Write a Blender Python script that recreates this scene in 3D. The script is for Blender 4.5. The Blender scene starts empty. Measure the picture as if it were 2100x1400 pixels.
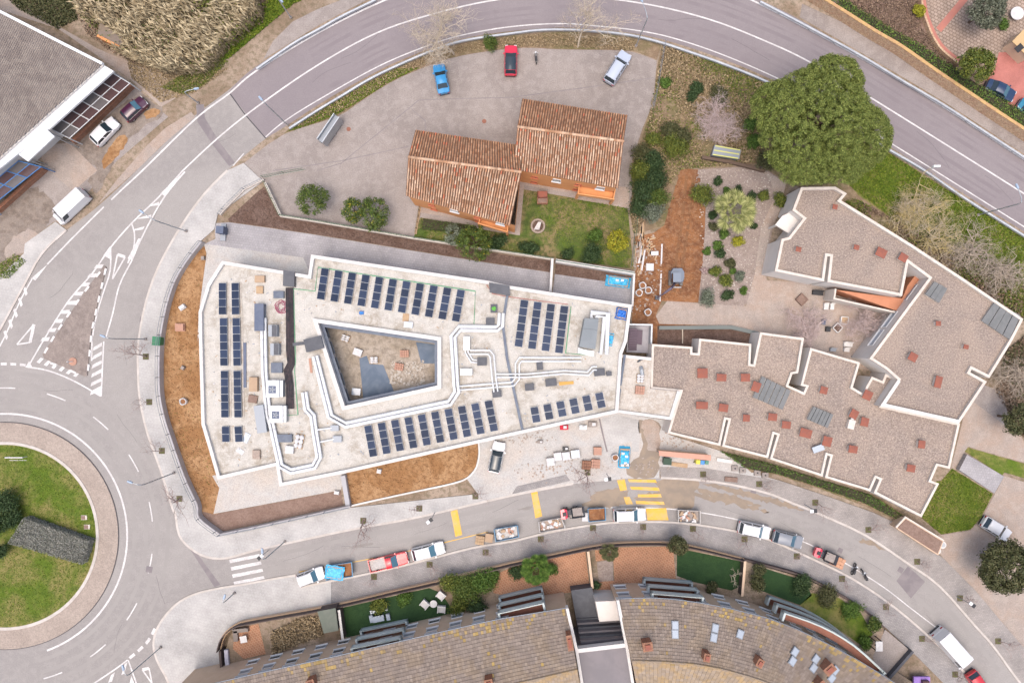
import bpy, math, random
import numpy as np
from mathutils import Vector, Matrix
from mathutils.geometry import tessellate_polygon

# ------------------------------------------------------------------ camera, sky, sun, exposure
H = 94.0            # camera height in metres
S = 15.0            # photo pixels per metre on the ground
SC = bpy.context.scene
COL = SC.collection
cam_d = bpy.data.cameras.new('camera'); cam = bpy.data.objects.new('camera', cam_d); COL.objects.link(cam)
cam.location = (0, 0, H); cam.rotation_euler = (0, 0, 0)
cam_d.sensor_fit = 'HORIZONTAL'; cam_d.sensor_width = 36; cam_d.lens = 36 * H * S / 2100.0
cam_d.clip_start = 0.5; cam_d.clip_end = 2000
SC.camera = cam
SUN_EL, SUN_AZ = math.radians(77), math.radians(205)      # azimuth clockwise from north (+Y)
W = bpy.data.worlds.new('World'); SC.world = W; W.use_nodes = True
nt = W.node_tree; nt.nodes.clear()
wo = nt.nodes.new('ShaderNodeOutputWorld'); bg = nt.nodes.new('ShaderNodeBackground'); sky = nt.nodes.new('ShaderNodeTexSky')
sky.sky_type = 'NISHITA'; sky.sun_disc = False; sky.sun_elevation = SUN_EL; sky.sun_rotation = SUN_AZ
sky.air_density = 1.0; sky.dust_density = 6.0; sky.ozone_density = 1.0
bg.inputs['Strength'].default_value = 0.15
nt.links.new(sky.outputs[0], bg.inputs[0]); nt.links.new(bg.outputs[0], wo.inputs[0])
sd = bpy.data.lights.new('sun', 'SUN'); sd.energy = 0.9; sd.angle = math.radians(62); sd.color = (1.0, 0.965, 0.93)
so = bpy.data.objects.new('sun', sd); COL.objects.link(so)
so.rotation_euler = Vector((math.sin(SUN_AZ) * math.cos(SUN_EL), math.cos(SUN_AZ) * math.cos(SUN_EL), math.sin(SUN_EL))).to_track_quat('Z', 'Y').to_euler()
so.location = (0, 0, 150)
SC.view_settings.view_transform = 'Standard'; SC.view_settings.look = 'None'
SC.view_settings.gamma = 1.0; SC.view_settings.use_curve_mapping = False
SC.view_settings.exposure = 0.76

# ------------------------------------------------------------------ helpers
R = random.Random(11)
NP = np.random.default_rng(5)

def P(x, y, z=0.0):
    k = (H - z) / H / S
    return Vector(((x - 1050) * k, (700 - y) * k, z))

def PP(pts, z=0.0):
    return [P(p[0], p[1], z) for p in pts]

def sm(pts, n=5, closed=False):
    """Catmull-Rom through pixel points"""
    out = []; L = len(pts)
    rng = range(L if closed else L - 1)
    g = (lambda i: pts[i % L]) if closed else (lambda i: pts[min(max(i, 0), L - 1)])
    for i in rng:
        a, b, c, d = g(i - 1), g(i), g(i + 1), g(i + 2)
        for k in range(n):
            t = k / n
            out.append(tuple(0.5 * (2 * b[j] + (c[j] - a[j]) * t + (2 * a[j] - 5 * b[j] + 4 * c[j] - d[j]) * t * t + (3 * b[j] - a[j] - 3 * c[j] + d[j]) * t ** 3) for j in (0, 1)))
    if not closed: out.append(tuple(pts[-1]))
    return out

def arc(cx, cy, r, a0, a1, n=40):
    return [(cx + r * math.cos(math.radians(a0 + (a1 - a0) * i / n)), cy - r * math.sin(math.radians(a0 + (a1 - a0) * i / n))) for i in range(n + 1)]

def area2(p):
    return sum(p[i][0] * p[(i + 1) % len(p)][1] - p[(i + 1) % len(p)][0] * p[i][1] for i in range(len(p)))

def offset(pts, d, closed=False):
    """offset a world polyline to its left by d"""
    n = len(pts); out = []
    for i in range(n):
        p = Vector(pts[i][:2])
        a = Vector(pts[i - 1][:2]) if (closed or i > 0) else None
        b = Vector(pts[(i + 1) % n][:2]) if (closed or i < n - 1) else None
        d1 = (p - a).normalized() if a is not None and (p - a).length > 1e-6 else None
        d2 = (b - p).normalized() if b is not None and (b - p).length > 1e-6 else None
        if d1 is None: d1 = d2
        if d2 is None: d2 = d1
        n1 = Vector((-d1.y, d1.x)); n2 = Vector((-d2.y, d2.x))
        m = n1 + n2
        if m.length < 1e-4: m = n1
        m.normalize(); c = max(m.dot(n1), 0.35)
        q = p + m * (d / c)
        out.append(Vector((q.x, q.y, pts[i][2] if len(pts[i]) > 2 else 0)))
    return out

def inside(p, poly):
    x, y = p[0], p[1]; r = False; j = len(poly) - 1
    for i in range(len(poly)):
        xi, yi, xj, yj = poly[i][0], poly[i][1], poly[j][0], poly[j][1]
        if (yi > y) != (yj > y) and x < (xj - xi) * (y - yi) / (yj - yi) + xi: r = not r
        j = i
    return r

def tag(o, label=None, cat=None, group=None, kind=None):
    if label: o['label'] = label
    if cat: o['category'] = cat
    if group: o['group'] = group
    if kind: o['kind'] = kind
    return o

def empty(name, loc=(0, 0, 0), rz=0.0, label=None, cat=None, group=None):
    o = bpy.data.objects.new(name, None); COL.objects.link(o)
    o.location = loc; o.rotation_euler = (0, 0, rz); o.empty_display_size = 0.3
    return tag(o, label, cat, group)

def add(name, me, parent=None, loc=None, rz=None, **kw):
    o = bpy.data.objects.new(name, me); COL.objects.link(o)
    if parent is not None: o.parent = parent
    if loc is not None: o.location = loc
    if rz is not None: o.rotation_euler = (0, 0, rz)
    return tag(o, **kw)

def copy_tree(o, parent=None, group=None):
    c = o.copy(); COL.objects.link(c); c.parent = parent
    for ch in o.children: copy_tree(ch, c)
    return c

class MB:
    def __init__(s): s.v = []; s.f = []; s.m = []
    def poly(s, pts, m=0):
        b = len(s.v); s.v += [tuple(p) for p in pts]; s.f.append(tuple(range(b, b + len(pts)))); s.m.append(m); return s
    def flat(s, pts, z, holes=(), m=0, up=True):
        loops = [[Vector((p[0], p[1], 0)) for p in l] for l in [pts, *holes]]
        allp = [p for l in loops for p in l]; b = len(s.v)
        s.v += [(p.x, p.y, z) for p in allp]
        for t in tessellate_polygon(loops):
            a, c, d = (allp[i] for i in t)
            if ((c.x - a.x) * (d.y - a.y) - (c.y - a.y) * (d.x - a.x) > 0) != up: t = (t[0], t[2], t[1])
            s.f.append(tuple(b + i for i in t)); s.m.append(m)
        return s
    def sides(s, pts, z0, z1, m=0, closed=True):
        n = len(pts); b = len(s.v); ccw = area2(pts) > 0
        s.v += [(p[0], p[1], z0) for p in pts] + [(p[0], p[1], z1) for p in pts]
        for i in range(n if closed else n - 1):
            j = (i + 1) % n; q = (b + i, b + j, b + n + j, b + n + i)
            s.f.append(q if ccw else q[::-1]); s.m.append(m)
        return s
    def prism(s, pts, z0, z1, holes=(), m=0, mt=None, bottom=False):
        s.flat(pts, z1, holes, m if mt is None else mt); s.sides(pts, z0, z1, m)
        for h in holes: s.sides(h, z0, z1, m)
        if bottom: s.flat(pts, z0, holes, m, up=False)
        return s
    def box(s, c, d, rz=0.0, m=0, top=1.0):
        """c = centre of the base, d = full size; top = scale of the top face"""
        co, si = math.cos(rz), math.sin(rz); b = len(s.v)
        for z, k in ((0, 1.0), (d[2], top)):
            for sx, sy in ((-1, -1), (1, -1), (1, 1), (-1, 1)):
                x, y = sx * d[0] / 2 * k, sy * d[1] / 2 * k
                s.v.append((c[0] + x * co - y * si, c[1] + x * si + y * co, c[2] + z))
        for q in ((3, 2, 1, 0), (4, 5, 6, 7), (0, 1, 5, 4), (1, 2, 6, 5), (2, 3, 7, 6), (3, 0, 4, 7)):
            s.f.append(tuple(b + i for i in q)); s.m.append(m)
        return s
    def wall(s, path, t, z0, z1, m=0, closed=False, side=0):
        """a wall along a world path; side 0 centred, +1 grows left, -1 grows right"""
        a = offset(path, t / 2 if side == 0 else (t if side > 0 else 0), closed)
        c = offset(path, -t / 2 if side == 0 else (0 if side > 0 else -t), closed)
        n = len(path)
        for i in range(n if closed else n - 1):
            j = (i + 1) % n
            A, B, C, D = a[i], a[j], c[j], c[i]; b = len(s.v)
            s.v += [(p.x, p.y, z0) for p in (A, B, C, D)] + [(p.x, p.y, z1) for p in (A, B, C, D)]
            fs = [(7, 6, 5, 4), (0, 1, 5, 4), (2, 3, 7, 6)]
            if not closed and i == 0: fs.append((3, 0, 4, 7))
            if not closed and i == n - 2: fs.append((1, 2, 6, 5))
            for q in fs: s.f.append(tuple(b + k for k in q)); s.m.append(m)
        return s
    def ribbon(s, path, w, z, m=0):
        a = offset(path, w / 2); c = offset(path, -w / 2)
        for i in range(len(path) - 1):
            s.poly([(c[i].x, c[i].y, z), (c[i + 1].x, c[i + 1].y, z), (a[i + 1].x, a[i + 1].y, z), (a[i].x, a[i].y, z)], m)
        return s
    def tube(s, path, r, n=8, m=0, r1=None, cap=True):
        path = [Vector(p) for p in path]; b = len(s.v); L = len(path)
        up0 = None
        for i, p in enumerate(path):
            d = (path[min(i + 1, L - 1)] - path[max(i - 1, 0)]).normalized()
            u = d.cross(Vector((0, 0, 1)))
            if u.length < 0.05: u = d.cross(Vector((0, 1, 0)))
            u.normalize()
            if up0 is not None and u.dot(up0) < 0: u = -u
            up0 = u; w = u.cross(d).normalized()
            rr = r if r1 is None else r + (r1 - r) * i / max(L - 1, 1)
            k = 1.0
            if 0 < i < L - 1:
                d1 = (p - path[i - 1]).normalized(); d2 = (path[i + 1] - p).normalized()
                k = 1.0 / max(0.5, math.sqrt(max(0.0, (1 + d1.dot(d2)) / 2)))
            for j in range(n):
                t = 2 * math.pi * j / n
                s.v.append(tuple(p + u * (rr * k * math.cos(t)) + w * (rr * math.sin(t))))
        for i in range(L - 1):
            for j in range(n):
                q = (b + i * n + j, b + i * n + (j + 1) % n, b + (i + 1) * n + (j + 1) % n, b + (i + 1) * n + j)
                s.f.append(q[::-1]); s.m.append(m)
        if cap:
            s.f.append(tuple(b + j for j in range(n))); s.m.append(m)
            s.f.append(tuple(b + (L - 1) * n + j for j in reversed(range(n)))); s.m.append(m)
        return s
    def cyl(s, c, r, h, n=12, m=0, r1=None):
        return s.tube([c, (c[0], c[1], c[2] + h)], r, n, m, r1)
    def loft(s, rings, m=0, closed=True, caps=True):
        n = len(rings[0]); b = len(s.v)
        for r in rings: s.v += [tuple(p) for p in r]
        for i in range(len(rings) - 1):
            for j in range(n if closed else n - 1):
                s.f.append((b + i * n + j, b + i * n + (j + 1) % n, b + (i + 1) * n + (j + 1) % n, b + (i + 1) * n + j)); s.m.append(m)
        if caps:
            s.f.append(tuple(b + j for j in reversed(range(n)))); s.m.append(m)
            s.f.append(tuple(b + (len(rings) - 1) * n + j for j in range(n))); s.m.append(m)
        return s
    def blob(s, c, rx, ry, rz, m=0, nu=10, nv=6, jit=0.0, rnd=R):
        rings = []
        for i in range(nv + 1):
            ph = math.pi * (i / nv - 0.5); k = max(math.cos(ph), 0.04)
            rings.append([(c[0] + rx * k * math.cos(2 * math.pi * j / nu) * (1 + rnd.uniform(-jit, jit)), c[1] + ry * k * math.sin(2 * math.pi * j / nu) * (1 + rnd.uniform(-jit, jit)), c[2] + rz * math.sin(ph)) for j in range(nu)])
        return s.loft(rings, m)
    def mesh(s, name, mats, smooth=False):
        me = bpy.data.meshes.new(name); me.from_pydata(s.v, [], s.f)
        for mt in (mats if isinstance(mats, (list, tuple)) else [mats]): me.materials.append(mt)
        me.polygons.foreach_set('material_index', s.m)
        if smooth: me.polygons.foreach_set('use_smooth', [True] * len(me.polygons))
        me.update(); return me
    def build(s, name, mats, parent=None, smooth=False, **kw):
        return add(name, s.mesh(name, mats, smooth), parent, **kw)

# ------------------------------------------------------------------ materials
MATS = {}
def mat(name, c1, c2=None, s=0.5, c3=None, s3=8.0, a3=0.35, rough=0.9, metal=0.0, bump=0.0, bs=30.0, isl=0.0, spec=0.3, det=6.0, stretch=None, lo=0.38, hi=0.62, trans=0.0, coat=0.0, speck=None):
    """c1-c2 mixed by a broad noise, c3 by a fine noise, isl = random shift of value per island"""
    m = bpy.data.materials.new(name); m.use_nodes = True; t = m.node_tree; N = t.nodes; L = t.links
    b = N['Principled BSDF']; b.inputs['Roughness'].default_value = rough; b.inputs['Metallic'].default_value = metal
    b.inputs['Specular IOR Level'].default_value = spec
    if coat: b.inputs['Coat Weight'].default_value = coat; b.inputs['Coat Roughness'].default_value = 0.08
    c4 = lambda c: (c[0], c[1], c[2], 1)
    b.inputs['Base Color'].default_value = c4(c1)
    src = None
    if c2 is not None or c3 is not None or bump:
        tc = N.new('ShaderNodeTexCoord'); vec = tc.outputs['Object']
        if stretch:
            mp = N.new('ShaderNodeMapping'); mp.inputs['Rotation'].default_value = (0, 0, stretch[0]); mp.inputs['Scale'].default_value = (stretch[1], stretch[2], 1)
            L.new(vec, mp.inputs['Vector']); vec = mp.outputs['Vector']
    def noise(sc, d=det, dist=0.0):
        n = N.new('ShaderNodeTexNoise'); n.inputs['Scale'].default_value = sc; n.inputs['Detail'].default_value = d; n.inputs['Roughness'].default_value = 0.62
        n.inputs['Distortion'].default_value = dist; L.new(vec, n.inputs['Vector']); return n.outputs['Fac']
    def ramp(f, lo, hi):
        r = N.new('ShaderNodeMapRange'); r.inputs['From Min'].default_value = lo; r.inputs['From Max'].default_value = hi; r.interpolation_type = 'SMOOTHSTEP'
        L.new(f, r.inputs['Value']); return r.outputs['Result']
    def mix(f, a, bb):
        x = N.new('ShaderNodeMix'); x.data_type = 'RGBA'
        if isinstance(f, float): x.inputs['Factor'].default_value = f
        else: L.new(f, x.inputs['Factor'])
        for k, v in (('A', a), ('B', bb)):
            i = [q for q in x.inputs if q.name == k and q.type == 'RGBA'][0]
            if isinstance(v, tuple): i.default_value = v
            else: L.new(v, i)
        return [q for q in x.outputs if q.type == 'RGBA'][0]
    cur = c4(c1)
    if c2 is not None:
        if isl >= 1.0:
            g = N.new('ShaderNodeNewGeometry'); cur = mix(g.outputs['Random Per Island'], c4(c1), c4(c2))
        else:
            cur = mix(ramp(noise(s, dist=0.6), lo, hi), c4(c1), c4(c2))
    if c3 is not None:
        f = ramp(noise(s3, 4.0), 0.45, 0.62); mu = N.new('ShaderNodeMath'); mu.operation = 'MULTIPLY'; L.new(f, mu.inputs[0]); mu.inputs[1].default_value = a3
        cur = mix(mu.outputs[0], cur, c4(c3))
    if 0 < isl:
        g = N.new('ShaderNodeNewGeometry'); hs = N.new('ShaderNodeHueSaturation')
        r = N.new('ShaderNodeMapRange'); r.inputs['To Min'].default_value = 1 - (isl % 1.0 or 0.25); r.inputs['To Max'].default_value = 1 + (isl % 1.0 or 0.25)
        w = N.new('ShaderNodeTexWhiteNoise'); w.noise_dimensions = '1D'; L.new(g.outputs['Random Per Island'], w.inputs['W']); L.new(w.outputs['Value'], r.inputs['Value'])
        L.new(r.outputs['Result'], hs.inputs['Value'])
        if isinstance(cur, tuple): hs.inputs['Color'].default_value = cur
        else: L.new(cur, hs.inputs['Color'])
        cur = hs.outputs['Color']
    speck = (0.16 if bump else 0.0) if speck is None else speck
    if speck and not isinstance(cur, tuple):
        n = N.new('ShaderNodeTexNoise'); n.inputs['Scale'].default_value = 6.5; n.inputs['Detail'].default_value = 1.5; n.inputs['Roughness'].default_value = 0.7; L.new(tc.outputs['Object'], n.inputs['Vector'])
        r = N.new('ShaderNodeMapRange'); r.inputs['From Min'].default_value = 0.3; r.inputs['From Max'].default_value = 0.7; r.inputs['To Min'].default_value = 1 - speck; r.inputs['To Max'].default_value = 1 + speck; L.new(n.outputs['Fac'], r.inputs['Value'])
        hs = N.new('ShaderNodeHueSaturation'); L.new(r.outputs['Result'], hs.inputs['Value']); L.new(cur, hs.inputs['Color']); cur = hs.outputs['Color']
    if not isinstance(cur, tuple): L.new(cur, b.inputs['Base Color'])
    else: b.inputs['Base Color'].default_value = cur
    if bump:
        bn = N.new('ShaderNodeBump'); bn.inputs['Strength'].default_value = 0.6; bn.inputs['Distance'].default_value = bump
        L.new(noise(bs, 3.0), bn.inputs['Height']); L.new(bn.outputs['Normal'], b.inputs['Normal'])
    MATS[name] = m
    return m

def paver(name, c1, c2, mortar, bw, bh, rot=0.0, s=0.4, c3=None, msize=0.02, rough=0.9):
    m = bpy.data.materials.new(name); m.use_nodes = True; t = m.node_tree; N = t.nodes; L = t.links
    b = N['Principled BSDF']; b.inputs['Roughness'].default_value = rough; b.inputs['Specular IOR Level'].default_value = 0.2
    tc = N.new('ShaderNodeTexCoord'); mp = N.new('ShaderNodeMapping'); mp.inputs['Rotation'].default_value = (0, 0, rot); L.new(tc.outputs['Object'], mp.inputs['Vector'])
    br = N.new('ShaderNodeTexBrick'); br.inputs['Scale'].default_value = 1.0; br.inputs['Brick Width'].default_value = bw; br.inputs['Row Height'].default_value = bh
    br.inputs['Mortar Size'].default_value = msize; br.inputs['Color1'].default_value = (*c1, 1); br.inputs['Color2'].default_value = (*c2, 1); br.inputs['Mortar'].default_value = (*mortar, 1)
    L.new(mp.outputs['Vector'], br.inputs['Vector'])
    n = N.new('ShaderNodeTexNoise'); n.inputs['Scale'].default_value = s; n.inputs['Detail'].default_value = 8; n.inputs['Roughness'].default_value = 0.65; L.new(tc.outputs['Object'], n.inputs['Vector'])
    r = N.new('ShaderNodeMapRange'); r.inputs['From Min'].default_value = 0.35; r.inputs['From Max'].default_value = 0.7; r.inputs['To Min'].default_value = 0.78; r.inputs['To Max'].default_value = 1.1; L.new(n.outputs['Fac'], r.inputs['Value'])
    n2 = N.new('ShaderNodeTexNoise'); n2.inputs['Scale'].default_value = 6.5; n2.inputs['Detail'].default_value = 1.5; L.new(tc.outputs['Object'], n2.inputs['Vector'])
    ma = N.new('ShaderNodeMath'); ma.operation = 'MULTIPLY_ADD'; ma.inputs[1].default_value = 0.30; L.new(n2.outputs['Fac'], ma.inputs[0]); ma2 = N.new('ShaderNodeMath'); ma2.operation = 'SUBTRACT'; L.new(r.outputs['Result'], ma2.inputs[0]); ma2.inputs[1].default_value = 0.15; L.new(ma2.outputs[0], ma.inputs[2])
    hs = N.new('ShaderNodeHueSaturation'); L.new(br.outputs['Color'], hs.inputs['Color']); L.new(ma.outputs[0], hs.inputs['Value']); L.new(hs.outputs['Color'], b.inputs['Base Color'])
    bn = N.new('ShaderNodeBump'); bn.inputs['Strength'].default_value = 0.4; bn.inputs['Distance'].default_value = 0.01; bn.invert = True
    L.new(br.outputs['Fac'], bn.inputs['Height']); L.new(bn.outputs['Normal'], b.inputs['Normal'])
    MATS[name] = m
    return m
# ------------------------------------------------------------------ surface materials
M_dirt = mat('dry_ground', (0.20, 0.145, 0.10), (0.30, 0.235, 0.18), 0.12, (0.10, 0.085, 0.045), 1.6, 0.5, bump=0.05, bs=5)
M_scrub = mat('scrub_ground', (0.18, 0.125, 0.08), (0.12, 0.105, 0.045), 0.22, (0.27, 0.20, 0.13), 1.4, 0.55, bump=0.06, bs=6)
M_asph = mat('street_asphalt', (0.270, 0.251, 0.237), (0.235, 0.217, 0.207), 0.06, (0.29, 0.27, 0.254), 1.1, 0.4, rough=0.92, bump=0.004, bs=60, speck=0.09)
M_hwy = mat('highway_asphalt', (0.198, 0.172, 0.178), (0.215, 0.188, 0.192), 0.10, (0.18, 0.156, 0.163), 1.5, 0.25, rough=0.9, bump=0.004, bs=60, speck=0.08)
M_patch = mat('asphalt_patch', (0.17, 0.15, 0.155), (0.21, 0.185, 0.185), 0.6, rough=0.9)
M_seam = mat('tar_seam', (0.07, 0.065, 0.07), rough=0.7)
M_white = mat('road_paint', (0.60, 0.585, 0.57), (0.48, 0.46, 0.45), 0.8, (0.34, 0.32, 0.31), 5.0, 0.5, rough=0.7)
M_yellow = mat('yellow_road_paint', (0.62, 0.36, 0.055), (0.52, 0.36, 0.14), 0.9, rough=0.75)
M_walk = paver('pavement_slabs', (0.42, 0.405, 0.39), (0.40, 0.385, 0.37), (0.365, 0.35, 0.335), 0.4, 0.4, 0.2, 0.25)
M_walk2 = paver('pavement_setts', (0.32, 0.29, 0.27), (0.275, 0.25, 0.235), (0.24, 0.215, 0.20), 0.3, 0.22, 0.12, 0.35)
M_walk3 = paver('garden_side_setts', (0.295, 0.275, 0.265), (0.25, 0.235, 0.23), (0.205, 0.19, 0.185), 0.3, 0.22, -0.2, 0.35)
M_kerb = mat('kerb_stone', (0.47, 0.43, 0.395), (0.40, 0.36, 0.325), 0.8, rough=0.85)
M_conc = mat('yard_concrete', (0.265, 0.23, 0.21), (0.215, 0.185, 0.17), 0.09, (0.31, 0.275, 0.255), 0.9, 0.45, bump=0.006, bs=25)
M_roofd = None
M_apron = mat('apron_concrete', (0.32, 0.265, 0.225), (0.28, 0.23, 0.195), 0.3, (0.22, 0.18, 0.155), 2.5, 0.35, bump=0.006, bs=20)
M_ramp = paver('ramp_pavers', (0.34, 0.325, 0.33), (0.305, 0.29, 0.30), (0.26, 0.245, 0.25), 0.35, 0.35, 0.13, 0.3)
M_soilo = mat('orange_soil', (0.25, 0.13, 0.055), (0.34, 0.205, 0.105), 0.28, (0.17, 0.082, 0.034), 1.8, 0.6, bump=0.04, bs=8)
M_soild = mat('dark_soil', (0.105, 0.064, 0.048), (0.14, 0.092, 0.072), 0.8, (0.06, 0.036, 0.028), 4, 0.6, bump=0.05, bs=10)
M_soilp = mat('pinkish_soil', (0.22, 0.15, 0.12), (0.19, 0.125, 0.098), 0.5, (0.13, 0.082, 0.064), 3, 0.4, bump=0.04, bs=8)
M_soilr = mat('site_soil', (0.23, 0.102, 0.043), (0.145, 0.062, 0.029), 0.45, (0.28, 0.16, 0.09), 1.9, 0.5, bump=0.06, bs=5)
M_lawn = mat('mown_lawn', (0.08, 0.125, 0.010), (0.20, 0.17, 0.06), 0.2, (0.05, 0.085, 0.008), 1.6, 0.5, bump=0.03, bs=30)
M_lawn2 = mat('rough_lawn', (0.07, 0.105, 0.018), (0.20, 0.15, 0.075), 0.28, (0.045, 0.065, 0.016), 1.2, 0.7, bump=0.04, bs=20)
M_turf = mat('artificial_turf', (0.017, 0.044, 0.014), (0.024, 0.056, 0.017), 0.6, (0.012, 0.032, 0.010), 5, 0.4, bump=0.01, bs=60)
M_gravelg = mat('garden_gravel', (0.25, 0.20, 0.175), (0.21, 0.165, 0.14), 0.4, (0.32, 0.27, 0.24), 3.5, 0.5, bump=0.03, bs=18)
M_path = mat('worn_path_concrete', (0.31, 0.24, 0.195), (0.285, 0.24, 0.21), 0.2, (0.35, 0.295, 0.255), 0.9, 0.5, bump=0.008, bs=20)
M_siteconc = mat('site_concrete', (0.39, 0.38, 0.368), (0.41, 0.37, 0.335), 0.22, (0.345, 0.328, 0.31), 1.0, 0.4, bump=0.008, bs=20)
M_mud = mat('wet_mud', (0.19, 0.15, 0.115), (0.235, 0.18, 0.13), 0.6, rough=0.5)
M_terra = paver('terracotta_patio', (0.36, 0.175, 0.10), (0.30, 0.145, 0.085), (0.40, 0.25, 0.16), 0.33, 0.33, math.radians(45), 0.5, msize=0.03)
M_terra2 = mat('brown_terrace_tile', (0.25, 0.105, 0.07), (0.21, 0.09, 0.06), 1.5, rough=0.7)
M_pinkpave = paver('pink_concrete_drive', (0.40, 0.155, 0.13), (0.38, 0.15, 0.125), (0.36, 0.15, 0.13), 3.0, 3.0, 0.4, 0.5)
M_crazy = paver('flagstone_paving', (0.36, 0.28, 0.23), (0.29, 0.22, 0.175), (0.21, 0.155, 0.12), 0.55, 0.42, 0.5, 0.6, msize=0.06)
M_slate = mat('slate_membrane', (0.075, 0.105, 0.15), (0.11, 0.14, 0.185), 0.5, rough=0.6)

def rough(pts, amp=5, step=7, rr=random.Random(3)):
    out = []; P0 = sm(pts, 3, True); n = len(P0)
    for i in range(n):
        a, b = P0[i], P0[(i + 1) % n]; L = math.hypot(b[0] - a[0], b[1] - a[1]); k = max(1, int(L / step))
        for j in range(k):
            t = j / k; out.append((a[0] + (b[0] - a[0]) * t + rr.gauss(0, amp * .45), a[1] + (b[1] - a[1]) * t + rr.gauss(0, amp * .4)))
    return out
ZP = [0.0100]
def ground(name, pts, z, m, skirt=0.0, holes=(), label=None, smooth=False, kind='structure', parent=None):
    w = PP(sm(pts, 5, True) if smooth else pts, 0.0)
    hs = [PP(h) for h in holes]
    b = MB().flat(w, z, hs)
    if skirt: b.sides(w, z - skirt, z)
    if skirt:
        for h in hs: b.sides(h, z - skirt, z)
    return b.build(name, m, parent, kind=kind if parent is None else None)

big = [(-320, -320), (320, -320), (320, 320), (-320, 320)]
MB().flat(big, -0.012).build('ground', M_dirt, kind='structure')

RC = (11, 1098)
# --- roads ---------------------------------------------------------------------------------------
hw_out = sm([(2300, 447), (2100, 322), (1937, 216), (1762, 112), (1620, 30), (1500, -22), (1380, -52), (1250, -70), (1110, -72), (960, -54), (860, -28), (770, 2), (654, 58), (525, 137), (470, 184), (400, 237), (335, 296)], 4)
hw_in = sm([(545, 284), (592, 255), (650, 217), (705, 184), (775, 146), (812, 128), (887, 98), (950, 79), (1050, 64), (1150, 57), (1225, 61), (1300, 69), (1375, 86), (1475, 119), (1575, 160), (1700, 224), (1822, 299), (1917, 360), (2100, 475), (2300, 600)], 4)
lk = sm([(335, 296), (292, 338), (240, 388), (190, 432), (137, 472), (87, 520), (50, 585), (15, 650), (-20, 715), (-80, 800)], 4)
sk1 = sm([(360, 1460), (347, 1400), (322, 1350), (316, 1312), (330, 1275), (362, 1238), (400, 1217), (450, 1205), (500, 1197), (560, 1186), (607, 1178)], 4)
sk2 = [(617, 1203)] + sm([(680, 1190), (760, 1174), (862, 1150), (970, 1122), (1050, 1109), (1102, 1096), (1160, 1084), (1250, 1071), (1320, 1069), (1375, 1070), (1437, 1076), (1512, 1089), (1575, 1105), (1672, 1148), (1750, 1187), (1830, 1241), (1910, 1309), (1965, 1364), (1997, 1402), (2060, 1475)], 3)
nk = sm([(2160, 1475), (2092, 1400), (2037, 1325), (1997, 1280), (1925, 1200), (1862, 1155), (1775, 1097), (1682, 1054), (1625, 1031), (1575, 1011), (1500, 993), (1425, 983), (1355, 979), (1287, 980), (1175, 991), (1050, 1015), (900, 1050), (825, 1066), (730, 1083), (630, 1104), (525, 1127), (467, 1143), (425, 1141), (390, 1122), (368, 1095), (360, 1050), (355, 1043), (330, 962), (304, 890), (288, 820), (284, 760), (285, 700), (300, 620), (327, 545), (375, 460), (420, 398), (467, 350), (505, 316)], 3)
all_road = hw_out + lk[1:] + [(-160, 900), (-160, 1500)] + sk1 + sk2 + nk + hw_in
ground('road', all_road, 0.0, M_asph)
ground('highway', hw_out[:-1] + [(300, 330), (360, 362), (478, 352), (505, 316)] + hw_in, 0.006, M_hwy) if False else None
hwp = hw_out[:-9] + [(468, 190), (470, 190), (543, 282)] + hw_in
ground('highway', hwp, 0.006, M_hwy)

ZS = [0.0105]
def stripe(name, pts, w, z=None, m=None, dash=None, parent=None, smooth=True):
    """painted line along pixel points; dash = (on, off) metres; one object"""
    path = [v.xy for v in PP(sm(pts, 6) if smooth else pts)]
    b = MB()
    if z is None: ZS[0] += 0.0003; z = ZS[0]
    if dash is None: b.ribbon([Vector((p.x, p.y, 0)) for p in path], w, z)
    else:
        on = True; left = dash[0]; cur = [path[0].copy()]
        for i in range(len(path) - 1):
            a, c = path[i].copy(), path[i + 1]
            while (c - a).length > left:
                a = a + (c - a).normalized() * left
                if on: cur.append(a.copy()); b.ribbon([Vector((p.x, p.y, 0)) for p in cur], w, z)
                cur = [a.copy()]; on = not on; left = dash[0] if on else dash[1]
            left -= (c - a).length
            if on: cur.append(c.copy())
        if on and len(cur) > 1: b.ribbon([Vector((p.x, p.y, 0)) for p in cur], w, z)
    return b.build(name, m or M_white, parent, kind=None if parent else 'structure')

c_out = [(2300, 452), (2100, 327), (1937, 221), (1762, 117), (1575, 17), (1500, -14), (1380, -44), (1250, -62), (1110, -64), (960, -46), (860, -18), (787, 2), (654, 67), (525, 146), (470, 192), (400, 245), (292, 350), (252, 387)]
stripe('edge_line', c_out, 0.22)
c_mid = [(2300, 520), (2100, 397), (2025, 350), (1760, 185), (1650, 122), (1575, 87), (1475, 47), (1375, 19), (1267, 0), (1150, -10), (1020, 0), (900, 26), (775, 67), (650, 135), (525, 221), (445, 285), (375, 350)]
stripe('centre_line', c_mid, 0.2)
c_in = [(2300, 590), (2100, 465), (1917, 350), (1822, 291), (1700, 217), (1590, 159), (1475, 110), (1375, 77), (1300, 62), (1225, 54), (1150, 49), (1050, 55), (950, 72), (875, 95), (775, 137), (650, 207), (582, 250), (545, 281)]
stripe('edge_line', c_in, 0.15)
stripe('edge_line', [(500, 315), (478, 340)], 0.15)
stripe('dashed_line', [(252, 387), (195, 442), (140, 497)], 0.2, dash=(2.2, 1.4))
stripe('edge_line', [(195, 442), (140, 497), (97, 542)], 0.2)
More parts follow.
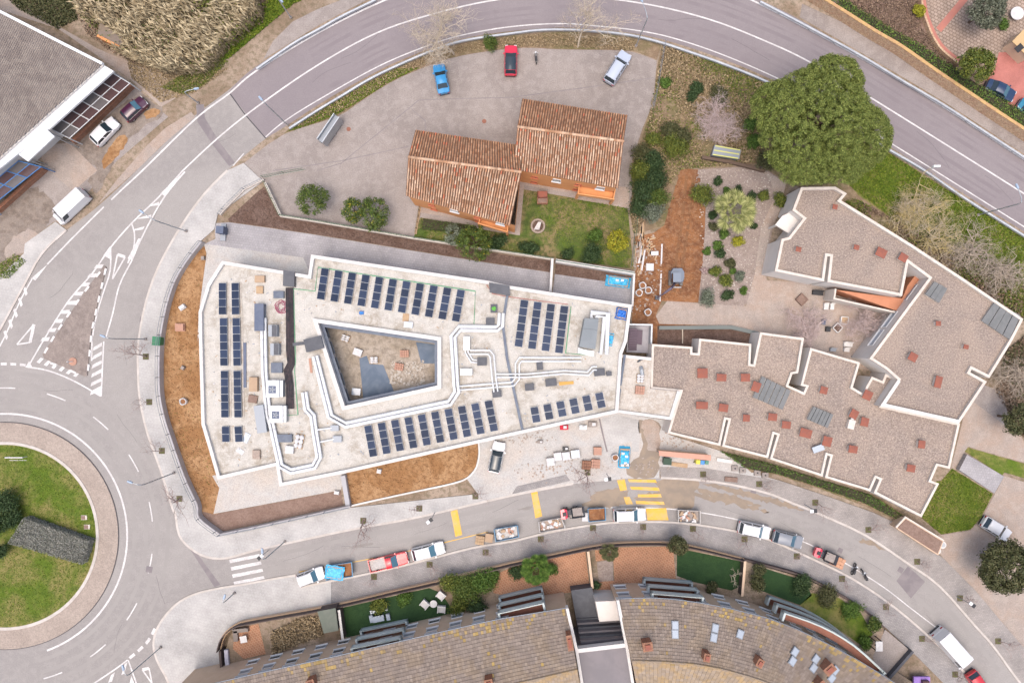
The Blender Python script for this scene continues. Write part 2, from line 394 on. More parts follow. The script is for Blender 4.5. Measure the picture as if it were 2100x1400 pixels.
# tyre-worn lanes along the highway and the street
M_wear = mat('tyre_worn_asphalt', (0.182, 0.156, 0.163), (0.205, 0.178, 0.183), 0.25, rough=0.85)
M_wear2 = mat('tyre_worn_street', (0.248, 0.23, 0.218), (0.262, 0.244, 0.23), 0.3, rough=0.85)
base_c = PP(sm(c_mid[:-3], 6))
for k, (o_, wd) in enumerate(((-3.3, .55), (-1.5, .5), (1.6, .5), (3.4, .6), (-2.4, .25), (2.5, .25))):
    MB().ribbon(offset(base_c, o_), wd, 0.0072 + k * 0.0003).build('worn_lane', M_wear, kind='structure')
rp = PP(arc(*RC, 277, -75, 95, 50)); rq = PP(arc(*RC, 322, -70, 95, 50))
for k, pth in enumerate((offset(rp, .8), offset(rp, -.8), offset(rq, .7), offset(rq, -.8))):
    MB().ribbon(pth, .5, 0.0052 + k * 0.0003).build('worn_lane', M_wear2, kind='structure')
st_c = PP(sm([(480, 1168), (620, 1138), (760, 1108), (900, 1078), (1050, 1045), (1180, 1018), (1300, 1008), (1425, 1013), (1560, 1045), (1680, 1090), (1790, 1145), (1880, 1205), (1960, 1285), (2040, 1385)], 4))
for k, o_ in enumerate((-.95, .85)): MB().ribbon(offset(st_c, o_), .55, 0.0066 + k * .0003).build('worn_lane', M_wear2, kind='structure')
# asphalt joints and patches
stripe('tar_seam', [(470, 190), (500, 232), (545, 284)], 0.16, 0.010, M_seam, smooth=False)
ground('asphalt_patch', [(402, 215), (418, 214), (420, 242), (448, 288), (482, 334), (470, 341), (436, 297), (405, 250)], 0.0095, M_patch)
ground('asphalt_patch', [(389, 1124), (397, 1124), (452, 1198), (440, 1203)], 0.0095, M_patch)
# --- roundabout ---

rb = empty('roundabout_island', P(*RC), label='round grassed traffic island with a pale concrete apron', cat='traffic island')
def rel(pts, o): return [Vector((p.x - o.location.x, p.y - o.location.y, 0)) for p in pts]
MB().prism(rel(PP(arc(*RC, 232, 0, 360, 96)[:-1]), rb), 0.0, 0.10, [rel(PP(arc(*RC, 193, 0, 360, 80)[:-1]), rb)]).build('apron', M_apron, rb)
MB().prism(rel(PP(arc(*RC, 193, 0, 360, 80)[:-1]), rb), 0.0, 0.16, [rel(PP(arc(*RC, 187, 0, 360, 80)[:-1]), rb)]).build('kerb', M_kerb, rb)
MB().flat(rel(PP(arc(*RC, 187.4, 0, 360, 80)[:-1]), rb), 0.13).build('lawn', M_lawn, rb)
MB().prism(rel(PP(arc(*RC, 233.5, 0, 360, 96)[:-1]), rb), 0.0, 0.06, [rel(PP(arc(*RC, 232, 0, 360, 96)[:-1]), rb)]).build('apron_edge', M_seam, rb)
stripe('ring_line', arc(*RC, 250, -70, 95, 60), 0.25, smooth=False)
stripe('lane_dashes', arc(*RC, 303, -75, 92, 90), 0.16, dash=(2.7, 4.4), smooth=False)
stripe('give_way_line', arc(*RC, 352, 91.5, 82.5, 12), 0.35, dash=(0.8, 0.5), smooth=False)
stripe('give_way_line', [(318, 1288), (300, 1318), (262, 1352)], 0.4, dash=(0.9, 0.6))
# --- splitter island markings ---
ZM = [0.020]
def zn():
    ZM[0] += 0.0004; return ZM[0]
def lines(name, segs, w, m=None, z=None):
    b = MB(); z = zn()
    for s in segs: b.ribbon(PP(sm(s, 4) if len(s) > 2 else s), w, z); z = zn()
    return b.build(name, m or M_white, kind='structure')
def bars(name, quads, m=None, z=None):
    b = MB(); z = zn()
    for q in quads: b.flat(PP(q), z)
    return b.build(name, m or M_white, kind='structure')
lines('splitter_outline', [[(375, 350), (325, 405), (270, 458), (225, 510), (190, 560), (140, 618), (88, 700), (58, 752)],
    [(379, 352), (340, 400), (310, 450), (285, 500), (270, 535), (245, 585), (232, 640), (218, 690)],
    [(270, 458), (276, 480), (274, 510), (262, 540)], [(227, 505), (226, 555), (212, 600), (200, 640), (190, 690), (188, 740)],
    [(55, 752), (100, 760), (150, 780), (207, 812)], [(213, 700), (210, 760), (208, 812)]], 0.2)
bars('gore_chevron', [[(378, 352), (381, 353), (337, 402), (329, 397)], [(284, 489), (291, 489), (270, 533), (262, 530)], [(226, 505), (228, 532), (212, 524)], [(190, 800), (209, 790), (208, 812), (200, 808)], [(60, 740), (68, 755), (52, 753)], [(98, 542), (73, 575), (64, 571)]])
hat = [[(308, 421), (326, 414), (326, 421), (303, 424)], [(287, 446), (311, 440), (309, 447), (282, 449)], [(276, 470), (297, 464), (293, 471), (275, 473)]]
for i in range(9):
    t = i / 8; x, y = 198 + (88 - 198) * t, 543 + (692 - 543) * t
    hat.append([(x, y), (x + 15, y - 1), (x + 11, y + 7), (x - 5, y + 7)])
for i in range(6):
    y = 706 + i * 18
    hat.append([(192 - i, y + 6), (209, y - 4), (209, y + 3), (190 - i, y + 14)])
for i in range(6):
    t = i / 5; x, y = 75 + (150 - 75) * t, 742 + (770 - 742) * t
    hat.append([(x, y), (x + 9, y - 9), (x + 15, y - 7), (x + 6, y + 3)])
for i in range(5):
    t = i / 4; x, y = 47 + (7 - 47) * t, 590 + (680 - 590) * t
    hat.append([(x, y), (x + 5, y - 3), (x + 10, y + 12), (x + 6, y + 17)])
bars('gore_hatching', hat)
lines('border_line', [[(66, 572), (40, 620), (10, 690), (-20, 745)]], 0.18)
for tri in ([(241, 522), (257, 527), (231, 572)], [(70, 665), (62, 702), (35, 706)], [(292, 1372), (306, 1369), (312, 1400)]):
    lines('give_way_triangle', [[tri[0], tri[1]]], 0.42); lines('give_way_triangle', [[tri[1], tri[2]], [tri[2], tri[0]]], 0.2)
lines('splitter_outline', [[(262, 1352), (235, 1372), (190, 1402)], [(263, 1352), (280, 1400)]], 0.2)
bars('gore_hatching', [[(256, 1360), (262, 1356), (255, 1380), (249, 1383)], [(228, 1383), (236, 1377), (230, 1396), (222, 1399)], [(270, 1385), (276, 1400), (266, 1400)]])
ti = empty('splitter_island', P(165, 690), label='long triangular raised traffic island of grey-brown concrete with white edge blocks', cat='traffic island')
isl = [(214, 545), (219, 548), (206, 600), (188, 680), (180, 770), (174, 771), (92, 735), (88, 726), (120, 680), (170, 605)]
MB().prism(rel(PP(isl), ti), 0.0, 0.12).build('slab', mat('island_concrete', (0.215, 0.178, 0.158), (0.175, 0.145, 0.13), 0.4, (0.27, 0.225, 0.2), 1.4, 0.5, bump=.01, bs=15), ti)
edge = PP([(219, 545), (208, 600), (190, 680), (181, 762)]); k = 0
for path in (PP([(220, 543), (207, 600), (189, 680), (181, 768)]), PP([(214, 548), (168, 607), (116, 683), (89, 730)]), PP([(92, 740), (130, 752), (172, 772)])):
    for i in range(len(path) - 1):
        a, c = path[i], path[i + 1]; d = c - a; n = int(d.length / 1.7)
        for j in range(n):
            q = a + d * ((j + 0.5) / n)
            MB().box((0, 0, 0.0), (0.9, 0.28, 0.15)).build('edge_block', M_white, ti, loc=(q.x - ti.location.x, q.y - ti.location.y, 0), rz=math.atan2(d.y, d.x))
# tar-sealed cracks and drain grates
def crack(x, y, a, L, n=7):
    pts = [(x, y)]
    for i in range(n): a += R.uniform(-.16, .16); pts.append((pts[-1][0] + math.cos(a) * L / n, pts[-1][1] + math.sin(a) * L / n))
    MB().ribbon(PP(pts), R.uniform(.018, .035), 0.0092).build('tar_crack', M_seam, kind='structure')
for (x, y, a, L) in ((300, 640, 1.2, 60), (255, 700, 1.5, 50), (430, 300, -.7, 60), (330, 420, 2.3, 50), (150, 560, 2.2, 70), (90, 800, .2, 60), (240, 850, .8, 70), (320, 1180, 1.4, 60), (250, 1280, 2.2, 60), (580, 1150, -.2, 90), (700, 1120, -.2, 80), (850, 1095, -.25, 70), (1010, 1050, -.3, 60), (1480, 1040, .3, 80), (1600, 1070, .4, 70), (1760, 1140, .6, 80), (1900, 1260, .9, 80), (700, 120, -.5, 120), (850, 60, -.35, 90), (1350, 40, .25, 120), (1500, 80, .45, 90), (1880, 270, .55, 100), (2020, 360, .6, 80), (640, 170, -.6, 90)): crack(x, y, a, L)
for (x, y, a) in ((346, 1010, 75), (425, 1138, -10), (640, 1098, 12), (1120, 998, 12), (1545, 1008, -15), (1830, 1128, -35), (290, 655, 80), (1990, 1268, -50), (760, 1170, 12), (1300, 1066, 0)):
    MB().box((0, 0, 0), (.75, .38, .022)).build('drain_grate', M_patch, loc=P(x, y), rz=math.radians(a), kind='structure')
# zebra crossing and yellow works markings
for i in range(4):
    x, y = 470 + i * 3, 1151 + i * 15
    bars('crossing_bar', [[(x, y - 4), (x + 62, y - 16), (x + 64, y - 10), (x + 2, y + 3)]])
bars('yellow_works_bar', [[(924, 1048), (938, 1044), (948, 1096), (934, 1100)]], M_yellow)
bars('yellow_works_bar', [[(1089, 1010), (1102, 1007), (1112, 1058), (1098, 1062)]], M_yellow)
for q in ([(1288, 982), (1344, 983), (1347, 989), (1290, 988)], [(1292, 997), (1351, 999), (1353, 1006), (1294, 1003)], [(1308, 1013), (1355, 1012), (1357, 1019), (1308, 1019)], [(1303, 1026), (1361, 1028), (1363, 1034), (1305, 1033)],
          [(1265, 984), (1281, 982), (1286, 1004), (1272, 1006)], [(1279, 1019), (1291, 1018), (1298, 1033), (1284, 1034)], [(1324, 1042), (1366, 1041), (1371, 1066), (1328, 1066)]):
    bars('yellow_works_bar', [q], M_yellow)
stripe('bay_line', [(613, 1172), (755, 1146), (860, 1124), (1000, 1090)], 0.12, m=M_yellow)
stripe('parking_line', [(1240, 1040), (1375, 1043), (1500, 1062), (1600, 1092), (1690, 1130), (1800, 1195), (1870, 1248), (1925, 1290)], 0.14)
ground('asphalt_patch', [(1838, 1190), (1862, 1160), (1897, 1192), (1868, 1226)], 0.0095, M_patch)
ground('wet_patch', rough([(1345, 984), (1430, 984), (1425, 1012), (1422, 1042), (1360, 1040), (1330, 1036), (1300, 1022), (1350, 1005)], 6), (ZP.append(ZP[-1] + 0.0006) or ZP[-1]), M_mud)
ground('wet_patch', rough([(1213, 1018), (1235, 1005), (1275, 1000), (1290, 1010), (1280, 1030), (1240, 1028), (1215, 1025)], 6), (ZP.append(ZP[-1] + 0.0006) or ZP[-1]), M_mud)
ground('wet_patch', rough([(1425, 1012), (1480, 1020), (1560, 1042), (1575, 1052), (1500, 1035), (1425, 1020)], 6), (ZP.append(ZP[-1] + 0.0006) or ZP[-1]), M_mud)
ground('wet_patch', rough([(1765, 1106), (1790, 1107), (1817, 1127), (1790, 1120), (1768, 1113)], 6), (ZP.append(ZP[-1] + 0.0006) or ZP[-1]), M_mud)
for (x, y, w, a) in ((306, 1167, 13, 10), (1723, 1128, 10, 25), (1847, 1168, 11, 30), (1225, 1031, 12, 0), (150, 741, 11, 0), (452, 1222, 10, 12)):
    p = P(x, y); MB().box((0, 0, 0), (w / S, w / S, 0.014)).build('manhole_cover', M_patch, loc=p, rz=math.radians(-a), kind='structure')

M_stain = mat('oil_stain', (0.20, 0.18, 0.165), (0.225, 0.205, 0.19), .8, rough=.7)
for (pts, am) in (([(1425, 1000), (1470, 1008), (1520, 1020), (1560, 1038), (1520, 1034), (1460, 1020)], 4), ([(1440, 990), (1520, 1003), (1600, 1026), (1650, 1046), (1590, 1034), (1500, 1010)], 4), ([(1195, 1030), (1245, 1022), (1290, 1030), (1250, 1040), (1205, 1038)], 4), ([(1060, 1045), (1090, 1038), (1085, 1044)], 2), ([(700, 1125), (760, 1112), (758, 1118)], 2), ([(300, 760), (308, 700), (312, 705)], 2)):
    ground('stain', rough(pts, am, 5), (ZP.append(ZP[-1] + 0.0006) or ZP[-1]), M_stain if am == 2 else M_mud)
# --- pavements -------------------------------------------------------------------------------------
def pave(name, pts, m, edge=None, z=0.12, kw=0.28):
    o = ground(name, pts, z, m, skirt=z + 0.012)
    if edge:
        b = MB(); path = PP(edge); b.wall(path, kw, -0.01, z + 0.012)
        b.build('kerb', M_kerb, o)
    return o
fence_w = sm([(412, 495), (385, 530), (360, 570), (345, 610), (335, 650), (327, 700), (325, 760), (327, 812), (337, 860), (350, 900), (365, 945), (382, 990), (403, 1035), (408, 1063), (450, 1096)], 4) + [(525, 1081), (665, 1050), (718, 1038)]
west_edge = sm([(467, 350), (420, 398), (375, 460), (327, 545), (300, 620), (285, 700), (284, 760), (288, 820), (304, 890), (330, 962), (355, 1043), (360, 1050), (368, 1095), (390, 1122), (425, 1141), (467, 1143), (525, 1127), (630, 1104), (730, 1083), (825, 1066), (900, 1050), (1050, 1015), (1175, 991)], 3)
pave('pavement', west_edge + [(1287, 980), (1290, 960), (1060, 1000), (980, 1012), (720, 1040)] + fence_w[::-1] + [(440, 470), (447, 440), (540, 372), (500, 335)], M_walk, west_edge)
se = sk1 + sk2
gw = sm([(485, 1280), (525, 1270), (680, 1242), (800, 1214), (910, 1189), (1050, 1154), (1130, 1138), (1205, 1122), (1262, 1115), (1320, 1112), (1370, 1113), (1425, 1121), (1525, 1146), (1590, 1164), (1650, 1182), (1712, 1212), (1770, 1247), (1812, 1284)], 4)
gwl = [(470, 1475)] + sm([(462, 1400), (456, 1365), (451, 1330), (460, 1302), (485, 1280)], 4)
pave('pavement', sk1 + [(617, 1203), (680, 1190)] + list(reversed(sm([(485, 1280), (525, 1270), (680, 1242)], 3))) + gwl[::-1], M_walk, sk1)
pave('pavement', [(680.5, 1190)] + sk2[2:] + [(2010, 1475), (1880, 1345), (1815, 1285)] + gw[::-1][:-16] + [(680.5, 1242)], M_walk3, sk2)
pave('pavement', nk[:15 * 3 // 3 + 0] + [(1575, 1011)] + [(1560, 985), (1640, 1000), (1760, 1040), (1840, 1080), (1935, 1145), (2000, 1210), (2050, 1270), (2110, 1340), (2200, 1450)] if False else
     sm([(2160, 1475), (2092, 1400), (2037, 1325), (1997, 1280), (1925, 1200), (1862, 1155), (1775, 1097), (1682, 1054), (1625, 1031), (1575, 1011), (1500, 993), (1425, 983), (1355, 979)], 3) + [(1352, 955), (1440, 958), (1500, 968), (1600, 985), (1700, 1018), (1790, 1050), (1850, 1078), (1935, 1145), (2000, 1210), (2050, 1270), (2110, 1340), (2220, 1475)], M_walk2,
     sm([(2160, 1475), (2092, 1400), (2037, 1325), (1997, 1280), (1925, 1200), (1862, 1155), (1775, 1097), (1682, 1054), (1625, 1031), (1575, 1011), (1500, 993), (1425, 983), (1355, 979)], 3))
pave('pavement', sm([(137, 472), (87, 520), (50, 585), (15, 650), (-20, 715)], 3) + [(-90, 700), (-60, 600), (0, 567), (50, 520), (52, 500), (115, 455)], M_walk, sm([(137, 472), (87, 520), (50, 585), (15, 650), (-20, 715)], 3))
# --- yards, beds, gardens ---------------------------------------------------------------------------
ground('car_park', sm([(500, 335), (582, 276), (690, 240), (742, 207), (797, 172), (850, 147), (925, 120), (1000, 106), (1075, 99), (1150, 102), (1267, 104), (1307, 110), (1347, 125)], 3) + [(1340, 212), (1318, 262), (1296, 330), (1296, 430), (850, 490), (575, 444), (543, 376)], 0.004, M_conc)
seams = MB()
for s in ([(650, 350), (700, 335), (860, 205), (1050, 200), (1200, 180), (1340, 160)], [(560, 350), (700, 330), (840, 300)], [(845, 225), (872, 248)], [(872, 248), (876, 300)]):
    seams.ribbon(PP(s), 0.09, 0.012)
seams.build('yard_joint', M_patch, kind='structure')
for (x, y) in ((715, 265), (993, 249)):
    MB().cyl((0, 0, 0.004), 0.3, 0.012, 16).build('manhole_cover', M_terra2, loc=P(x, y), kind='structure')
ground('verge', sm([(582, 274), (690, 238), (742, 206), (797, 171), (850, 146), (925, 119), (1000, 105), (1075, 98), (1150, 101), (1267, 103), (1307, 108), (1347, 123)], 3) + [(1358, 88)] + list(reversed(sm([(596, 262), (650, 228), (705, 195), (775, 157), (812, 139), (887, 108), (950, 88), (1050, 73), (1150, 66), (1225, 69), (1300, 77), (1358, 88)], 3))), 0.016, M_scrub)
ground('lawn', [(862, 446), (990, 470), (1062, 480), (1072, 388), (1287, 425), (1300, 552), (1050, 517), (848, 488)], 0.012, M_lawn2)
ground('terrace', [(1056, 352), (1290, 385), (1290, 428), (1178, 408), (1176, 397), (1075, 380), (1066, 483), (985, 470), (984, 455), (862, 436), (862, 420), (1045, 440)], 0.03, M_path)
ground('scrubland', [(1358, 90)] + sm([(1375, 96), (1475, 129), (1575, 172), (1700, 236), (1822, 311), (1917, 371), (2100, 486), (2300, 612)], 3) + [(2300, 900), (2105, 660), (1975, 575), (1725, 420), (1640, 385), (1600, 365), (1560, 335), (1430, 345), (1395, 350), (1362, 465), (1300, 480), (1288, 420), (1300, 330), (1322, 262), (1350, 125)], 0.002, M_scrub)
ground('lawn', [(1745, 300), (1822, 313), (1917, 373), (2100, 488), (2300, 614), (2300, 760), (2105, 600), (2000, 520), (1860, 470), (1760, 400), (1725, 360)], 0.010, M_lawn)
ground('garden_soil', [(1397, 345), (1432, 348), (1420, 400), (1447, 425), (1445, 480), (1440, 545), (1432, 620), (1357, 617), (1345, 646), (1355, 664), (1296, 664), (1297, 570), (1306, 550), (1300, 485), (1340, 478), (1362, 462), (1380, 400)], 0.014, M_soilr)
ground('garden_soil', [(1330, 664), (1560, 664), (1560, 715), (1330, 712)], 0.006, M_soilr)
ground('garden_gravel', [(1432, 348), (1560, 340), (1606, 372), (1578, 500), (1545, 610), (1520, 632), (1432, 620), (1440, 545), (1445, 480), (1447, 425), (1420, 400)], 0.020, M_gravelg)
ground('garden_path', [(1560, 345), (1612, 375), (1600, 430), (1578, 480), (1570, 520), (1572, 575), (1700, 580), (1850, 640), (1780, 760), (1640, 720), (1545, 690), (1490, 668), (1352, 664), (1345, 648), (1368, 617), (1530, 628), (1548, 560), (1560, 470), (1590, 400), (1580, 372)], 0.024, M_path)
ground('trench_soil', [(1348, 668), (1492, 668), (1556, 684), (1556, 712), (1348, 708)], 0.028, M_soild)
ground('garden_bed', [(468, 449), (525, 396), (542, 383), (575, 446), (635, 455), (850, 492), (1050, 524), (1134, 535), (1128, 558), (1050, 546), (850, 514), (630, 478), (525, 463), (470, 455)], 0.03, M_soild)
ground('service_ramp', [(440, 458), (470, 456), (525, 464), (630, 479), (850, 515), (1050, 547), (1130, 559), (1132, 610), (640, 545), (640, 570), (560, 560), (420, 500), (442, 490)], 0.026, M_ramp)
ground('garden_bed', [(1140, 532), (1300, 556), (1298, 575), (1240, 577), (1138, 562)], 0.030, M_soild)
ground('service_yard', [(1138, 560), (1240, 577), (1298, 575), (1298, 640), (1132, 610)], 0.026, M_ramp)
ground('terrace', [(418, 500), (622, 528), (640, 570), (440, 600), (405, 700), (408, 640), (424, 520)], 0.034, M_siteconc)
ground('garden_bed', [(424, 500)] + [(x + 8, y) for x, y in fence_w[4:52]] + [(412, 1040), (418, 1060), (448, 1084), (450, 1055), (455, 985), (420, 870), (412, 690)], 0.022, M_soilo)
ground('terrace', [(435, 975), (575, 945), (712, 960), (699, 1004), (438, 1053), (450, 1000)], 0.038, M_siteconc)
ground('garden_bed', [(415, 1048), (438, 1054), (699, 1005), (704, 1036), (450, 1090), (420, 1066)], 0.030, M_soilp)
ground('garden_bed', [(704, 960), (980, 905), (980, 930), (975, 958), (957, 978), (925, 990), (712, 1036)], 0.030, M_soilo)
ground('site_yard', [(980, 905), (1268, 846), (1375, 862), (1370, 890), (1480, 925), (1560, 975), (1600, 985), (1500, 968), (1440, 958), (1352, 956), (1352, 979.5), (1287, 980.5), (1175, 991.5), (1060, 1013), (980, 1012), (957, 980), (975, 960), (982, 930)], 0.124, M_siteconc, skirt=0.13)
ground('sett_pavement', [(1233, 858), (1266, 850), (1310, 860), (1312, 900), (1310, 925), (1295, 925), (1295, 905), (1245, 915)], 0.130, M_walk)
ground('mud_stain', rough([(1310, 862), (1352, 866), (1354, 900), (1350, 930), (1345, 975), (1295, 975), (1288, 955), (1305, 935), (1318, 905), (1312, 885)], 5), 0.130, M_mud)
ground('clay_stain', rough([(1316, 864), (1348, 866), (1352, 920), (1332, 925), (1322, 900)], 4), 0.136, M_path)
ground('drain_strip', [(1050, 1012), (1060, 996), (1160, 972), (1170, 985), (1090, 1003)], 0.132, M_walk3)
stripe('gutter_seam', [(1229, 858), (1236, 890), (1245, 926)], 0.22, 0.136, M_patch, smooth=False)
ground('planted_strip', [(1478, 925), (1580, 950), (1690, 985), (1790, 1015), (1856, 1055), (1845, 1070), (1780, 1040), (1690, 1005), (1590, 972), (1540, 968), (1520, 950)], 0.125, M_scrub, skirt=0.13)
ground('lawn', [(1890, 1062), (1912, 988), (1930, 985), (1952, 960), (2036, 1012), (2012, 1060), (1990, 1085), (1930, 1095)], 0.02, M_lawn)
ground('lawn', [(1978, 925), (1985, 917), (2100, 950), (2200, 1000), (2200, 1010), (2060, 968), (2055, 974)], 0.02, M_lawn)
ground('driveway', [(1990, 790), (2040, 795), (2100, 905), (2200, 960), (2200, 1000), (2100, 948), (1985, 915), (1962, 955), (1950, 962), (1972, 870)], 0.016, M_path)
ground('driveway', [(2010, 786), (2058, 805), (2072, 880), (1998, 825)], 0.022, M_conc)
ground('dirt_yard', [(1900, 1100), (1990, 1088), (2014, 1062), (2060, 975), (2200, 1020), (2200, 1475), (2140, 1378), (2050, 1270), (2000, 1210), (1935, 1145)], 0.012, M_path)
# residential gardens (raised behind the street wall)
GZ = 0.9
def gard(name, pts, m, dz=0.0):
    w = PP(pts, GZ); return MB().flat(w, GZ + dz).sides(w, -0.01, GZ + dz).build(name, m, kind='structure')
base_g = [(p[0], p[1] + 4) for p in gw] + [(1812, 1300), (1790, 1345), (1990, 1475), (470, 1475), (468, 1365), (463, 1332), (470, 1306)]
gard('garden_ground', base_g, M_dirt)
gard('artificial_lawn', [(700, 1246), (800, 1223), (880, 1205), (905, 1215), (935, 1260), (900, 1290), (720, 1310), (700, 1300)], M_turf, 0.012)
gard('patio', [(1010, 1180), (1060, 1158), (1200, 1127), (1210, 1210), (1060, 1225), (1012, 1215)], M_terra, 0.012)
gard('patio', [(1220, 1128), (1262, 1122), (1380, 1120), (1386, 1186), (1420, 1190), (1262, 1200), (1262, 1230), (1228, 1230), (1222, 1190), (1260, 1190), (1258, 1145), (1222, 1150)], M_terra, 0.012)
gard('gravel_bed', [(1224, 1152), (1256, 1146), (1258, 1190), (1228, 1192)], M_gravelg, 0.02)
gard('artificial_lawn', [(1388, 1134), (1412, 1128), (1528, 1152), (1520, 1200), (1500, 1210), (1420, 1192), (1388, 1180)], M_turf, 0.012)
gard('artificial_lawn', [(1560, 1162), (1650, 1190), (1665, 1220), (1640, 1240), (1560, 1210)], M_turf, 0.012)
gard('lawn', [(1640, 1240), (1665, 1215), (1720, 1225), (1765, 1255), (1790, 1300), (1770, 1325), (1720, 1290)], M_lawn, 0.012)
gard('patio', [(480, 1290), (530, 1278), (545, 1340), (500, 1350), (478, 1330)], M_terra, 0.012)
gard('access_ramp', [(1790, 1345), (1815, 1290), (1875, 1340), (1855, 1345), (1800, 1400)], M_conc, 0.014)
# north-east property
ground('garden_soil', [(1690, -20), (1960, -20), (1890, 20), (1900, 60), (1975, 140), (2030, 170), (2105, 260), (2105, 250), (1975, 175), (1825, 75)], 0.02, M_soilp)
ground('flagstones', [(1900, -20), (2110, -20), (2110, 100), (2040, 110), (1985, 130), (1940, 100), (1905, 60), (1895, 20)], 0.03, M_crazy)
ground('pink_drive', [(2048, 108), (2150, 105), (2200, 320), (2105, 262), (2020, 165), (2040, 140)], 0.036, M_pinkpave)
# west forecourt
ground('forecourt', [(0, 430), (85, 345), (140, 290), (260, 200), (275, 175), (300, 200), (345, 240), (310, 270), (240, 330), (180, 395), (140, 450), (110, 455), (50, 500), (-40, 560), (-60, 480)], 0.010, M_conc)
ground('orange_puddle_silt', rough([(232, 292), (253, 276), (262, 284), (252, 305), (236, 325), (216, 345), (209, 330)], 3), 0.016, M_soilo)
ground('orange_puddle_silt', rough([(298, 230), (315, 222), (328, 228), (318, 240), (300, 244)], 3), 0.016, M_soilo)
M_dark = mat('oily_dirt', (0.15, 0.12, 0.10), (0.21, 0.175, 0.15), .5, (0.26, 0.21, 0.17), 1.8, .5, bump=.02, bs=10)
ground('dirt_patch', rough([(150, 300), (262, 208), (300, 200), (335, 232), (302, 255), (250, 300), (225, 350), (200, 395), (178, 372), (200, 345)], 4), 0.0135, M_dark)
ground('dirt_patch', rough([(0, 440), (60, 385), (100, 400), (115, 430), (70, 490), (20, 530), (-30, 540)], 6), 0.0140, M_dark)
ground('sand_heap_patch', rough([(15, 500), (60, 470), (80, 488), (60, 510), (15, 530)], 4), 0.0150, M_path)
ground('driveway_slab', [(75, 300), (142, 292), (200, 350), (150, 392), (95, 345)], 0.018, M_path)
ground('dirt_track', [(0, 20), (120, 60), (215, 125), (270, 165), (330, 220), (395, 180), (320, 150), (200, 100), (60, 20), (0, -10)], 0.004, M_path)
ground('hard_shoulder', [(285, 345), (330, 300), (400, 240), (392, 230), (340, 262), (300, 300), (235, 375), (200, 420)], 0.008, M_path)
ground('hard_shoulder', sm([(1640, 36), (1762, 106), (1937, 210), (2100, 316), (2300, 440)], 3) + list(reversed(sm([(1645, 8), (1825, 95), (1975, 195), (2100, 282), (2300, 402)], 3))), 0.008, M_conc)
ground('hard_shoulder', [(540, 122), (560, 85), (600, 45), (650, 20), (700, 0), (765, -6), (654, 52), (525, 132)], 0.008, M_conc)
# ------------------------------------------------------------------ building materials
M_par = mat('white_parapet', (0.58, 0.56, 0.54), (0.53, 0.51, 0.49), 0.8, (0.40, 0.37, 0.34), 1.7, 0.3, rough=0.8)
M_parc = mat('cream_parapet', (0.57, 0.515, 0.46), (0.52, 0.465, 0.41), 0.9, (0.38, 0.33, 0.29), 1.7, 0.3, rough=0.85)
M_wallw = mat('white_render', (0.60, 0.565, 0.53), (0.56, 0.525, 0.49), 0.5, rough=0.9)
M_roofc = mat('roof_screed', (0.425, 0.405, 0.37), (0.305, 0.27, 0.225), 0.24, (0.47, 0.44, 0.40), 1.3, 0.75, bump=0.006, bs=18, lo=0.42, hi=0.66)
M_roofp = mat('pale_roof_screed', (0.43, 0.39, 0.345), (0.36, 0.31, 0.26), 0.35, (0.47, 0.44, 0.40), 1.5, 0.6, bump=0.006, bs=18)
M_gravel = mat('gravel_ballast', (0.262, 0.205, 0.168), (0.21, 0.168, 0.145), 0.16, (0.33, 0.27, 0.225), 4.5, 0.65, bump=0.02, bs=14, speck=0.3)
M_flash = mat('slate_flashing', (0.085, 0.10, 0.135), (0.11, 0.13, 0.165), 0.8, rough=0.5, metal=0.2)
M_orange = mat('orange_render', (0.62, 0.29, 0.12), (0.57, 0.26, 0.11), 0.6, rough=0.9)
M_tan = mat('tan_render', (0.56, 0.415, 0.30), (0.52, 0.38, 0.27), 0.7, rough=0.9)
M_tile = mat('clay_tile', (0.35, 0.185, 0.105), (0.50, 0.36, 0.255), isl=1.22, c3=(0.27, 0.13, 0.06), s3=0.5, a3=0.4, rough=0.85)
M_tilen = mat('clay_tile_shaded', (0.26, 0.12, 0.06), (0.38, 0.23, 0.14), isl=1.25, c3=(0.19, 0.10, 0.06), s3=0.5, a3=0.4, rough=0.85)  # north slopes: their shade is put into a darker copy of the tile colour
M_tiler = mat('clay_tile_new', (0.42, 0.135, 0.07), rough=0.8)
M_ctile = mat('concrete_tile', (0.17, 0.136, 0.115), (0.22, 0.18, 0.152), isl=1.12, c3=(0.30, 0.20, 0.07), s3=0.45, a3=0.14, rough=0.9)
M_ctileb = mat('lichened_tile', (0.25, 0.19, 0.13), (0.26, 0.21, 0.165), isl=1.12, c3=(0.36, 0.23, 0.08), s3=0.8, a3=0.45, rough=0.9)
M_under = mat('shaded_tile_channel', (0.11, 0.06, 0.04), rough=0.9)  # channels between the barrel tiles, shade painted in as a dark base colour
M_brick = paver('red_brick', (0.30, 0.13, 0.075), (0.25, 0.105, 0.065), (0.27, 0.16, 0.11), 0.25, 0.08, 0, 2.0)
M_capr = mat('red_vent_cap', (0.255, 0.088, 0.058), (0.215, 0.085, 0.065), 1.2, rough=0.85)
M_glass = mat('dark_glass', (0.03, 0.04, 0.05), rough=0.12, spec=0.6)
M_sky = mat('skylight_glass', (0.33, 0.37, 0.42), rough=0.15, spec=0.6)
M_frame = mat('grey_frame', (0.24, 0.26, 0.29), rough=0.5, metal=0.3)
M_wframe = mat('white_frame', (0.55, 0.55, 0.55), rough=0.5)
M_steel = mat('galvanised_steel', (0.40, 0.42, 0.44), (0.34, 0.36, 0.38), 1.5, rough=0.45, metal=0.5)
M_grey = mat('grey_membrane', (0.165, 0.15, 0.155), (0.19, 0.17, 0.175), 0.4, rough=0.8)
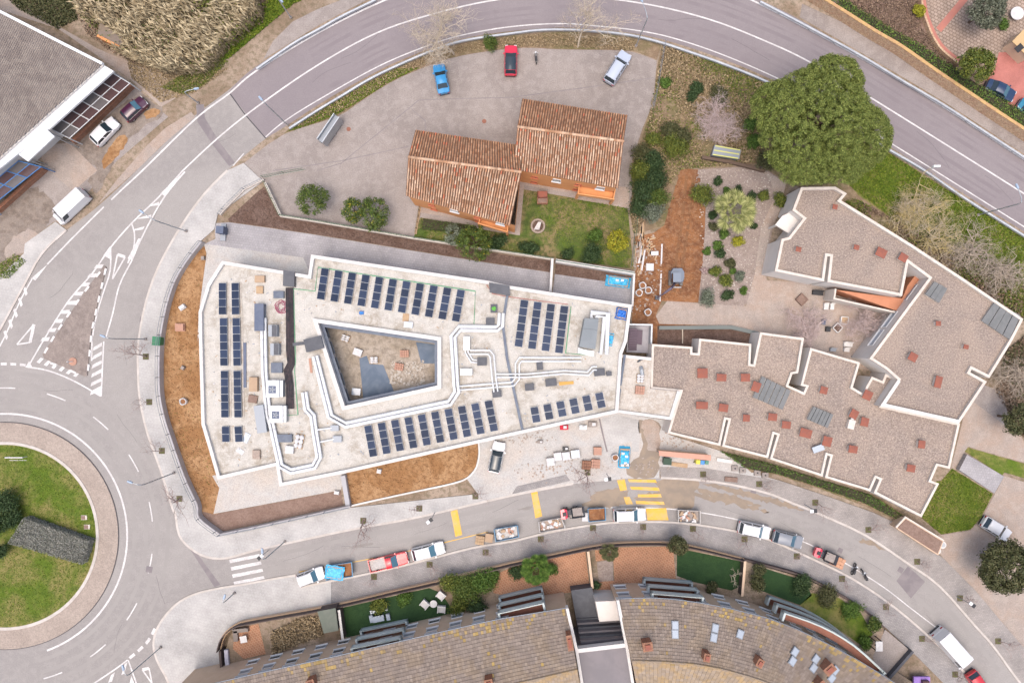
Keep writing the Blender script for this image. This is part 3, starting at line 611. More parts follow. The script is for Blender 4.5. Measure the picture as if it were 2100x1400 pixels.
M_dkgrey = mat('dark_grey_metal', (0.065, 0.068, 0.08), (0.085, 0.088, 0.10), 1.0, rough=0.55)
M_fibre = mat('fibre_cement', (0.20, 0.17, 0.152), (0.165, 0.138, 0.124), 0.25, (0.26, 0.225, 0.195), 1.0, 0.5, rough=0.9)
M_stone = mat('yellow_stone_wall', (0.44, 0.30, 0.19), (0.38, 0.235, 0.155), 1.4, (0.50, 0.38, 0.26), 3.0, 0.6, bump=0.05, bs=4, speck=0.3)
M_darkfence = mat('dark_fence_screen', (0.075, 0.055, 0.05), (0.095, 0.07, 0.062), 1.0, rough=0.8)
M_wood = mat('pale_timber', (0.40, 0.28, 0.17), (0.34, 0.23, 0.14), 2.0, rough=0.8)
M_rglass = mat('balcony_glass', (0.34, 0.39, 0.39), rough=0.2, spec=0.5)
M_whitemetal = mat('white_coated_metal', (0.62, 0.63, 0.64), (0.56, 0.57, 0.585), 1.0, rough=0.4)
M_meshgreen = mat('green_mesh', (0.06, 0.13, 0.075), rough=0.7)
M_plaster = mat('courtyard_plaster', (0.46, 0.40, 0.36), rough=0.9)

def slab(pts, z0, z1, m, name, parent, zp=None, holes=()):
    w = PP(pts, z1 if zp is None else zp); hs = [PP(h, z1 if zp is None else zp) for h in holes]
    return MB().prism(w, z0, z1, hs).build(name, m, parent)

def parapet(poly, t, z0, z1, m, parent, zp=None, name='parapet'):
    w = PP(poly, z1 if zp is None else zp)
    side = 1 if area2(w) > 0 else -1
    return MB().wall(w, t, z0, z1, closed=True, side=side).build(name, m, parent)

def window(parent, a, b, t, z, w, h, fm=None, pm=None, proud=0.05, sill=True, name='window'):
    """window on the wall from world a to b (outside on the right-hand side), t metres along, z sill height"""
    d = (Vector(b[:2]) - Vector(a[:2])).normalized(); n = Vector((d.y, -d.x)); ang = math.atan2(d.y, d.x)
    c = Vector(a[:2]) + d * t
    f = 0.07; mb = MB()
    for (x, zz, ww, hh) in ((-w / 2 + f / 2, 0, f, h), (w / 2 - f / 2, 0, f, h), (0, 0, w - 2 * f, f), (0, h - f, w - 2 * f, f)):
        mb.box((x, 0, zz), (ww, 0.10 + 2 * proud, hh))
    if sill: mb.box((0, -proud - 0.05, -0.05), (w + 0.2, 0.22, 0.05))
    o = mb.build(name, fm or M_wframe, parent, loc=(c.x, c.y, z), rz=ang)
    MB().box((0, -0.01, f), (w - 2 * f, 0.05, h - 2 * f)).build('pane', pm or M_glass, o)
    return o

def barrel(parent, name, A, B, C, D, col=0.31, row=0.42, m=None, lift=0.10, rnd=R):
    """barrel tiles on the slope A,B (eave) C,D (ridge, C above B)"""
    A, B, C, D = map(Vector, (A, B, C, D)); mb = MB()
    nc = max(3, int((B - A).length / col)); nr = max(3, int((D - A).length / row))
    nrm = (B - A).cross(D - A).normalized()
    if nrm.z < 0: nrm = -nrm
    u = (B - A).normalized()
    for i in range(nc):
        s = (i + 0.5) / nc
        for j in range(nr):
            p0 = (A.lerp(B, s)).lerp(D.lerp(C, s), j / nr); p1 = (A.lerp(B, s)).lerp(D.lerp(C, s), min(1.0, (j + 1.12) / nr))
            r0 = col * 0.31; r1 = col * 0.25; jx = rnd.uniform(-0.015, 0.015)
            ring0 = [p0 + u * (jx + r0 * math.cos(t)) + nrm * (0.045 + r0 * 0.85 * math.sin(t)) for t in (0, 0.8, 1.57, 2.34, 3.14)]
            ring1 = [p1 + u * (jx + r1 * math.cos(t)) + nrm * (0.012 + r1 * 0.75 * math.sin(t)) for t in (0, 0.8, 1.57, 2.34, 3.14)]
            mb.loft([ring0, ring1], 1 if rnd.random() < 0.045 else 0, closed=False, caps=False)
    return mb.build(name, [m or M_tile, M_tiler], parent, kind='stuff')

# ------------------------------------------------------------------ building with the solar roof
RZ, PZ = 4.6, 5.1
ROOF = [(455, 535), (632, 564), (638, 522), (1002, 576), (1046, 586), (1296, 625), (1286, 700), (1276, 726), (1268, 846), (1050, 893), (707, 970), (573, 997), (566, 955), (446, 983), (428, 920), (413, 870), (408, 700), (407, 640), (425, 582)]
YARD = [(652, 662), (897, 698), (897, 790), (707, 832)]
CF = 1.6
B1 = empty('solar_roof_building', P(800, 760), label='low white flat-roofed building with a trapezoid courtyard and solar panels on its roof', cat='building')
def wparent(o, b):
    o.location = (-b.location.x, -b.location.y, -b.location.z) if o.parent is b else o.location
    return o
yard_w = YARD
wparent(slab(ROOF, 0.0, RZ, M_wallw, 'wall', B1, PZ, [YARD]), B1)
MBr = MB().flat(offset(PP(ROOF, PZ), 0.30 if area2(PP(ROOF, PZ)) > 0 else -0.30, True), RZ + 0.015, [offset(PP(YARD, PZ), -0.4 if area2(PP(YARD, PZ)) > 0 else 0.4, True)])
wparent(MBr.build('roof_deck', M_roofc, B1), B1)
wparent(parapet(ROOF, 0.42, RZ - 0.002, PZ, M_par, B1), B1)
yw = PP(YARD, PZ); sg = -1 if area2(yw) > 0 else 1
wparent(MB().wall(yw, 0.5, RZ - 0.002, PZ + 0.012, closed=True, side=sg).build('courtyard_parapet', M_par, B1), B1)
wparent(MB().wall(offset(yw, 0.02 * -sg, True), 0.42, 4.0, 4.3, closed=True, side=-sg).build('courtyard_canopy', M_flash, B1), B1)
# courtyard windows (tall panes under the canopy)
ccw = yw if area2(yw) < 0 else yw[::-1]
for i in range(4):
    a, b_ = ccw[i], ccw[(i + 1) % 4]; L = (b_ - a).length
    for k in range(int(L / 2.2)):
        o = window(B1, b_, a, 1.2 + k * 2.2, CF + 0.15, 1.7, 2.0, M_frame, M_glass, sill=False); o.location = (o.location.x - B1.location.x, o.location.y - B1.location.y, o.location.z)
    del o
wparent(MB().flat(yw, CF).build('courtyard_floor', mat('courtyard_screed', (0.26, 0.215, 0.165), (0.34, 0.29, 0.24), 0.35, (0.15, 0.12, 0.09), 1.2, 0.5, bump=0.01, bs=15), B1), B1)
for pts in ([(737, 735), (752, 729), (758, 746), (786, 748), (808, 802), (745, 819)], [(853, 701), (892, 706), (893, 745), (864, 745)]):
    wparent(MB().prism(PP(pts, CF), CF, CF + 0.02).build('waterproof_sheet', M_slate, B1), B1)
# roof step between the two roof halves, upstand beside the link roof
wparent(MB().wall(PP([(1041, 600), (1031, 665), (1040, 735), (1052, 792), (1072, 884)], RZ), 0.34, RZ + 0.01, RZ + 0.32).build('roof_upstand', M_flash, B1), B1)
for q in ([(1003, 579), (1045, 586), (1046, 606), (1004, 599)], [(581, 554), (604, 557), (603, 588), (580, 586)]):
    wparent(MB().prism(PP(q, PZ + 0.25), RZ, PZ + 0.25).build('roof_hatch', M_dkgrey, B1), B1)
# windows along the outer walls
for (a_, c_, n_) in (((1268, 846), (1050, 893), 4), ((1050, 893), (707, 970), 7), ((408, 700), (413, 870), 4), ((638, 522), (1002, 576), 7)):
    A_, C_ = P(*a_, PZ), P(*c_, PZ); L_ = (C_ - A_).length
    if a_[0] < 700: A_, C_ = A_, C_
    for k in range(n_):
        o = window(B1, C_, A_, L_ * (k + .5) / n_, 1.3, 1.8, 1.4, M_frame, M_glass) if a_[0] >= 1000 else window(B1, C_, A_, L_ * (k + .5) / n_, 1.3, 1.8, 1.4, M_frame, M_glass)
        o.location = (o.location.x - B1.location.x, o.location.y - B1.location.y, o.location.z)
# link roof between the two buildings
LK = [(1276, 727), (1338, 733), (1334, 797), (1395, 803), (1377, 861), (1268, 846)]
B2 = empty('link_building', P(1320, 790), label='small pale flat-roofed link joining the solar roof building to the gravel-roofed one', cat='building')
wparent(slab(LK, 0.0, 3.9, M_wallw, 'wall', B2, 4.2), B2)
wparent(MB().flat(PP(LK, 4.2), 3.915).build('roof_deck', M_roofp, B2), B2)
wparent(MB().wall(PP([(1395, 803), (1377, 861), (1268, 846)], 4.2), 0.38, 3.9, 4.2, side=-1).build('parapet', M_par, B2), B2)
wparent(MB().wall(PP([(1276, 727), (1336, 733)], 4.2), 0.38, 3.9, 4.2, side=-1).build('parapet', M_par, B2), B2)
wparent(MB().wall(PP([(1272, 790), (1281, 727)], 4.2), 0.3, 3.9, 4.4).build('upstand', M_flash, B2), B2)
wparent(MB().wall(PP([(1264, 846), (1271, 797)], 4.2), 0.3, 3.9, 4.4).build('upstand', M_flash, B2), B2)
# stair enclosure beside the roof corner
M_stepp = mat('purple_grating', (0.115, 0.085, 0.105), rough=.8)
B2b = empty('stair_enclosure', P(1310, 695), label='grey open stair enclosure with purple-brown steps beside the roof corner', cat='stair')
wparent(MB().wall(PP([(1290, 665), (1337, 666), (1335, 726)], 2.6), 0.2, 0.0, 2.6).build('wall', M_steel, B2b), B2b)
for i in range(9):
    wparent(MB().box((*P(1297, 676 + i * 5.0, 1.2).xy, 0.0), (1.1, 0.3, 1.95 - i * 0.08)).build('step', M_stepp, B2b), B2b)
wparent(MB().prism(PP([(1306, 676), (1318, 677), (1316, 707), (1306, 705)], 1.5), 0.0, 1.5).build('landing', M_stepp, B2b), B2b)
wparent(MB().prism(PP([(1288, 668), (1334, 668), (1334, 724), (1285, 722)], 1.1), 0.0, 1.1).build('floor', mat('lilac_concrete', (.34, .325, .345), (.30, .285, .305), .6), B2b), B2b)
# ------------------------------------------------------------------ gravel-roofed buildings
GP, GR = 3.6, 3.25
G1 = [(1337, 705), (1420, 711), (1420, 723), (1431, 724), (1434, 694), (1541, 705), (1539, 746), (1545, 747), (1559, 681), (1649, 693), (1637, 765), (1625, 767), (1617, 790), (1648, 804), (1653, 793), (1642, 790), (1662, 713),
      (1764, 743), (1749, 794), (1769, 806), (1788, 772), (1810, 781), (1816, 766), (1846, 779), (1810, 832), (1969, 868), (1948, 961), (1923, 955), (1910, 985), (1926, 991), (1890, 1060),
      (1792, 1010), (1804, 983), (1797, 980), (1785, 1007), (1692, 979), (1703, 935), (1697, 933), (1687, 977), (1579, 941), (1594, 892), (1588, 890), (1575, 939), (1481, 915), (1494, 861), (1489, 860), (1477, 914), (1369, 888), (1378, 858), (1395, 803), (1334, 797)]
B3 = empty('gravel_roof_building', P(1640, 850), label='long low building with a pinkish gravel flat roof, white parapets and deep narrow slots', cat='building')
wparent(slab(G1, 0.0, GR, M_wallw, 'wall', B3, GP), B3)
wparent(MB().flat(offset(PP(G1, GP), 0.2 if area2(PP(G1, GP)) > 0 else -0.2, True), GR + 0.015).build('roof_deck', M_gravel, B3), B3)
wparent(parapet(G1, 0.30, GR - 0.002, GP, M_parc, B3), B3)
UPZ, UR = 4.9, 4.45
UP = [(1643, 384), (1713, 383), (1737, 397), (1725, 411), (1870, 501), (1975, 570), (2099, 654), (2075, 700), (2029, 775), (1993, 757), (1990, 763), (2024, 782), (1967, 868), (1805, 832), (1841, 778), (1817, 757), (1783, 735), (1905, 570), (1863, 539), (1850, 607), (1697, 578), (1703, 526), (1697, 525), (1690, 577), (1589, 556), (1603, 490), (1618, 486), (1647, 448), (1625, 431)]
B4 = empty('upper_gravel_roof_wing', P(1850, 640), label='taller gravel-roofed wing with white parapets wrapping round the paved courtyard', cat='building')
wparent(slab(UP, 0.0, UR, M_wallw, 'wall', B4, UPZ), B4)
wparent(MB().flat(offset(PP(UP, UPZ), 0.2 if area2(PP(UP, UPZ)) > 0 else -0.2, True), UR + 0.015).build('roof_deck', M_gravel, B4), B4)
wparent(parapet(UP, 0.34, UR - 0.002, UPZ, M_parc, B4), B4)
wparent(MB().wall(PP([(1841, 778), (1805, 832), (1967, 868)], UPZ), 0.45, UPZ - 0.1, UPZ + 0.02, side=1).build('white_coping', M_par, B4), B4)
wparent(MB().wall(PP([(1603, 490), (1589, 556), (1690, 577)], 4.5), 0.5, 3.9, 4.2, side=1 if area2(PP(UP, UPZ)) < 0 else -1).build('ledge', M_wallw, B4), B4)
wparent(MB().wall(PP([(1698, 579), (1850, 608)], 4.5), 0.5, 3.9, 4.2, side=1 if area2(PP(UP, UPZ)) < 0 else -1).build('ledge', M_wallw, B4), B4)
wparent(MB().prism(PP([(1604, 443), (1626, 432), (1648, 449), (1620, 480), (1590, 461)], 3.4), 3.1, 3.4, bottom=True).build('porch_slab', M_wallw, B4), B4)
wparent(MB().box((*P(1594, 461, 3).xy, 0), (0.25, 0.25, 3.1)).build('porch_post', M_wallw, B4), B4)
wparent(MB().prism(PP([(1714, 594), (1850, 612), (1862, 585), (1880, 560), (1890, 585), (1838, 637)], 2.8), 0, 2.8).build('terrace', mat('orange_terrace', (0.46, 0.205, 0.12), (0.42, 0.185, 0.105), 0.8), B4), B4)
wparent(MB().wall(PP([(1714, 592), (1711, 612), (1836, 640)], 3.1), 0.22, 0, 3.1).build('terrace_parapet', M_parc, B4), B4)
wparent(MB().prism(PP([(1864, 541), (1890, 560), (1884, 575), (1860, 560)], 1.5), 0, 1.5).build('patio', M_soilr, B4), B4)
# band windows in the courtyard wall
wa, wb = P(1783, 735, UPZ), P(1905, 570, UPZ)
for t in (2.2, 6.6, 9.6):
    o = window(B4, wb, wa, t, 2.4, 2.6, 1.0, M_wframe, M_sky); o.location = (o.location.x - B4.location.x, o.location.y - B4.location.y, o.location.z)
for q in ([(1916, 577), (1943, 592), (1926, 621), (1897, 603)], [(2040, 617), (2092, 647), (2070, 696), (2012, 657)]):
    pass

def boxthing(name, label, cat, rect, z, h, m, group=None, rot=0.0, lid=None, lid_over=0.06, lid_h=0.06, parts=None, base_name='body', legs=False):
    """box-like thing from a pixel rectangle (x0,y0,x1,y1) seen at height z+h; with a lid part"""
    cx, cy = (rect[0] + rect[2]) / 2, (rect[1] + rect[3]) / 2
    k = (H - z - h) / H / S
    w, d = (rect[2] - rect[0]) * k, (rect[3] - rect[1]) * k
    c = P(cx, cy, z + h); e = empty(name, (c.x, c.y, z), math.radians(-rot), label, cat, group)
    hh = h - (lid_h if lid is not None else 0)
    lo = 0.0
    if legs:
        for sx in (-1, 1):
            MB().box((sx * w * 0.36, 0, 0), (0.08, d * 0.9, 0.12)).build('foot', M_frame, e)
        lo = 0.12
    MB().box((0, 0, lo), (w, d, hh - lo)).build(base_name, m, e)
    if lid is not None: MB().box((0, 0, hh), (w + lid_over * 2, d + lid_over * 2, lid_h)).build('lid', lid, e)
    return e, w, d

def capvent(px, py, w, d, z, label, rot=0, h=0.75, small=False):
    k = (H - z - h) / H / S; c = P(px, py, z + h); W_, D_ = w * k, d * k
    e = empty('roof_vent', (c.x, c.y, z), math.radians(-rot), label, 'roof vent', 'red roof vents on the gravel roofs')
    MB().box((0, 0, 0), (W_ * 0.78, D_ * 0.78, h - 0.12)).build('shaft', M_parc, e)
    mb = MB().box((0, 0, h - 0.12), (W_, D_, 0.09)).box((0, 0, h - 0.03), (W_ * 0.94, D_ * 0.94, 0.10), top=0.12)
    mb.build('cap', M_capr, e)
    return e
CV = [(1441, 765, 21, 20, 0, 'large dusky red roof vent nearest the link roof'), (1480, 774, 20, 15, 2, 'red roof vent just right of the large dusky one'), (1529, 774, 19, 16, 0, 'dusty red roof vent left of the big grey skylight'), (1551, 793, 17, 20, 20, 'tilted red roof vent touching the corner of the big grey skylight'),
      (1440, 831, 24, 15, 2, 'wide red roof vent above the leftmost roof slot'), (1484, 836, 19, 16, 8, 'dull red roof vent beside the head of the leftmost roof slot'), (1531, 857, 14, 14, 3, 'small square red roof vent right of the leftmost slot'), (1585, 855, 18, 15, 6, 'dusty red roof vent above the second roof slot'), (1613, 871, 18, 15, 6, 'bright red roof vent right of the second slot head'),
      (1653, 888, 24, 18, 14, 'biggest red roof vent in the middle of the gravel roof'), (1697, 905, 18, 20, 14, 'pinkish red roof vent above the third roof slot'), (1690, 800, 15, 15, 14, 'red roof vent alone above the small grey skylight'), (1780, 810, 18, 19, 26, 'red roof vent at the corner of the light well'), (1752, 849, 16, 18, 28, 'pale pink roof vent beside the white air unit'),
      (1774, 865, 16, 18, 12, 'dark red roof vent right of the white air unit'), (1750, 921, 18, 15, 8, 'red roof vent between the third and fourth slots'), (1891, 911, 14, 16, 6, 'red roof vent near the east parapet'), (1869, 960, 17, 15, 10, 'red roof vent nearest the south-east corner of the gravel roof')]
for (x, y, w, d, r, l) in CV: capvent(x, y, w, d, GR + 0.015, l, r)
CU = [(1713, 424, 10, 10, 10, 'tiny red roof vent nearest the big pine'), (1638, 511, 11, 10, 10, 'tiny red roof vent by the west parapet of the upper wing'), (1757, 507, 11, 10, 10, 'tiny red roof vent in the middle of the upper wing'), (1808, 518, 21, 18, 25, 'large red roof vent beside the patio of the upper wing'), (1853, 528, 17, 16, 30, 'red roof vent touching the patio parapet'),
      (1925, 663, 10, 10, 0, 'tiny red roof vent at the centre of the east wing'), (1873, 732, 17, 17, 28, 'red roof vent beside the long courtyard parapet'), (1982, 711, 10, 9, 10, 'tiny red roof vent right of centre on the east wing'), (1925, 783, 14, 24, 14, 'long narrow red roof vent near the east wing end')]
for (x, y, w, d, r, l) in CU: capvent(x, y, w, d, UR + 0.015, l, r, 0.7)
def skylight(pts, z, label, h=0.45, n=6):
    w = PP(pts, z + h); c = sum(w, Vector()) / 4
    e = empty('roof_skylight', (c.x, c.y, z), 0, label, 'skylight', 'grey ribbed skylights on the gravel roofs')
    q = [Vector((p.x - c.x, p.y - c.y, 0)) for p in w]
    MB().prism([v * 0.97 for v in q], 0, h - 0.08).build('kerb', M_parc, e)
    for i in range(n):
        a, b_ = q[0].lerp(q[1], i / n + 0.01), q[0].lerp(q[1], (i + 1) / n - 0.01); c_, d_ = q[3].lerp(q[2], (i + 1) / n - 0.01), q[3].lerp(q[2], i / n + 0.01)
        MB().prism([a, b_, c_, d_], h - 0.08, h + 0.05 * (1 + (i % 2))).build('panel', M_skp, e)
    return e
M_skp = mat('weathered_polycarbonate', (0.14, 0.145, 0.145), (0.165, 0.168, 0.168), 0.9, rough=0.6, spec=0.15)
skylight([(1562, 771), (1622, 801), (1605, 840), (1543, 814)], GR + 0.015, 'big grey ribbed skylight near the middle slots of the gravel roof')
skylight([(1668, 833), (1709, 850), (1697, 877), (1654, 859)], GR + 0.015, 'small grey ribbed skylight in the centre of the gravel roof')
skylight([(1916, 577), (1943, 592), (1926, 621), (1897, 603)], UR + 0.015, 'small grey skylight beside the courtyard parapet of the east wing', n=3)
skylight([(2040, 617), (2092, 647), (2070, 696), (2012, 657)], UR + 0.015, 'large flat grey skylight at the far east corner', h=0.3, n=4)

# ------------------------------------------------------------------ orange houses
def house(label, eN, rdg, eS, ze, zr, foot, zw):
    c = P(sum(p[0] for p in foot) / 4, sum(p[1] for p in foot) / 4, zw)
    e = empty('orange_house', (c.x, c.y, 0), 0, label, 'house')
    w = PP(foot, zw)            # NW, NE, SE, SW
    mb = MB().sides(w, 0, zw)
    r0, r1 = P(*rdg[0], zr), P(*rdg[1], zr)
    for (a, b_, r) in ((w[0], w[3], r0), (w[1], w[2], r1)):
        mid = (a + b_) / 2; t = Vector((mid.x, mid.y, zr - 0.25))
        mb.poly([(a.x, a.y, zw), (b_.x, b_.y, zw), tuple(t)])
    wparent(mb.build('wall', M_orange, e), e)
    AN, BN = P(*eN[0], ze), P(*eN[1], ze)
    AS, BS = P(*eS[0], ze), P(*eS[-1], ze)
    for nm, q in (('roof_slope', (AN, BN, r1, r0)), ('roof_slope', (AS, BS, r1, r0))):
        n = 0.07
        deck = MB(); low = [Vector((p.x, p.y, p.z - 0.16)) for p in q]
        deck.loft([low, [Vector(p) for p in q]], closed=True)
        d = wparent(deck.build(nm, M_under, e), e)
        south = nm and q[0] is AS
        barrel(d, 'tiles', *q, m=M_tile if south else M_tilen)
    rt = MB(); L = (r1 - r0).length; k = int(L / 0.42)
    for i in range(k):
        a, b_ = r0.lerp(r1, i / k), r0.lerp(r1, (i + 1.1) / k)
        d = (r1 - r0).normalized(); nn = Vector((-d.y, d.x, 0))
        rings = [[p + nn * (rr * math.cos(t)) + Vector((0, 0, 0.05 + rr * math.sin(t))) for t in (0, 0.8, 1.57, 2.34, 3.14)] for p, rr in ((a, 0.19), (b_, 0.16))]
        rt.loft(rings, closed=False, caps=False)
    wparent(rt.build('ridge_tiles', M_tile, e, kind='stuff'), e)
    return e, w
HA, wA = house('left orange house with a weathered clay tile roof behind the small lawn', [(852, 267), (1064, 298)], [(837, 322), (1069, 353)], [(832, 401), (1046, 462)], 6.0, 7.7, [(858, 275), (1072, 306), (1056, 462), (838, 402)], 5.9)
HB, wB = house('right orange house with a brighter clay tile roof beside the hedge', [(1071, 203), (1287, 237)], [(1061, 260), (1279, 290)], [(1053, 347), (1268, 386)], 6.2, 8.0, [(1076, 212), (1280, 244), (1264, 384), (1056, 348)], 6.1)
for (e, w) in ((HA, wA), (HB, wB)):
    a, b_ = w[2], w[3]; L = (b_ - a).length     # south wall, outside on the right
    for k, t in enumerate((0.14, 0.36, 0.58, 0.80)):
        for z in (0.9, 3.7):
            if k == 2 and z < 2: continue
            o = window(e, b_, a, L * (1 - t), z, 1.1 if k % 2 == 0 else .8, 1.3 if k % 2 == 0 else .8, M_wframe if k % 2 == 0 else M_tiler, M_glass if k % 2 == 0 else M_capr)
            o.location = (o.location.x - e.location.x, o.location.y - e.location.y, o.location.z)
# porch canopies and balconies of the houses
def local(o, e): o.location = (o.location.x - e.location.x, o.location.y - e.location.y, o.location.z); return o
for (e, q, z) in ((HA, [(985, 440), (1043, 456), (1040, 475), (982, 458)], 2.9), (HB, [(1188, 377), (1262, 388), (1258, 408), (1186, 397)], 3.0)):
    b = wparent(MB().prism(PP(q, z), z - 0.2, z, bottom=True).build('balcony', M_orange, e), e)
    MB().wall(PP([q[0], q[3], q[2], q[1]], z + 0.9), 0.12, z, z + 0.9).build('balustrade', M_orange, b)
    for c in (q[2], q[3]): MB().box((*P(*c, z).xy, 0), (0.3, 0.3, z - 0.2)).build('post', M_orange, b)

# ------------------------------------------------------------------ warehouse, top left
WH = empty('warehouse', P(60, 180), label='big grey corrugated-roof warehouse with white gutters', cat='warehouse')
WZ = 5.5
whp = [(-260, -110), (0, 24), (210, 131), (-10, 330), (-260, 560)]
wparent(slab(whp, 0, WZ - 0.3, M_wallw, 'wall', WH, WZ), WH)
rf = MB(); a0, a1 = P(-260, -110, WZ), P(212, 131, WZ); b0 = P(-260, 560, WZ)
u = (a1 - a0).normalized(); v = Vector((u.y, -u.x, 0)); n = int((a1 - a0).length / 0.30)
poly = PP([(-260, -110), (0, 26), (206, 133), (-8, 326), (-260, 555)], WZ)
# corrugated sheets: ridges run down the slope, clipped to the roof outline by scanning
import bisect
def clip_line(o, d, poly):
    hits = []
    for i in range(len(poly)):
        p, q = poly[i], poly[(i + 1) % len(poly)]; e = q - p
        den = d.x * e.y - d.y * e.x
        if abs(den) < 1e-9: continue
        t = ((p.x - o.x) * e.y - (p.y - o.y) * e.x) / den; s = ((p.x - o.x) * d.y - (p.y - o.y) * d.x) / den
        if 0 <= s <= 1: hits.append(t)
    hits.sort(); return hits
sheetw = 1.1
ns = int((a1 - a0).length / sheetw)
deck = wparent(MB().flat(poly, WZ - 0.12).build('roof_deck', M_fibre, WH), WH)
cor = MB()
step = 0.27
for i in range(int((a1 - a0).length / step)):
    o = a0 + u * (i * step + 0.1); h = clip_line(o, v, poly)
    if len(h) < 2: continue
    seg = 2.4; t = h[0]
    while t < h[1]:
        t2 = min(t + seg, h[1]); p, q = o + v * t, o + v * (t2 + 0.05)
        z0, z1 = WZ - 0.12 + 0.02, WZ - 0.12 + 0.05
        rings = [[p + u * x + Vector((0, 0, zz + z1 - WZ)) for x, zz in ((-0.12, 0), (-0.05, 0.055), (0.05, 0.055), (0.12, 0))], [q + u * x + Vector((0, 0, zz + z0 - WZ)) for x, zz in ((-0.12, 0), (-0.05, 0.055), (0.05, 0.055), (0.12, 0))]]
        cor.loft(rings, closed=False, caps=False); t = t2
cor.build('corrugation', M_fibre, deck, kind='stuff')
wparent(MB().wall(PP([(-260, -110), (0, 24), (210, 131)], WZ), 0.35, WZ - 0.3, WZ + 0.15).build('gutter', M_whitemetal, WH), WH)
wparent(MB().prism(PP([(208, 131), (233, 146), (100, 266), (0, 345), (-30, 370), (-40, 350)], WZ - 0.6), WZ - 0.9, WZ - 0.6).build('white_eave', M_whitemetal, WH), WH)
M_maroon = mat('maroon_shade', (0.07, 0.035, 0.032), (0.10, 0.05, 0.045), 0.5, rough=0.3)
def pergola(label, q, nx, ny, z, fm, gm):
    c = sum(PP(q, z), Vector()) / 4
    e = empty('glazed_pergola', (c.x, c.y, 0), 0, label, 'pergola')
    w = [Vector((p.x - c.x, p.y - c.y, z)) for p in PP(q, z)]
    g = lambda s, t: (w[0].lerp(w[1], s)).lerp(w[3].lerp(w[2], s), t)
    for i in range(nx + 1): MB().tube([g(i / nx, 0), g(i / nx, 1)], 0.06, 4).build('rafter', fm, e)
    for j in range(ny + 1): MB().tube([g(0, j / ny), g(1, j / ny)], 0.07, 4).build('beam', fm, e)
    for i in range(nx):
        for j in range(ny):
            p = [g((i + 0.04) / nx, (j + 0.04) / ny), g((i + 0.96) / nx, (j + 0.04) / ny), g((i + 0.96) / nx, (j + 0.96) / ny), g((i + 0.04) / nx, (j + 0.96) / ny)]
            MB().loft([[x - Vector((0, 0, 0.03)) for x in p], p]).build('pane', gm[(i * 3 + j) % len(gm)], e)
    for p in w: MB().box((p.x, p.y, 0), (0.12, 0.12, z)).build('post', fm, e)
    return e
M_g1 = mat('tinted_pane', (0.075, 0.045, 0.045), rough=0.15, spec=0.6); M_g2 = mat('tinted_pane_grey', (0.11, 0.10, 0.10), rough=0.15, spec=0.6)
pergola('white-framed glazed pergola with dark panes along the warehouse', [(231, 150), (266, 171), (142, 284), (105, 265)], 2, 6, 2.8, M_wframe, [M_g1, M_g1, M_g2])
pergola('blue-framed glazed pergola at the left edge of the picture', [(38, 330), (84, 342), (-30, 432), (-60, 412)], 2, 4, 2.8, mat('blue_frame', (0.06, 0.17, 0.38), rough=0.5), [M_g2, M_g1])
for i, q in enumerate(([(268, 172), (146, 290)], [(87, 345), (-10, 432)])):
    w = PP(q, 1.0); c = (w[0] + w[1]) / 2
    e = empty('brick_wall', (c.x, c.y, 0), 0, ['low orange brick wall in front of the white-framed pergola', 'low orange brick wall in front of the blue-framed pergola'][i], 'wall')
    wparent(MB().wall(w, 0.38, 0, 0.95).build('brickwork', M_brick, e), e); wparent(MB().wall(w, 0.44, 0.95, 1.0).build('coping', mat('brick_coping', (0.33, 0.14, 0.08), (0.36, 0.18, 0.11), 3.0), e), e)
e = empty('white_canopy', P(74, 298), label='plain white flat canopy beside the warehouse eave', cat='canopy')
wparent(MB().prism(PP([(95, 265), (112, 280), (57, 331), (38, 317)], 5.2), 5.0, 5.2, bottom=True).build('roof', M_whitemetal, e), e)
for c in ((94, 268), (110, 280), (57, 328), (41, 317)): wparent(MB().box((*P(*c, 5.2).xy, 0), (0.1, 0.1, 5.0)).build('post', M_steel, e), e)

# ------------------------------------------------------------------ residential blocks, bottom
M_lichen = mat('yellow_lichen_tile', (0.30, 0.21, 0.075), (0.26, 0.19, 0.10), isl=1.2, rough=.9)
EZ, TZ = 7.8, 10.3
def tile_strip(parent, name, eave, ridge, m, rows=18, tw=0.36):
    mb = MB()
    for i in range(len(eave) - 1):
        a, b_, c, d = eave[i], eave[i + 1], ridge[i + 1], ridge[i]
        nc = max(1, round((b_ - a).length / tw))
        nrm = (b_ - a).cross(d - a).normalized()
        if nrm.z < 0: nrm = -nrm
        for r in range(rows):
            for k in range(nc):
                s0, s1 = (k + 0.03) / nc, (k + 0.97) / nc; jz = R.uniform(-0.008, 0.008)
                f = lambda s, t: (a.lerp(b_, s)).lerp(d.lerp(c, s), t)
                p = [f(s0, r / rows) + nrm * (0.085 + jz), f(s1, r / rows) + nrm * (0.085 + jz), f(s1, (r + 1.05) / rows) + nrm * 0.02, f(s0, (r + 1.05) / rows) + nrm * 0.02]
                q0, q1 = f(s0, r / rows), f(s1, r / rows)
                bb = len(mb.v); mb.v += [tuple(x) for x in p + [q0, q1]]
                mb.f += [(bb, bb + 1, bb + 2, bb + 3), (bb + 4, bb + 5, bb + 1, bb)]; li = 1 if R.random() < (.5 - .13 * r if r < 4 else .015) * (.5 + .5 * math.sin(s0 * 3 + i * .9)) else 0; mb.m += [li, li]
    return mb.build(name, [m, M_lichen], parent, kind='stuff')
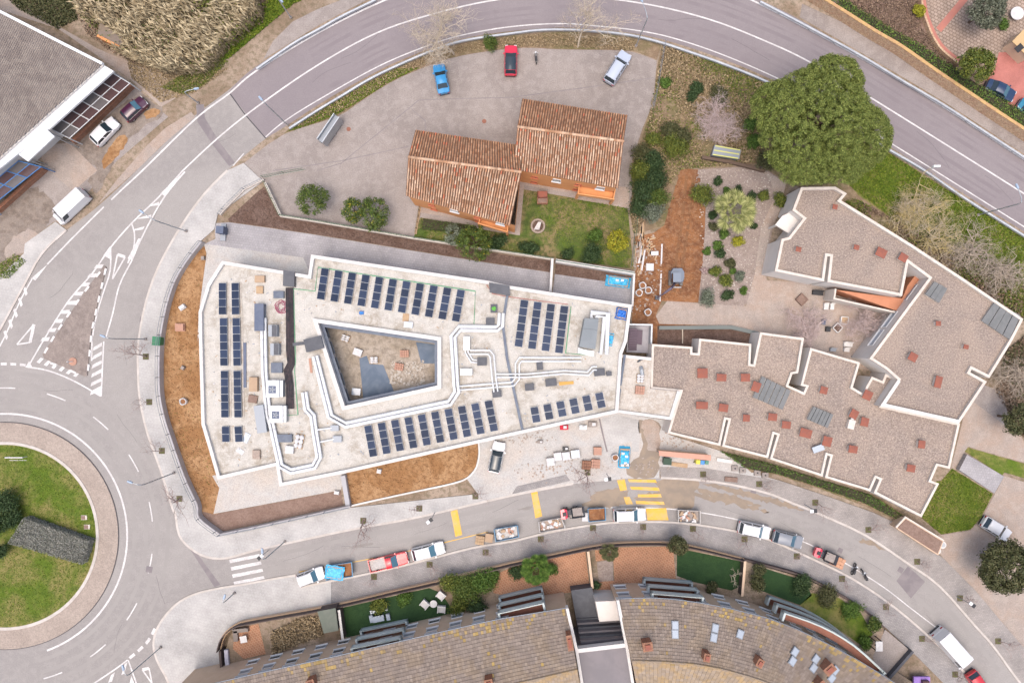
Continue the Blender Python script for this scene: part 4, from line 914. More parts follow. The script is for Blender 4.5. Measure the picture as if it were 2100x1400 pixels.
def resample(pts, n):
    L = [0]
    for i in range(len(pts) - 1): L.append(L[-1] + (pts[i + 1] - pts[i]).length)
    out = []
    for k in range(n):
        t = L[-1] * k / (n - 1); i = max(0, min(len(pts) - 2, bisect.bisect(L, t) - 1))
        out.append(pts[i].lerp(pts[i + 1], (t - L[i]) / max(L[i + 1] - L[i], 1e-6)))
    return out
def block(label, eave_px, ridge_px, n, wmat):
    ev = resample(PP(eave_px, EZ), n); rd = resample(PP(ridge_px, TZ), n)
    c = (ev[0] + ev[-1]) / 2; e = empty('apartment_block', (c.x, c.y, 0), 0, label, 'building')
    bk = [r + (r - v) for r, v in zip(rd, ev)]
    for p in bk: p.z = EZ
    fac = offset(ev, -0.45)       # facade set back under the eave (eave runs left to right, inside is on the right)
    back = offset(bk, 0.45)
    wl = [Vector((p.x, p.y, 0)) for p in fac] + [Vector((p.x, p.y, 0)) for p in reversed(back)]
    wparent(MB().sides(wl, 0, EZ - 0.1).build('wall', wmat, e), e)
    for end in (0, -1):
        a, b_, r = fac[end], back[end], rd[end]
        mb = MB().poly([(a.x, a.y, EZ - 0.12), (b_.x, b_.y, EZ - 0.12), (r.x, r.y, TZ - 0.2)]); wparent(mb.build('gable', wmat, e), e)
    for nm, lo in (('front_slope', ev), ('rear_slope', bk)):
        mb = MB()
        for i in range(n - 1):
            mb.poly([lo[i], lo[i + 1], rd[i + 1], rd[i]]); mb.poly([p - Vector((0, 0, 0.18)) for p in (lo[i], rd[i], rd[i + 1], lo[i + 1])])
            mb.poly([lo[i] - Vector((0, 0, 0.18)), lo[i + 1] - Vector((0, 0, 0.18)), lo[i + 1], lo[i]])
        d = wparent(mb.build(nm, M_ctile, e), e)
        tile_strip(d, 'tiles', lo, rd, M_ctile if nm == 'front_slope' else M_ctileb)
    wparent(MB().tube([p + Vector((0, 0, 0.06)) for p in rd], 0.15, 6).build('ridge', M_ctileb, e), e)
    wparent(MB().tube([p - Vector((0, 0, 0.05)) + Vector((0, 0.06, 0)) for p in ev], 0.07, 5).build('gutter', M_frame, e), e)
    return e, ev, rd, fac
L_e = [(340, 1424), (460, 1397), (525, 1382), (685, 1347), (837, 1312), (1012, 1272), (1163, 1247)]
L_r = [(370, 1570), (525, 1533), (700, 1492), (860, 1452), (1040, 1405), (1184, 1372)]
AB1, ev1, rd1, fac1 = block('long apartment block with a grey-brown tiled roof at the bottom left', L_e, L_r, 20, M_tan)
R_e = [(1266, 1229), (1325, 1226), (1380, 1229), (1432, 1236), (1500, 1249), (1575, 1268), (1635, 1291), (1700, 1322), (1765, 1357), (1837, 1402), (1930, 1465)]
R_r = [(1296, 1354), (1360, 1356), (1425, 1361), (1480, 1371), (1525, 1383), (1575, 1399), (1625, 1422), (1680, 1455), (1740, 1500), (1800, 1550)]
AB2, ev2, rd2, fac2 = block('curved apartment block with a tiled roof and skylights at the bottom right', R_e, R_r, 22, M_tan)
def on_facade(e, fac, s0, s1, step, zs, w=1.5, h=1.2):
    L = [0]
    for i in range(len(fac) - 1): L.append(L[-1] + (fac[i + 1] - fac[i]).xy.length)
    t = s0
    while t < s1:
        i = max(0, min(len(fac) - 2, bisect.bisect(L, t) - 1)); a, b_ = fac[i], fac[i + 1]
        for z in zs:
            o = window(e, b_, a, L[i + 1] - t, z, w, h, M_wframe, M_glass if R.random() < 0.5 else M_frame); local(o, e)
        t += step
on_facade(AB1, fac1, 9, 46, 3.1, (1.9, 4.5, 6.3), 1.5, 1.05)
on_facade(AB2, fac2, 1.2, 34, 3.3, (1.9, 4.5, 6.3), 1.5, 1.05)
M_balc = mat('pale_teal_render', (0.44, 0.49, 0.485), (0.40, 0.45, 0.445), .8)
def balcony(e, fr, depth_dir, zs, depth=1.7):
    """stack of balconies: fr = front line (pixels at z = 2), runs left to right; depth towards the building"""
    f = PP(fr, 2.0)
    for k, z in enumerate(zs):
        back = offset(f, -depth); poly = f + back[::-1]
        b = wparent(MB().prism(poly, z - 1.05 - 0.18, z - 1.05, bottom=True).build('balcony', M_terra2, e), e)
        MB().wall(f, 0.26, z - 1.2, z - 0.3, side=-1).build('front_parapet', M_balc, b)
        MB().wall([Vector((p.x, p.y, 0)) for p in offset(f, -0.05)], 0.05, z - 0.35, z).build('glass_rail', M_rglass, b)
        for i in (0, -1):
            MB().wall([f[i], back[i]], 0.26, z - 1.2, z - 0.1, side=-1 if i else 1).build('side_wall', M_balc, b)
ZB = (2.0, 4.7, 7.2)
balcony(AB1, [(737, 1294), (834, 1274)], 0, ZB)
balcony(AB1, [(1022, 1226), (1112, 1205)], 0, ZB)
balcony(AB2, [(1321, 1187), (1422, 1195)], 0, ZB)
balcony(AB2, sm([(1578, 1224), (1650, 1250), (1715, 1288), (1775, 1342)], 3), 0, ZB, 1.15)
# skylights and chimneys
def roof_point(px, py, ev, rd):
    """point on the front slope under a pixel"""
    for z in [EZ + (TZ - EZ) * k / 60 for k in range(61)]:
        p = P(px, py, z)
        best = min(range(len(ev)), key=lambda i: (ev[i].lerp(rd[i], 0.5).xy - p.xy).length)
        a, b_ = ev[best], rd[best]; d = (b_ - a); t = (p - a).xy.dot(d.xy) / d.xy.length_squared
        if a.z + d.z * t <= z + 0.03: return p, math.atan2(d.y, d.x) + math.pi / 2
    return P(px, py, TZ), 0
SL = [(1384, 1281), (1384, 1299), (1466, 1287), (1463, 1306), (1517, 1299), (1629, 1335), (1624, 1354), (1672, 1350), (1667, 1368), (1711, 1373), (1704, 1389)]
for (x, y) in SL:
    p, a = roof_point(x, y, ev2, rd2); tilt = math.atan2(TZ - EZ, 8.0)
    o = MB().box((0, 0, -0.05), (0.85, 1.05, 0.22)).build('skylight', M_frame, AB2, loc=(p.x - AB2.location.x, p.y - AB2.location.y, p.z + 0.04)); o.rotation_euler = (-tilt, 0, a)
    MB().box((0, 0, 0.17), (0.66, 0.84, 0.03)).build('pane', M_sky, o)
def chimney(e, px, py, ev, rd, w=0.9, d=0.9, h=1.3):
    p, a = roof_point(px, py, ev, rd)
    o = MB().box((0, 0, -0.8), (w, d, h + 0.8)).build('chimney', M_brick, e, loc=(p.x - e.location.x, p.y - e.location.y, p.z), rz=a)
    MB().box((0, 0, h), (w + 0.12, d + 0.12, 0.08)).build('cap', M_brick, o)
    MB().box((0, 0, h + 0.1), (w * 0.6, d * 0.6, 0.16)).build('pot', M_capr, o)
for (x, y, w, d) in ((1324, 1316, 1.1, 1.0), (1444, 1338, .7, .9), (1551, 1349, .7, .9), (1692, 1362, .9, 1.3), (1676, 1394, .8, 1.0)): chimney(AB2, x, y, ev2, rd2, w, d)
for (x, y, w, d) in ((1167, 1308, .6, 1.8), (643, 1391, .9, .9), (1003, 1390, .9, .9)): chimney(AB1, x, y, ev1, rd1, w, d)
# stair core between the blocks
SCR = empty('stair_core', P(1230, 1320), label='grey stepped stair core with white edges between the two apartment blocks', cat='building')
wparent(slab([(1171, 1210), (1214, 1204), (1228, 1266), (1182, 1272)], 0, 2.6, M_dkgrey, 'ramp_roof', SCR), SCR)
wparent(slab([(1221, 1233), (1268, 1231), (1273, 1271), (1229, 1274)], 0, 5.0, M_wallw, 'white_block', SCR), SCR)
for i in range(6):
    y0 = 1268 + i * 9; x0 = 1182 + i * 1.6; x1 = 1275 + i * 1.9
    wparent(slab([(x0, y0), (x1, y0 - 6), (x1 + 1.5, y0 + 3), (x0 + 1.5, y0 + 9)], 0, 2.8 + i * 0.75, M_grey if i % 2 else M_dkgrey, 'roof_step', SCR), SCR)
wparent(slab([(1184, 1335), (1285, 1323), (1298, 1392), (1310, 1475), (1212, 1475), (1196, 1398)], 0, 8.2, M_grey, 'flat_roof', SCR), SCR)
wparent(MB().wall(PP([(1185, 1334), (1286, 1322)], 8.5), 0.5, 7.6, 8.5).build('white_edge', M_par, SCR), SCR)
wparent(MB().wall(PP([(1163, 1247), (1183, 1335), (1206, 1475)], 8.6), 0.35, 7.5, 8.6).build('party_wall', M_par, SCR), SCR)
wparent(MB().wall(PP([(1267, 1230), (1285, 1322), (1310, 1475)], 8.6), 0.35, 7.5, 8.6).build('party_wall', M_par, SCR), SCR)
# ------------------------------------------------------------------ solar panels
def solar_mat():
    m = bpy.data.materials.new('solar_cells'); m.use_nodes = True; N = m.node_tree.nodes; L = m.node_tree.links; b = N['Principled BSDF']
    b.inputs['Roughness'].default_value = 0.35; b.inputs['Specular IOR Level'].default_value = 0.12
    tc = N.new('ShaderNodeTexCoord'); br = N.new('ShaderNodeTexBrick'); br.offset = 0.0
    br.inputs['Scale'].default_value = 1.0; br.inputs['Brick Width'].default_value = 0.156; br.inputs['Row Height'].default_value = 0.156; br.inputs['Mortar Size'].default_value = 0.006
    br.inputs['Color1'].default_value = (0.017, 0.027, 0.055, 1); br.inputs['Color2'].default_value = (0.021, 0.032, 0.062, 1); br.inputs['Mortar'].default_value = (0.05, 0.06, 0.09, 1)
    oi = N.new('ShaderNodeObjectInfo'); hs = N.new('ShaderNodeHueSaturation'); r = N.new('ShaderNodeMapRange'); r.inputs['To Min'].default_value = 0.8; r.inputs['To Max'].default_value = 1.35
    L.new(tc.outputs['Object'], br.inputs['Vector']); L.new(oi.outputs['Random'], r.inputs['Value']); L.new(r.outputs['Result'], hs.inputs['Value']); L.new(br.outputs['Color'], hs.inputs['Color']); L.new(hs.outputs['Color'], b.inputs['Base Color'])
    return m
M_solar = solar_mat()
DECK = RZ + 0.015
ORD = ['first', 'second', 'third', 'fourth', 'fifth', 'sixth', 'seventh', 'eighth', 'ninth', 'tenth', 'eleventh', 'twelfth']
PW = 1.04
_pm = MB()
_pm.box((0, 0, 0), (PW, 0.97, 0.035), m=1).box((0, 0, 0.035), (PW - 0.04, 0.93, 0.004), m=0)
PANEL = _pm.mesh('panel', [M_solar, M_steel])
def solar_row(top, bot, n, label, group, tilt=10):
    a, b_ = P(*top, DECK + 0.3), P(*bot, DECK + 0.3); d = b_ - a; L = d.length; st = L / n
    c = (a + b_) / 2
    e = empty('solar_panel_row', (c.x, c.y, DECK), math.atan2(d.y, d.x) + math.pi / 2, label, 'solar panels', group)
    # local y runs up the row (towards 'top'), x across, east side raised
    for i in range(n):
        o = add('panel', PANEL, e, loc=(0, L / 2 - (i + 0.5) * st, 0.24)); o.rotation_euler = (0, math.radians(-tilt), 0); o.scale = (1, st / 1.0, 1)
    for x, h in ((-0.42, 0.12), (0.42, 0.27)):
        MB().box((x, 0, h), (0.05, L + 0.1, 0.04)).build('rail', M_steel, e)
        mb = MB()
        for i in range(n + 1): mb.box((x, L / 2 - i * st * 0.98 - 0.02, 0.0), (0.05, 0.05, h))
        mb.build('legs', M_steel, e)
    MB().box((0.62, 0, 0), (0.26, L + 0.05, 0.07)).build('ballast', M_roofp, e)
    return e
def lerp2(p, q, t): return (p[0] + (q[0] - p[0]) * t, p[1] + (q[1] - p[1]) * t)
for i in range(11):
    t = i / 10; solar_row(lerp2((667, 550), (946, 594), t), lerp2((657, 614), (934, 659), t), 4, f'{ORD[i]} solar panel row from the left in the north array of eleven', 'north array rows')
for i in range(4):
    t = i / 3; solar_row(lerp2((1076, 615), (1158, 627), t), lerp2((1063, 711), (1146, 724), t), 6, f'{ORD[i]} long solar panel row from the left beside the big grey air unit', 'north-east array rows')
for i in range(10):
    t = i / 9; solar_row(lerp2((754, 872), (1001, 821), t), lerp2((766, 936), (1014, 884), t), 4, f'{ORD[i]} solar panel row from the left along the south parapet', 'south array rows')
for i in range(6):
    t = i / 5; solar_row(lerp2((1095, 834), (1228, 805), t), lerp2((1101, 866), (1235, 836), t), 2, f'{ORD[i]} short two-panel solar row from the left by the roof step', 'south-east array rows')
for (xa, xb, ya, yb, n, w) in ((456, 456, 580, 645, 4, 'northernmost four-panel'), (458, 459, 652, 750, 6, 'upper six-panel'), (460, 461, 760, 856, 6, 'lower six-panel'), (462, 463, 874, 906, 2, 'southernmost two-panel')):
    solar_row((xa, ya), (xb, yb), n, f'{w} solar row beside the west parapet, outer column', 'west array rows', 8)
    solar_row((xa + 26, ya), (xb + 27, yb), n, f'{w} solar row beside the west parapet, inner column', 'west array rows', 8)

# ------------------------------------------------------------------ pipes, ducts, cable trays
def pipe_run(name, label, px, r, z=0.45, gap=None, m=None, cat='pipe', n=8, strap=2.2):
    """insulated pipes on low stands along pixel points; gap = spacing of a pair"""
    zz = DECK + z; w = PP(px, zz)
    e = empty(name, (w[0].x, w[0].y, DECK), 0, label, cat)
    paths = [w] if gap is None else [offset(w, gap / 2), offset(w, -gap / 2)]
    for p in paths:
        p = [Vector((q.x, q.y, zz)) for q in p]
        wparent(MB().tube(p, r, n).build('pipe', m or M_whitemetal, e, smooth=False), e).location.z = -DECK
        acc = 0.0
        mb = MB(); sp = MB()
        for i in range(len(p) - 1):
            d = p[i + 1] - p[i]; L = d.length; t = 0.6
            while t < L:
                q = p[i] + d.normalized() * t
                sp.tube([q - d.normalized() * 0.02, q + d.normalized() * 0.02], r * 1.07, n)
                mb.box((q.x, q.y, DECK), (0.06, 0.06, max(0.02, zz - r - DECK)), math.atan2(d.y, d.x)); t += strap
        if mb.v:
            wparent(mb.build('stand', M_frame, e), e).location.z = -DECK
            wparent(sp.build('strap', M_steel, e), e).location.z = -DECK
    return e
pipe_run('insulated_pipe', 'pair of thick white pipes bending round the courtyard parapet', [(646, 730), (677, 853), (709, 871), (922, 826), (937, 803), (935, 790), (929, 690), (943, 673), (1019, 674), (1027, 667), (1028, 642)], 0.21, 0.42, 0.5)
pipe_run('insulated_pipe', 'pair of thick white pipes in a long loop at the south-west corner', [(540, 652), (542, 760), (550, 850), (557, 871), (575, 954), (597, 966), (644, 956), (654, 937), (645, 882), (641, 852), (629, 839), (624, 804)], 0.2, 0.42, 0.47)
pipe_run('insulated_pipe', 'thin white pipe pair crossing from the thick pipes to the east roof', [(938, 796), (1052, 787), (1061, 776), (1061, 746), (1067, 737), (1192, 737)], 0.105, 0.3, 0.5)
pipe_run('insulated_pipe', 'thin white pipe pair turning down past the small grey box', [(964, 722), (1003, 722), (1009, 730), (1013, 775), (1017, 803)], 0.095, 0.62, 0.5)
pipe_run('insulated_pipe', 'thin white pipe pair running east towards the dark slanted unit', [(1018, 770), (1080, 770), (1157, 763), (1206, 766), (1216, 755), (1224, 755)], 0.095, 0.5, 0.42)
pipe_run('insulated_pipe', 'thin white pipe pair feeding the small dark box near the courtyard', [(957, 700), (957, 722), (968, 740), (982, 741)], 0.09, 0.35, 0.34)
pipe_run('insulated_pipe', 'single white branch pipe to the upper grey vent box', [(651, 881), (681, 877)], 0.10, 0.42)
pipe_run('insulated_pipe', 'single white branch pipe to the lower grey vent box', [(657, 906), (685, 900)], 0.10, 0.42)
pipe_run('insulated_pipe', 'outer wide white duct curling over the big grey air unit', [(1213, 652), (1213, 641), (1247, 643), (1244, 727)], 0.24, 0.9)
pipe_run('insulated_pipe', 'inner wide white duct curling over the big grey air unit', [(1221, 652), (1223, 649), (1240, 650), (1232, 726)], 0.2, 0.7)
for i, (p, l) in enumerate((([(602, 592), (646, 597), (652, 548), (975, 597), (972, 664)], 'thin green conduit round the north solar array'), ([(602, 592), (606, 740), (604, 760), (611, 850), (585, 852)], 'thin green conduit beside the black cable tray'), ([(1171, 628), (1160, 724), (1210, 728)], 'thin green conduit beside the north-east solar rows'))):
    pipe_run('green_conduit', l, p, 0.05, 0.06, m=mat('green_plastic', (0.10, 0.30, 0.16), rough=0.5), n=5, strap=3)
pipe_run('red_conduit', 'thin red hose along the north parapet beside the roof hatch', [(998, 584), (1010, 602), (1040, 608), (1100, 616), (1165, 624)], 0.035, 0.04, m=mat('red_hose', (0.38, 0.08, 0.08), rough=0.5), n=5, strap=4)
# black cable tray
e = empty('cable_tray', P(594, 700, DECK), label='broad black bundle of cables on a tray down the west roof', cat='cable tray')
ct = PP([(594, 590), (594, 640), (595, 720), (597, 745), (590, 760), (594, 790), (595, 838)], DECK + 0.15)
wparent(MB().wall(ct, 1.0, DECK + 0.02, DECK + 0.07).build('tray', M_dkgrey, e), e).location.z = -e.location.z
mbl = mat('black_cable', (0.022, 0.022, 0.028), (0.06, 0.04, 0.045), 3.0, rough=0.5)
for k in range(8):
    off = -0.46 + k * 0.13; pth = [Vector((p.x + R.uniform(-.03, .03), p.y, DECK + 0.13 + R.uniform(0, 0.05))) for p in offset(ct, off)]
    wparent(MB().tube(pth, 0.062, 5).build('cable', mbl, e), e).location.z = -e.location.z
e = empty('cable_tray', P(618, 706, DECK), label='short black cable tray branching to the dark cabinet by the courtyard', cat='cable tray')
wparent(MB().wall(PP([(600, 706), (628, 703)], DECK + 0.2), 0.42, DECK, DECK + 0.2).build('tray', M_dkgrey, e), e).location.z = -e.location.z
# pink hose coil
e = empty('hose_coil', P(577, 630, DECK), label='pink hose coiled on the roof beside the cable tray', cat='hose')
hp = []
for k in range(120):
    t = k / 120 * 2 * math.pi * 5; r = 0.85 - 0.1 * (k / 24) + R.uniform(-0.12, 0.12); hp.append((r * math.cos(t), r * 1.15 * math.sin(t), 0.05 + 0.03 * (k // 24)))
MB().tube(hp, 0.03, 5).build('hose', mat('pink_hose', (0.30, 0.06, 0.12), rough=0.6), e)
# roof plant boxes
def unit(rect, label, m, h=0.6, lid=None, rot=0, name='roof_vent_box', cat='vent box', grp=None, louv=True):
    e, w, d = boxthing(name, label, cat, rect, DECK, h, m, grp, rot, lid, 0.03, 0.05)
    if louv:
        for k in range(3): MB().box((w / 2 + 0.01, 0, 0.12 + k * 0.14), (0.03, d * 0.8, 0.06)).build('louvre', M_frame, e)
    return e, w, d
M_slateblue = mat('blue_grey_sheet', (0.075, 0.095, 0.15), (0.095, 0.115, 0.165), 0.8, rough=0.5)
for rect, l, m in (((561, 597, 581, 611), 'dark blue-grey box above the pink hose', M_flash), ((556, 744, 578, 764), 'square dark blue-grey box left of the cable tray bulge', M_flash), ((568, 891, 598, 906), 'flat dark box inside the south-west pipe loop', M_flash),
                   ((678, 872, 694, 883), 'upper small grey vent box on a white branch pipe', M_frame), ((683, 894, 700, 906), 'lower small grey vent box on a white branch pipe', M_frame), ((997, 652, 1014, 665), 'dark grey vent box inside the pipe bend near the north hatch', M_dkgrey),
                   ((979, 733, 998, 749), 'dark vent box between the thin pipes right of the courtyard', M_dkgrey), ((1010, 800, 1028, 814), 'dark vent box at the end of the thin pipes above the south rows', M_dkgrey), ((1077, 787, 1095, 800), 'dark vent box right of the roof step', M_dkgrey),
                   ((1119, 777, 1141, 791), 'dark vent box beside the yellow plank', M_dkgrey), ((1219, 756, 1240, 770), 'dark slanted vent box at the end of the east pipes', M_dkgrey), ((1244, 762, 1254, 770), 'smallest dark vent box near the link roof', M_dkgrey), ((1101, 743, 1113, 758), 'dark bent vent cowl between the east pipes', M_dkgrey)):
    unit(rect, l, m, 0.5, m, rot=-6 if rect[0] > 1000 else 0)
e, w, d = unit((522, 623, 540, 678), 'long dark blue air unit along the inner solar column', M_slateblue, 1.0, M_slateblue, name='air_handling_unit', cat='air unit')
e, w, d = unit((524, 831, 543, 887), 'long grey air unit crossed by three white pipes', M_frame, 0.9, M_frame, rot=-8, name='air_handling_unit', cat='air unit')
for rect, l in (((550, 666, 568, 690), 'upper open dark-and-grey air cooler left of the cable tray'), ((554, 704, 572, 728), 'lower open dark-and-grey air cooler left of the cable tray')):
    e, w, d = unit(rect, l, M_frame, 0.8, name='air_cooler', cat='air unit')
    MB().box((0.22, 0, 0.8), (w * 0.55, d * 0.96, 0.02)).build('grille', M_dkgrey, e)
for (x, y, l) in ((560, 797, 'upper white fan unit beside the cable tray end'), (567, 849, 'lower white fan unit beside the cable tray end')):
    e, w, d = unit((x - 14, y - 17, x + 12, y + 17), l, M_whitemetal, 1.1, M_whitemetal, name='fan_unit', cat='air unit')
    MB().box((-0.05, -0.1, 1.1), (0.95, 0.95, 0.05)).build('fan_guard', M_slateblue, e)
    fb = MB()
    for k in range(5): fb.box((-0.05 + 0.2 * math.cos(k * 1.257), -0.1 + 0.2 * math.sin(k * 1.257), 1.15), (0.38, 0.13, 0.02), k * 1.257)
    fb.build('fan', M_frame, e)
    MB().box((w * 0.62, 0, 0), (0.5, d, 0.9)).build('side_box', M_steel, e)
e, w, d = unit((944, 756, 968, 769), 'white rectangular fan box joined to the thick pipes', M_whitemetal, 0.7, M_whitemetal, name='fan_unit', cat='air unit')
e, w, d = unit((951, 690, 963, 718), 'tall narrow white duct box beside a green strip', M_whitemetal, 0.7, M_whitemetal, name='fan_unit', cat='air unit')
e = empty('air_handling_unit', P(1208, 685, DECK), label='biggest grey roof air unit near the north-east roof corner', cat='air unit')
wq = PP([(1199, 652), (1228, 654), (1221, 716), (1188, 711)], DECK + 1.7)
for i in range(2):
    f0, f1 = (0, 0.36) if i == 0 else (0.365, 1.0)
    q = [wq[0].lerp(wq[3], f0), wq[1].lerp(wq[2], f0), wq[1].lerp(wq[2], f1), wq[0].lerp(wq[3], f1)]
    wparent(MB().prism(q, DECK + 0.15, DECK + 1.7, bottom=True).build('casing', mat('blue_grey_casing', (0.155, 0.175, 0.19), (0.175, 0.195, 0.21), 0.6, rough=0.5), e), e).location.z = -DECK
for f in (0.1, 0.5, 0.9):
    a, b_ = wq[0].lerp(wq[3], f), wq[1].lerp(wq[2], f); wparent(MB().wall([a, b_], 0.12, DECK, DECK + 0.15).build('skid', M_steel, e), e).location.z = -DECK
wparent(MB().prism(PP([(1186, 712), (1196, 716), (1219, 720), (1217, 731), (1185, 724)], DECK + 0.5), DECK, DECK + 0.5).build('service_plinth', M_whitemetal, e), e).location.z = -DECK
e, w, d = unit((625, 692, 661, 718), 'dark cabinet with an angled lid beside the courtyard parapet', M_slateblue, 0.9, M_dkgrey, rot=-14, name='electrical_cabinet', cat='cabinet')
e, w, d = unit((1006, 624, 1020, 641), 'small dark skylight frame with green leaves inside', M_dkgrey, 0.35, name='roof_light', cat='skylight', louv=False)
MB().blob((0, 0, 0.4), 0.3, 0.3, 0.12, jit=0.3).build('green_leaves', mat('bright_leaf', (0.10, 0.32, 0.06)), e)
# loose site material on the roof
def stack(name, label, cat, rect, z, h, m, n=4, rot=0, grp=None, jit=0.04, piece='board', mats=None):
    cx, cy = (rect[0] + rect[2]) / 2, (rect[1] + rect[3]) / 2; k = (H - z - h) / H / S; w, d = (rect[2] - rect[0]) * k, (rect[3] - rect[1]) * k
    c = P(cx, cy, z + h); e = empty(name, (c.x, c.y, z), math.radians(-rot), label, cat, grp); hh = h / n
    for i in range(n):
        MB().box((R.uniform(-jit, jit), R.uniform(-jit, jit), i * hh), (w, d, hh * 0.94)).build(piece, (mats[i % len(mats)] if mats else m), e, rz=R.uniform(-jit, jit))
    return e
def pallet(name, label, px, py, z, w=1.2, d=0.9, rot=0, load=None, lh=0.5, lm=None, cat='pallet', grp=None):
    c = P(px, py, z + 0.15 + lh); e = empty(name, (c.x, c.y, z), math.radians(-rot), label, cat, grp)
    for i in range(3): MB().box((0, -d / 2 + 0.07 + i * (d - 0.14) / 2, 0), (w, 0.09, 0.1)).build('bearer', M_wood, e)
    for i in range(5): MB().box((-w / 2 + 0.08 + i * (w - 0.16) / 4, 0, 0.1), (0.14, d, 0.03)).build('board', M_wood, e)
    if load == 'sacks':
        for i in range(6): MB().blob(((i % 2 - 0.5) * w * 0.45, (i // 2 - 1) * d * 0.3, 0.13 + 0.18), w * 0.25, d * 0.18, 0.18, jit=0.1).build('sack', lm or M_par, e)
    elif load == 'bricks':
        for i in range(4):
            for j in range(3): MB().box((-w / 2 + w * (i + .5) / 4, -d / 2 + d * (j + .5) / 3, 0.13), (w / 4 - .03, d / 3 - .03, lh * R.uniform(.85, 1))).build('brick_pack', lm or M_brick, e)
    elif load == 'slab':
        MB().box((0, 0, 0.13), (w * .96, d * .96, lh)).build('wrapped_load', lm or M_par, e)
    return e
M_card = mat('cardboard', (0.38, 0.27, 0.18), (0.34, 0.24, 0.165), 1.5); M_bag = mat('white_sack', (0.54, 0.53, 0.53), (0.46, 0.45, 0.45), 2.0); M_pinkb = mat('pink_brick', (0.40, 0.23, 0.165), (0.35, 0.20, 0.15), 3.0)
pallet('pallet', 'pallet with a low cardboard load near the north-west roof corner', 532, 572, DECK, 1.3, 0.9, 0, 'slab', 0.3, M_card)
pallet('pallet', 'pallet of pale boards just below the north-west cardboard pallet', 532, 594, DECK, 0.9, 1.0, 0, 'slab', 0.15, M_wood)
pallet('pallet', 'tan cardboard pallet left of the long white pipes', 519, 788, DECK, 1.1, 1.9, 0, 'slab', 0.5, M_card)
pallet('pallet', 'pinkish board pallet below the tan cardboard one', 518, 818, DECK, 1.2, 1.0, 10, 'slab', 0.15, M_soilp)
pallet('pallet', 'pallet heaped with white sacks inside the pipe loop', 612, 905, DECK, 1.2, 1.9, 12, 'sacks', 0.3, M_bag)
pallet('pallet', 'pallet with one white wrapped block inside the pipe loop', 593, 922, DECK, 1.1, 1.0, 5, 'slab', 0.5, M_bag)
pallet('pallet', 'square pale pallet near the south-west roof corner', 525, 932, DECK, 1.0, 1.2, 0, 'slab', 0.25, M_path)
pallet('pallet', 'pallet of pinkish bricks on the link roof', 1313, 800, 3.915, 1.2, 1.1, 5, 'bricks', 0.4, M_pinkb)
pallet('pallet', 'pallet of white sacks on the link roof', 1314, 776, 3.915, 1.0, 1.2, 5, 'sacks', 0.4, M_bag)
stack('timber_plank', 'orange-yellow plank lying beside the east pipes', 'plank', (1147, 782, 1177, 788), DECK, 0.09, mat('yellow_ply', (0.48, 0.28, 0.08)), 2, -5)
stack('timber_plank', 'thin reddish timber plank beside the thick pipe start', 'plank', (634, 735, 639, 765), DECK, 0.08, M_pinkb, 1, -8)
stack('dark_channel', 'long thin black channel lying on the west roof', 'steel channel', (499, 703, 505, 795), DECK, 0.12, M_slateblue, 1)
stack('insulation_board', 'pale blue insulation sheet near the south-west panels', 'insulation board', (499, 888, 511, 908), DECK, 0.08, M_sky, 2, 25)
stack('insulation_board', 'small white board propped by the west solar column', 'insulation board', (484, 920, 500, 930), DECK, 0.06, M_bag, 1, 35)
stack('toolbox', 'grey-blue toolbox on boards above the courtyard', 'toolbox', (828, 660, 846, 672), DECK, 0.35, M_sky, 2, 5, mats=[M_steel, M_sky])
stack('timber_plank', 'short pale timber board beside the grey-blue toolbox', 'plank', (826, 643, 838, 659), DECK, 0.08, M_wood, 2, 5)
def tarp(name, label, px, py, z, w, d, h, rot, c, cat='tarpaulin', bits=None):
    cpt = P(px, py, z + h * 0.6); e = empty(name, (cpt.x, cpt.y, z), math.radians(-rot), label, cat)
    nx, ny = 12, 9; rr = random.Random(int(px * 7 + py)); rows = []
    mb = MB(); g = []
    for j in range(ny + 1):
        for i in range(nx + 1):
            x, y = (i / nx - .5) * w, (j / ny - .5) * d
            ed = min(i, nx - i, j, ny - j); k = min(1, ed / 2.0)
            g.append((x + rr.uniform(-.06, .06), y + rr.uniform(-.06, .06), 0.02 + h * k * (0.75 + 0.25 * rr.random())))
    mb.v = g
    for j in range(ny):
        for i in range(nx): a = j * (nx + 1) + i; mb.f.append((a, a + 1, a + nx + 2, a + nx + 1)); mb.m.append(0)
    mb.build('sheet', mat(label[:18].replace(' ', '_'), c, tuple(v * 0.75 for v in c), 1.5, tuple(min(.8, v * 1.7 + .02) for v in c), 5, 0.5, rough=0.4), e)
    MB().box((0, 0, 0), (w * .8, d * .8, h * .7)).build('load', M_card, e)
    for (bx, by) in (bits or []): MB().box((bx, by, h * 0.86), (0.4, 0.3, 0.14)).build('weight_brick', M_par, e)
    return e
BLUE = (0.03, 0.22, 0.55); LBLUE = (0.05, 0.34, 0.60)
tarp('blue_tarpaulin', 'crumpled deep blue tarpaulin bundle in the north-east roof corner', 1275, 643, DECK, 1.5, 1.5, 0.7, 10, (0.02, 0.12, 0.42))
tarp('blue_box', 'light blue wrapped bundle right of the white ducts', 1252, 696, DECK, 0.75, 1.7, 0.3, 10, LBLUE)
tarp('blue_tarpaulin', 'small blue plastic sheet above the courtyard', 741, 641, DECK, 0.6, 0.5, 0.2, 0, (0.02, 0.16, 0.45))
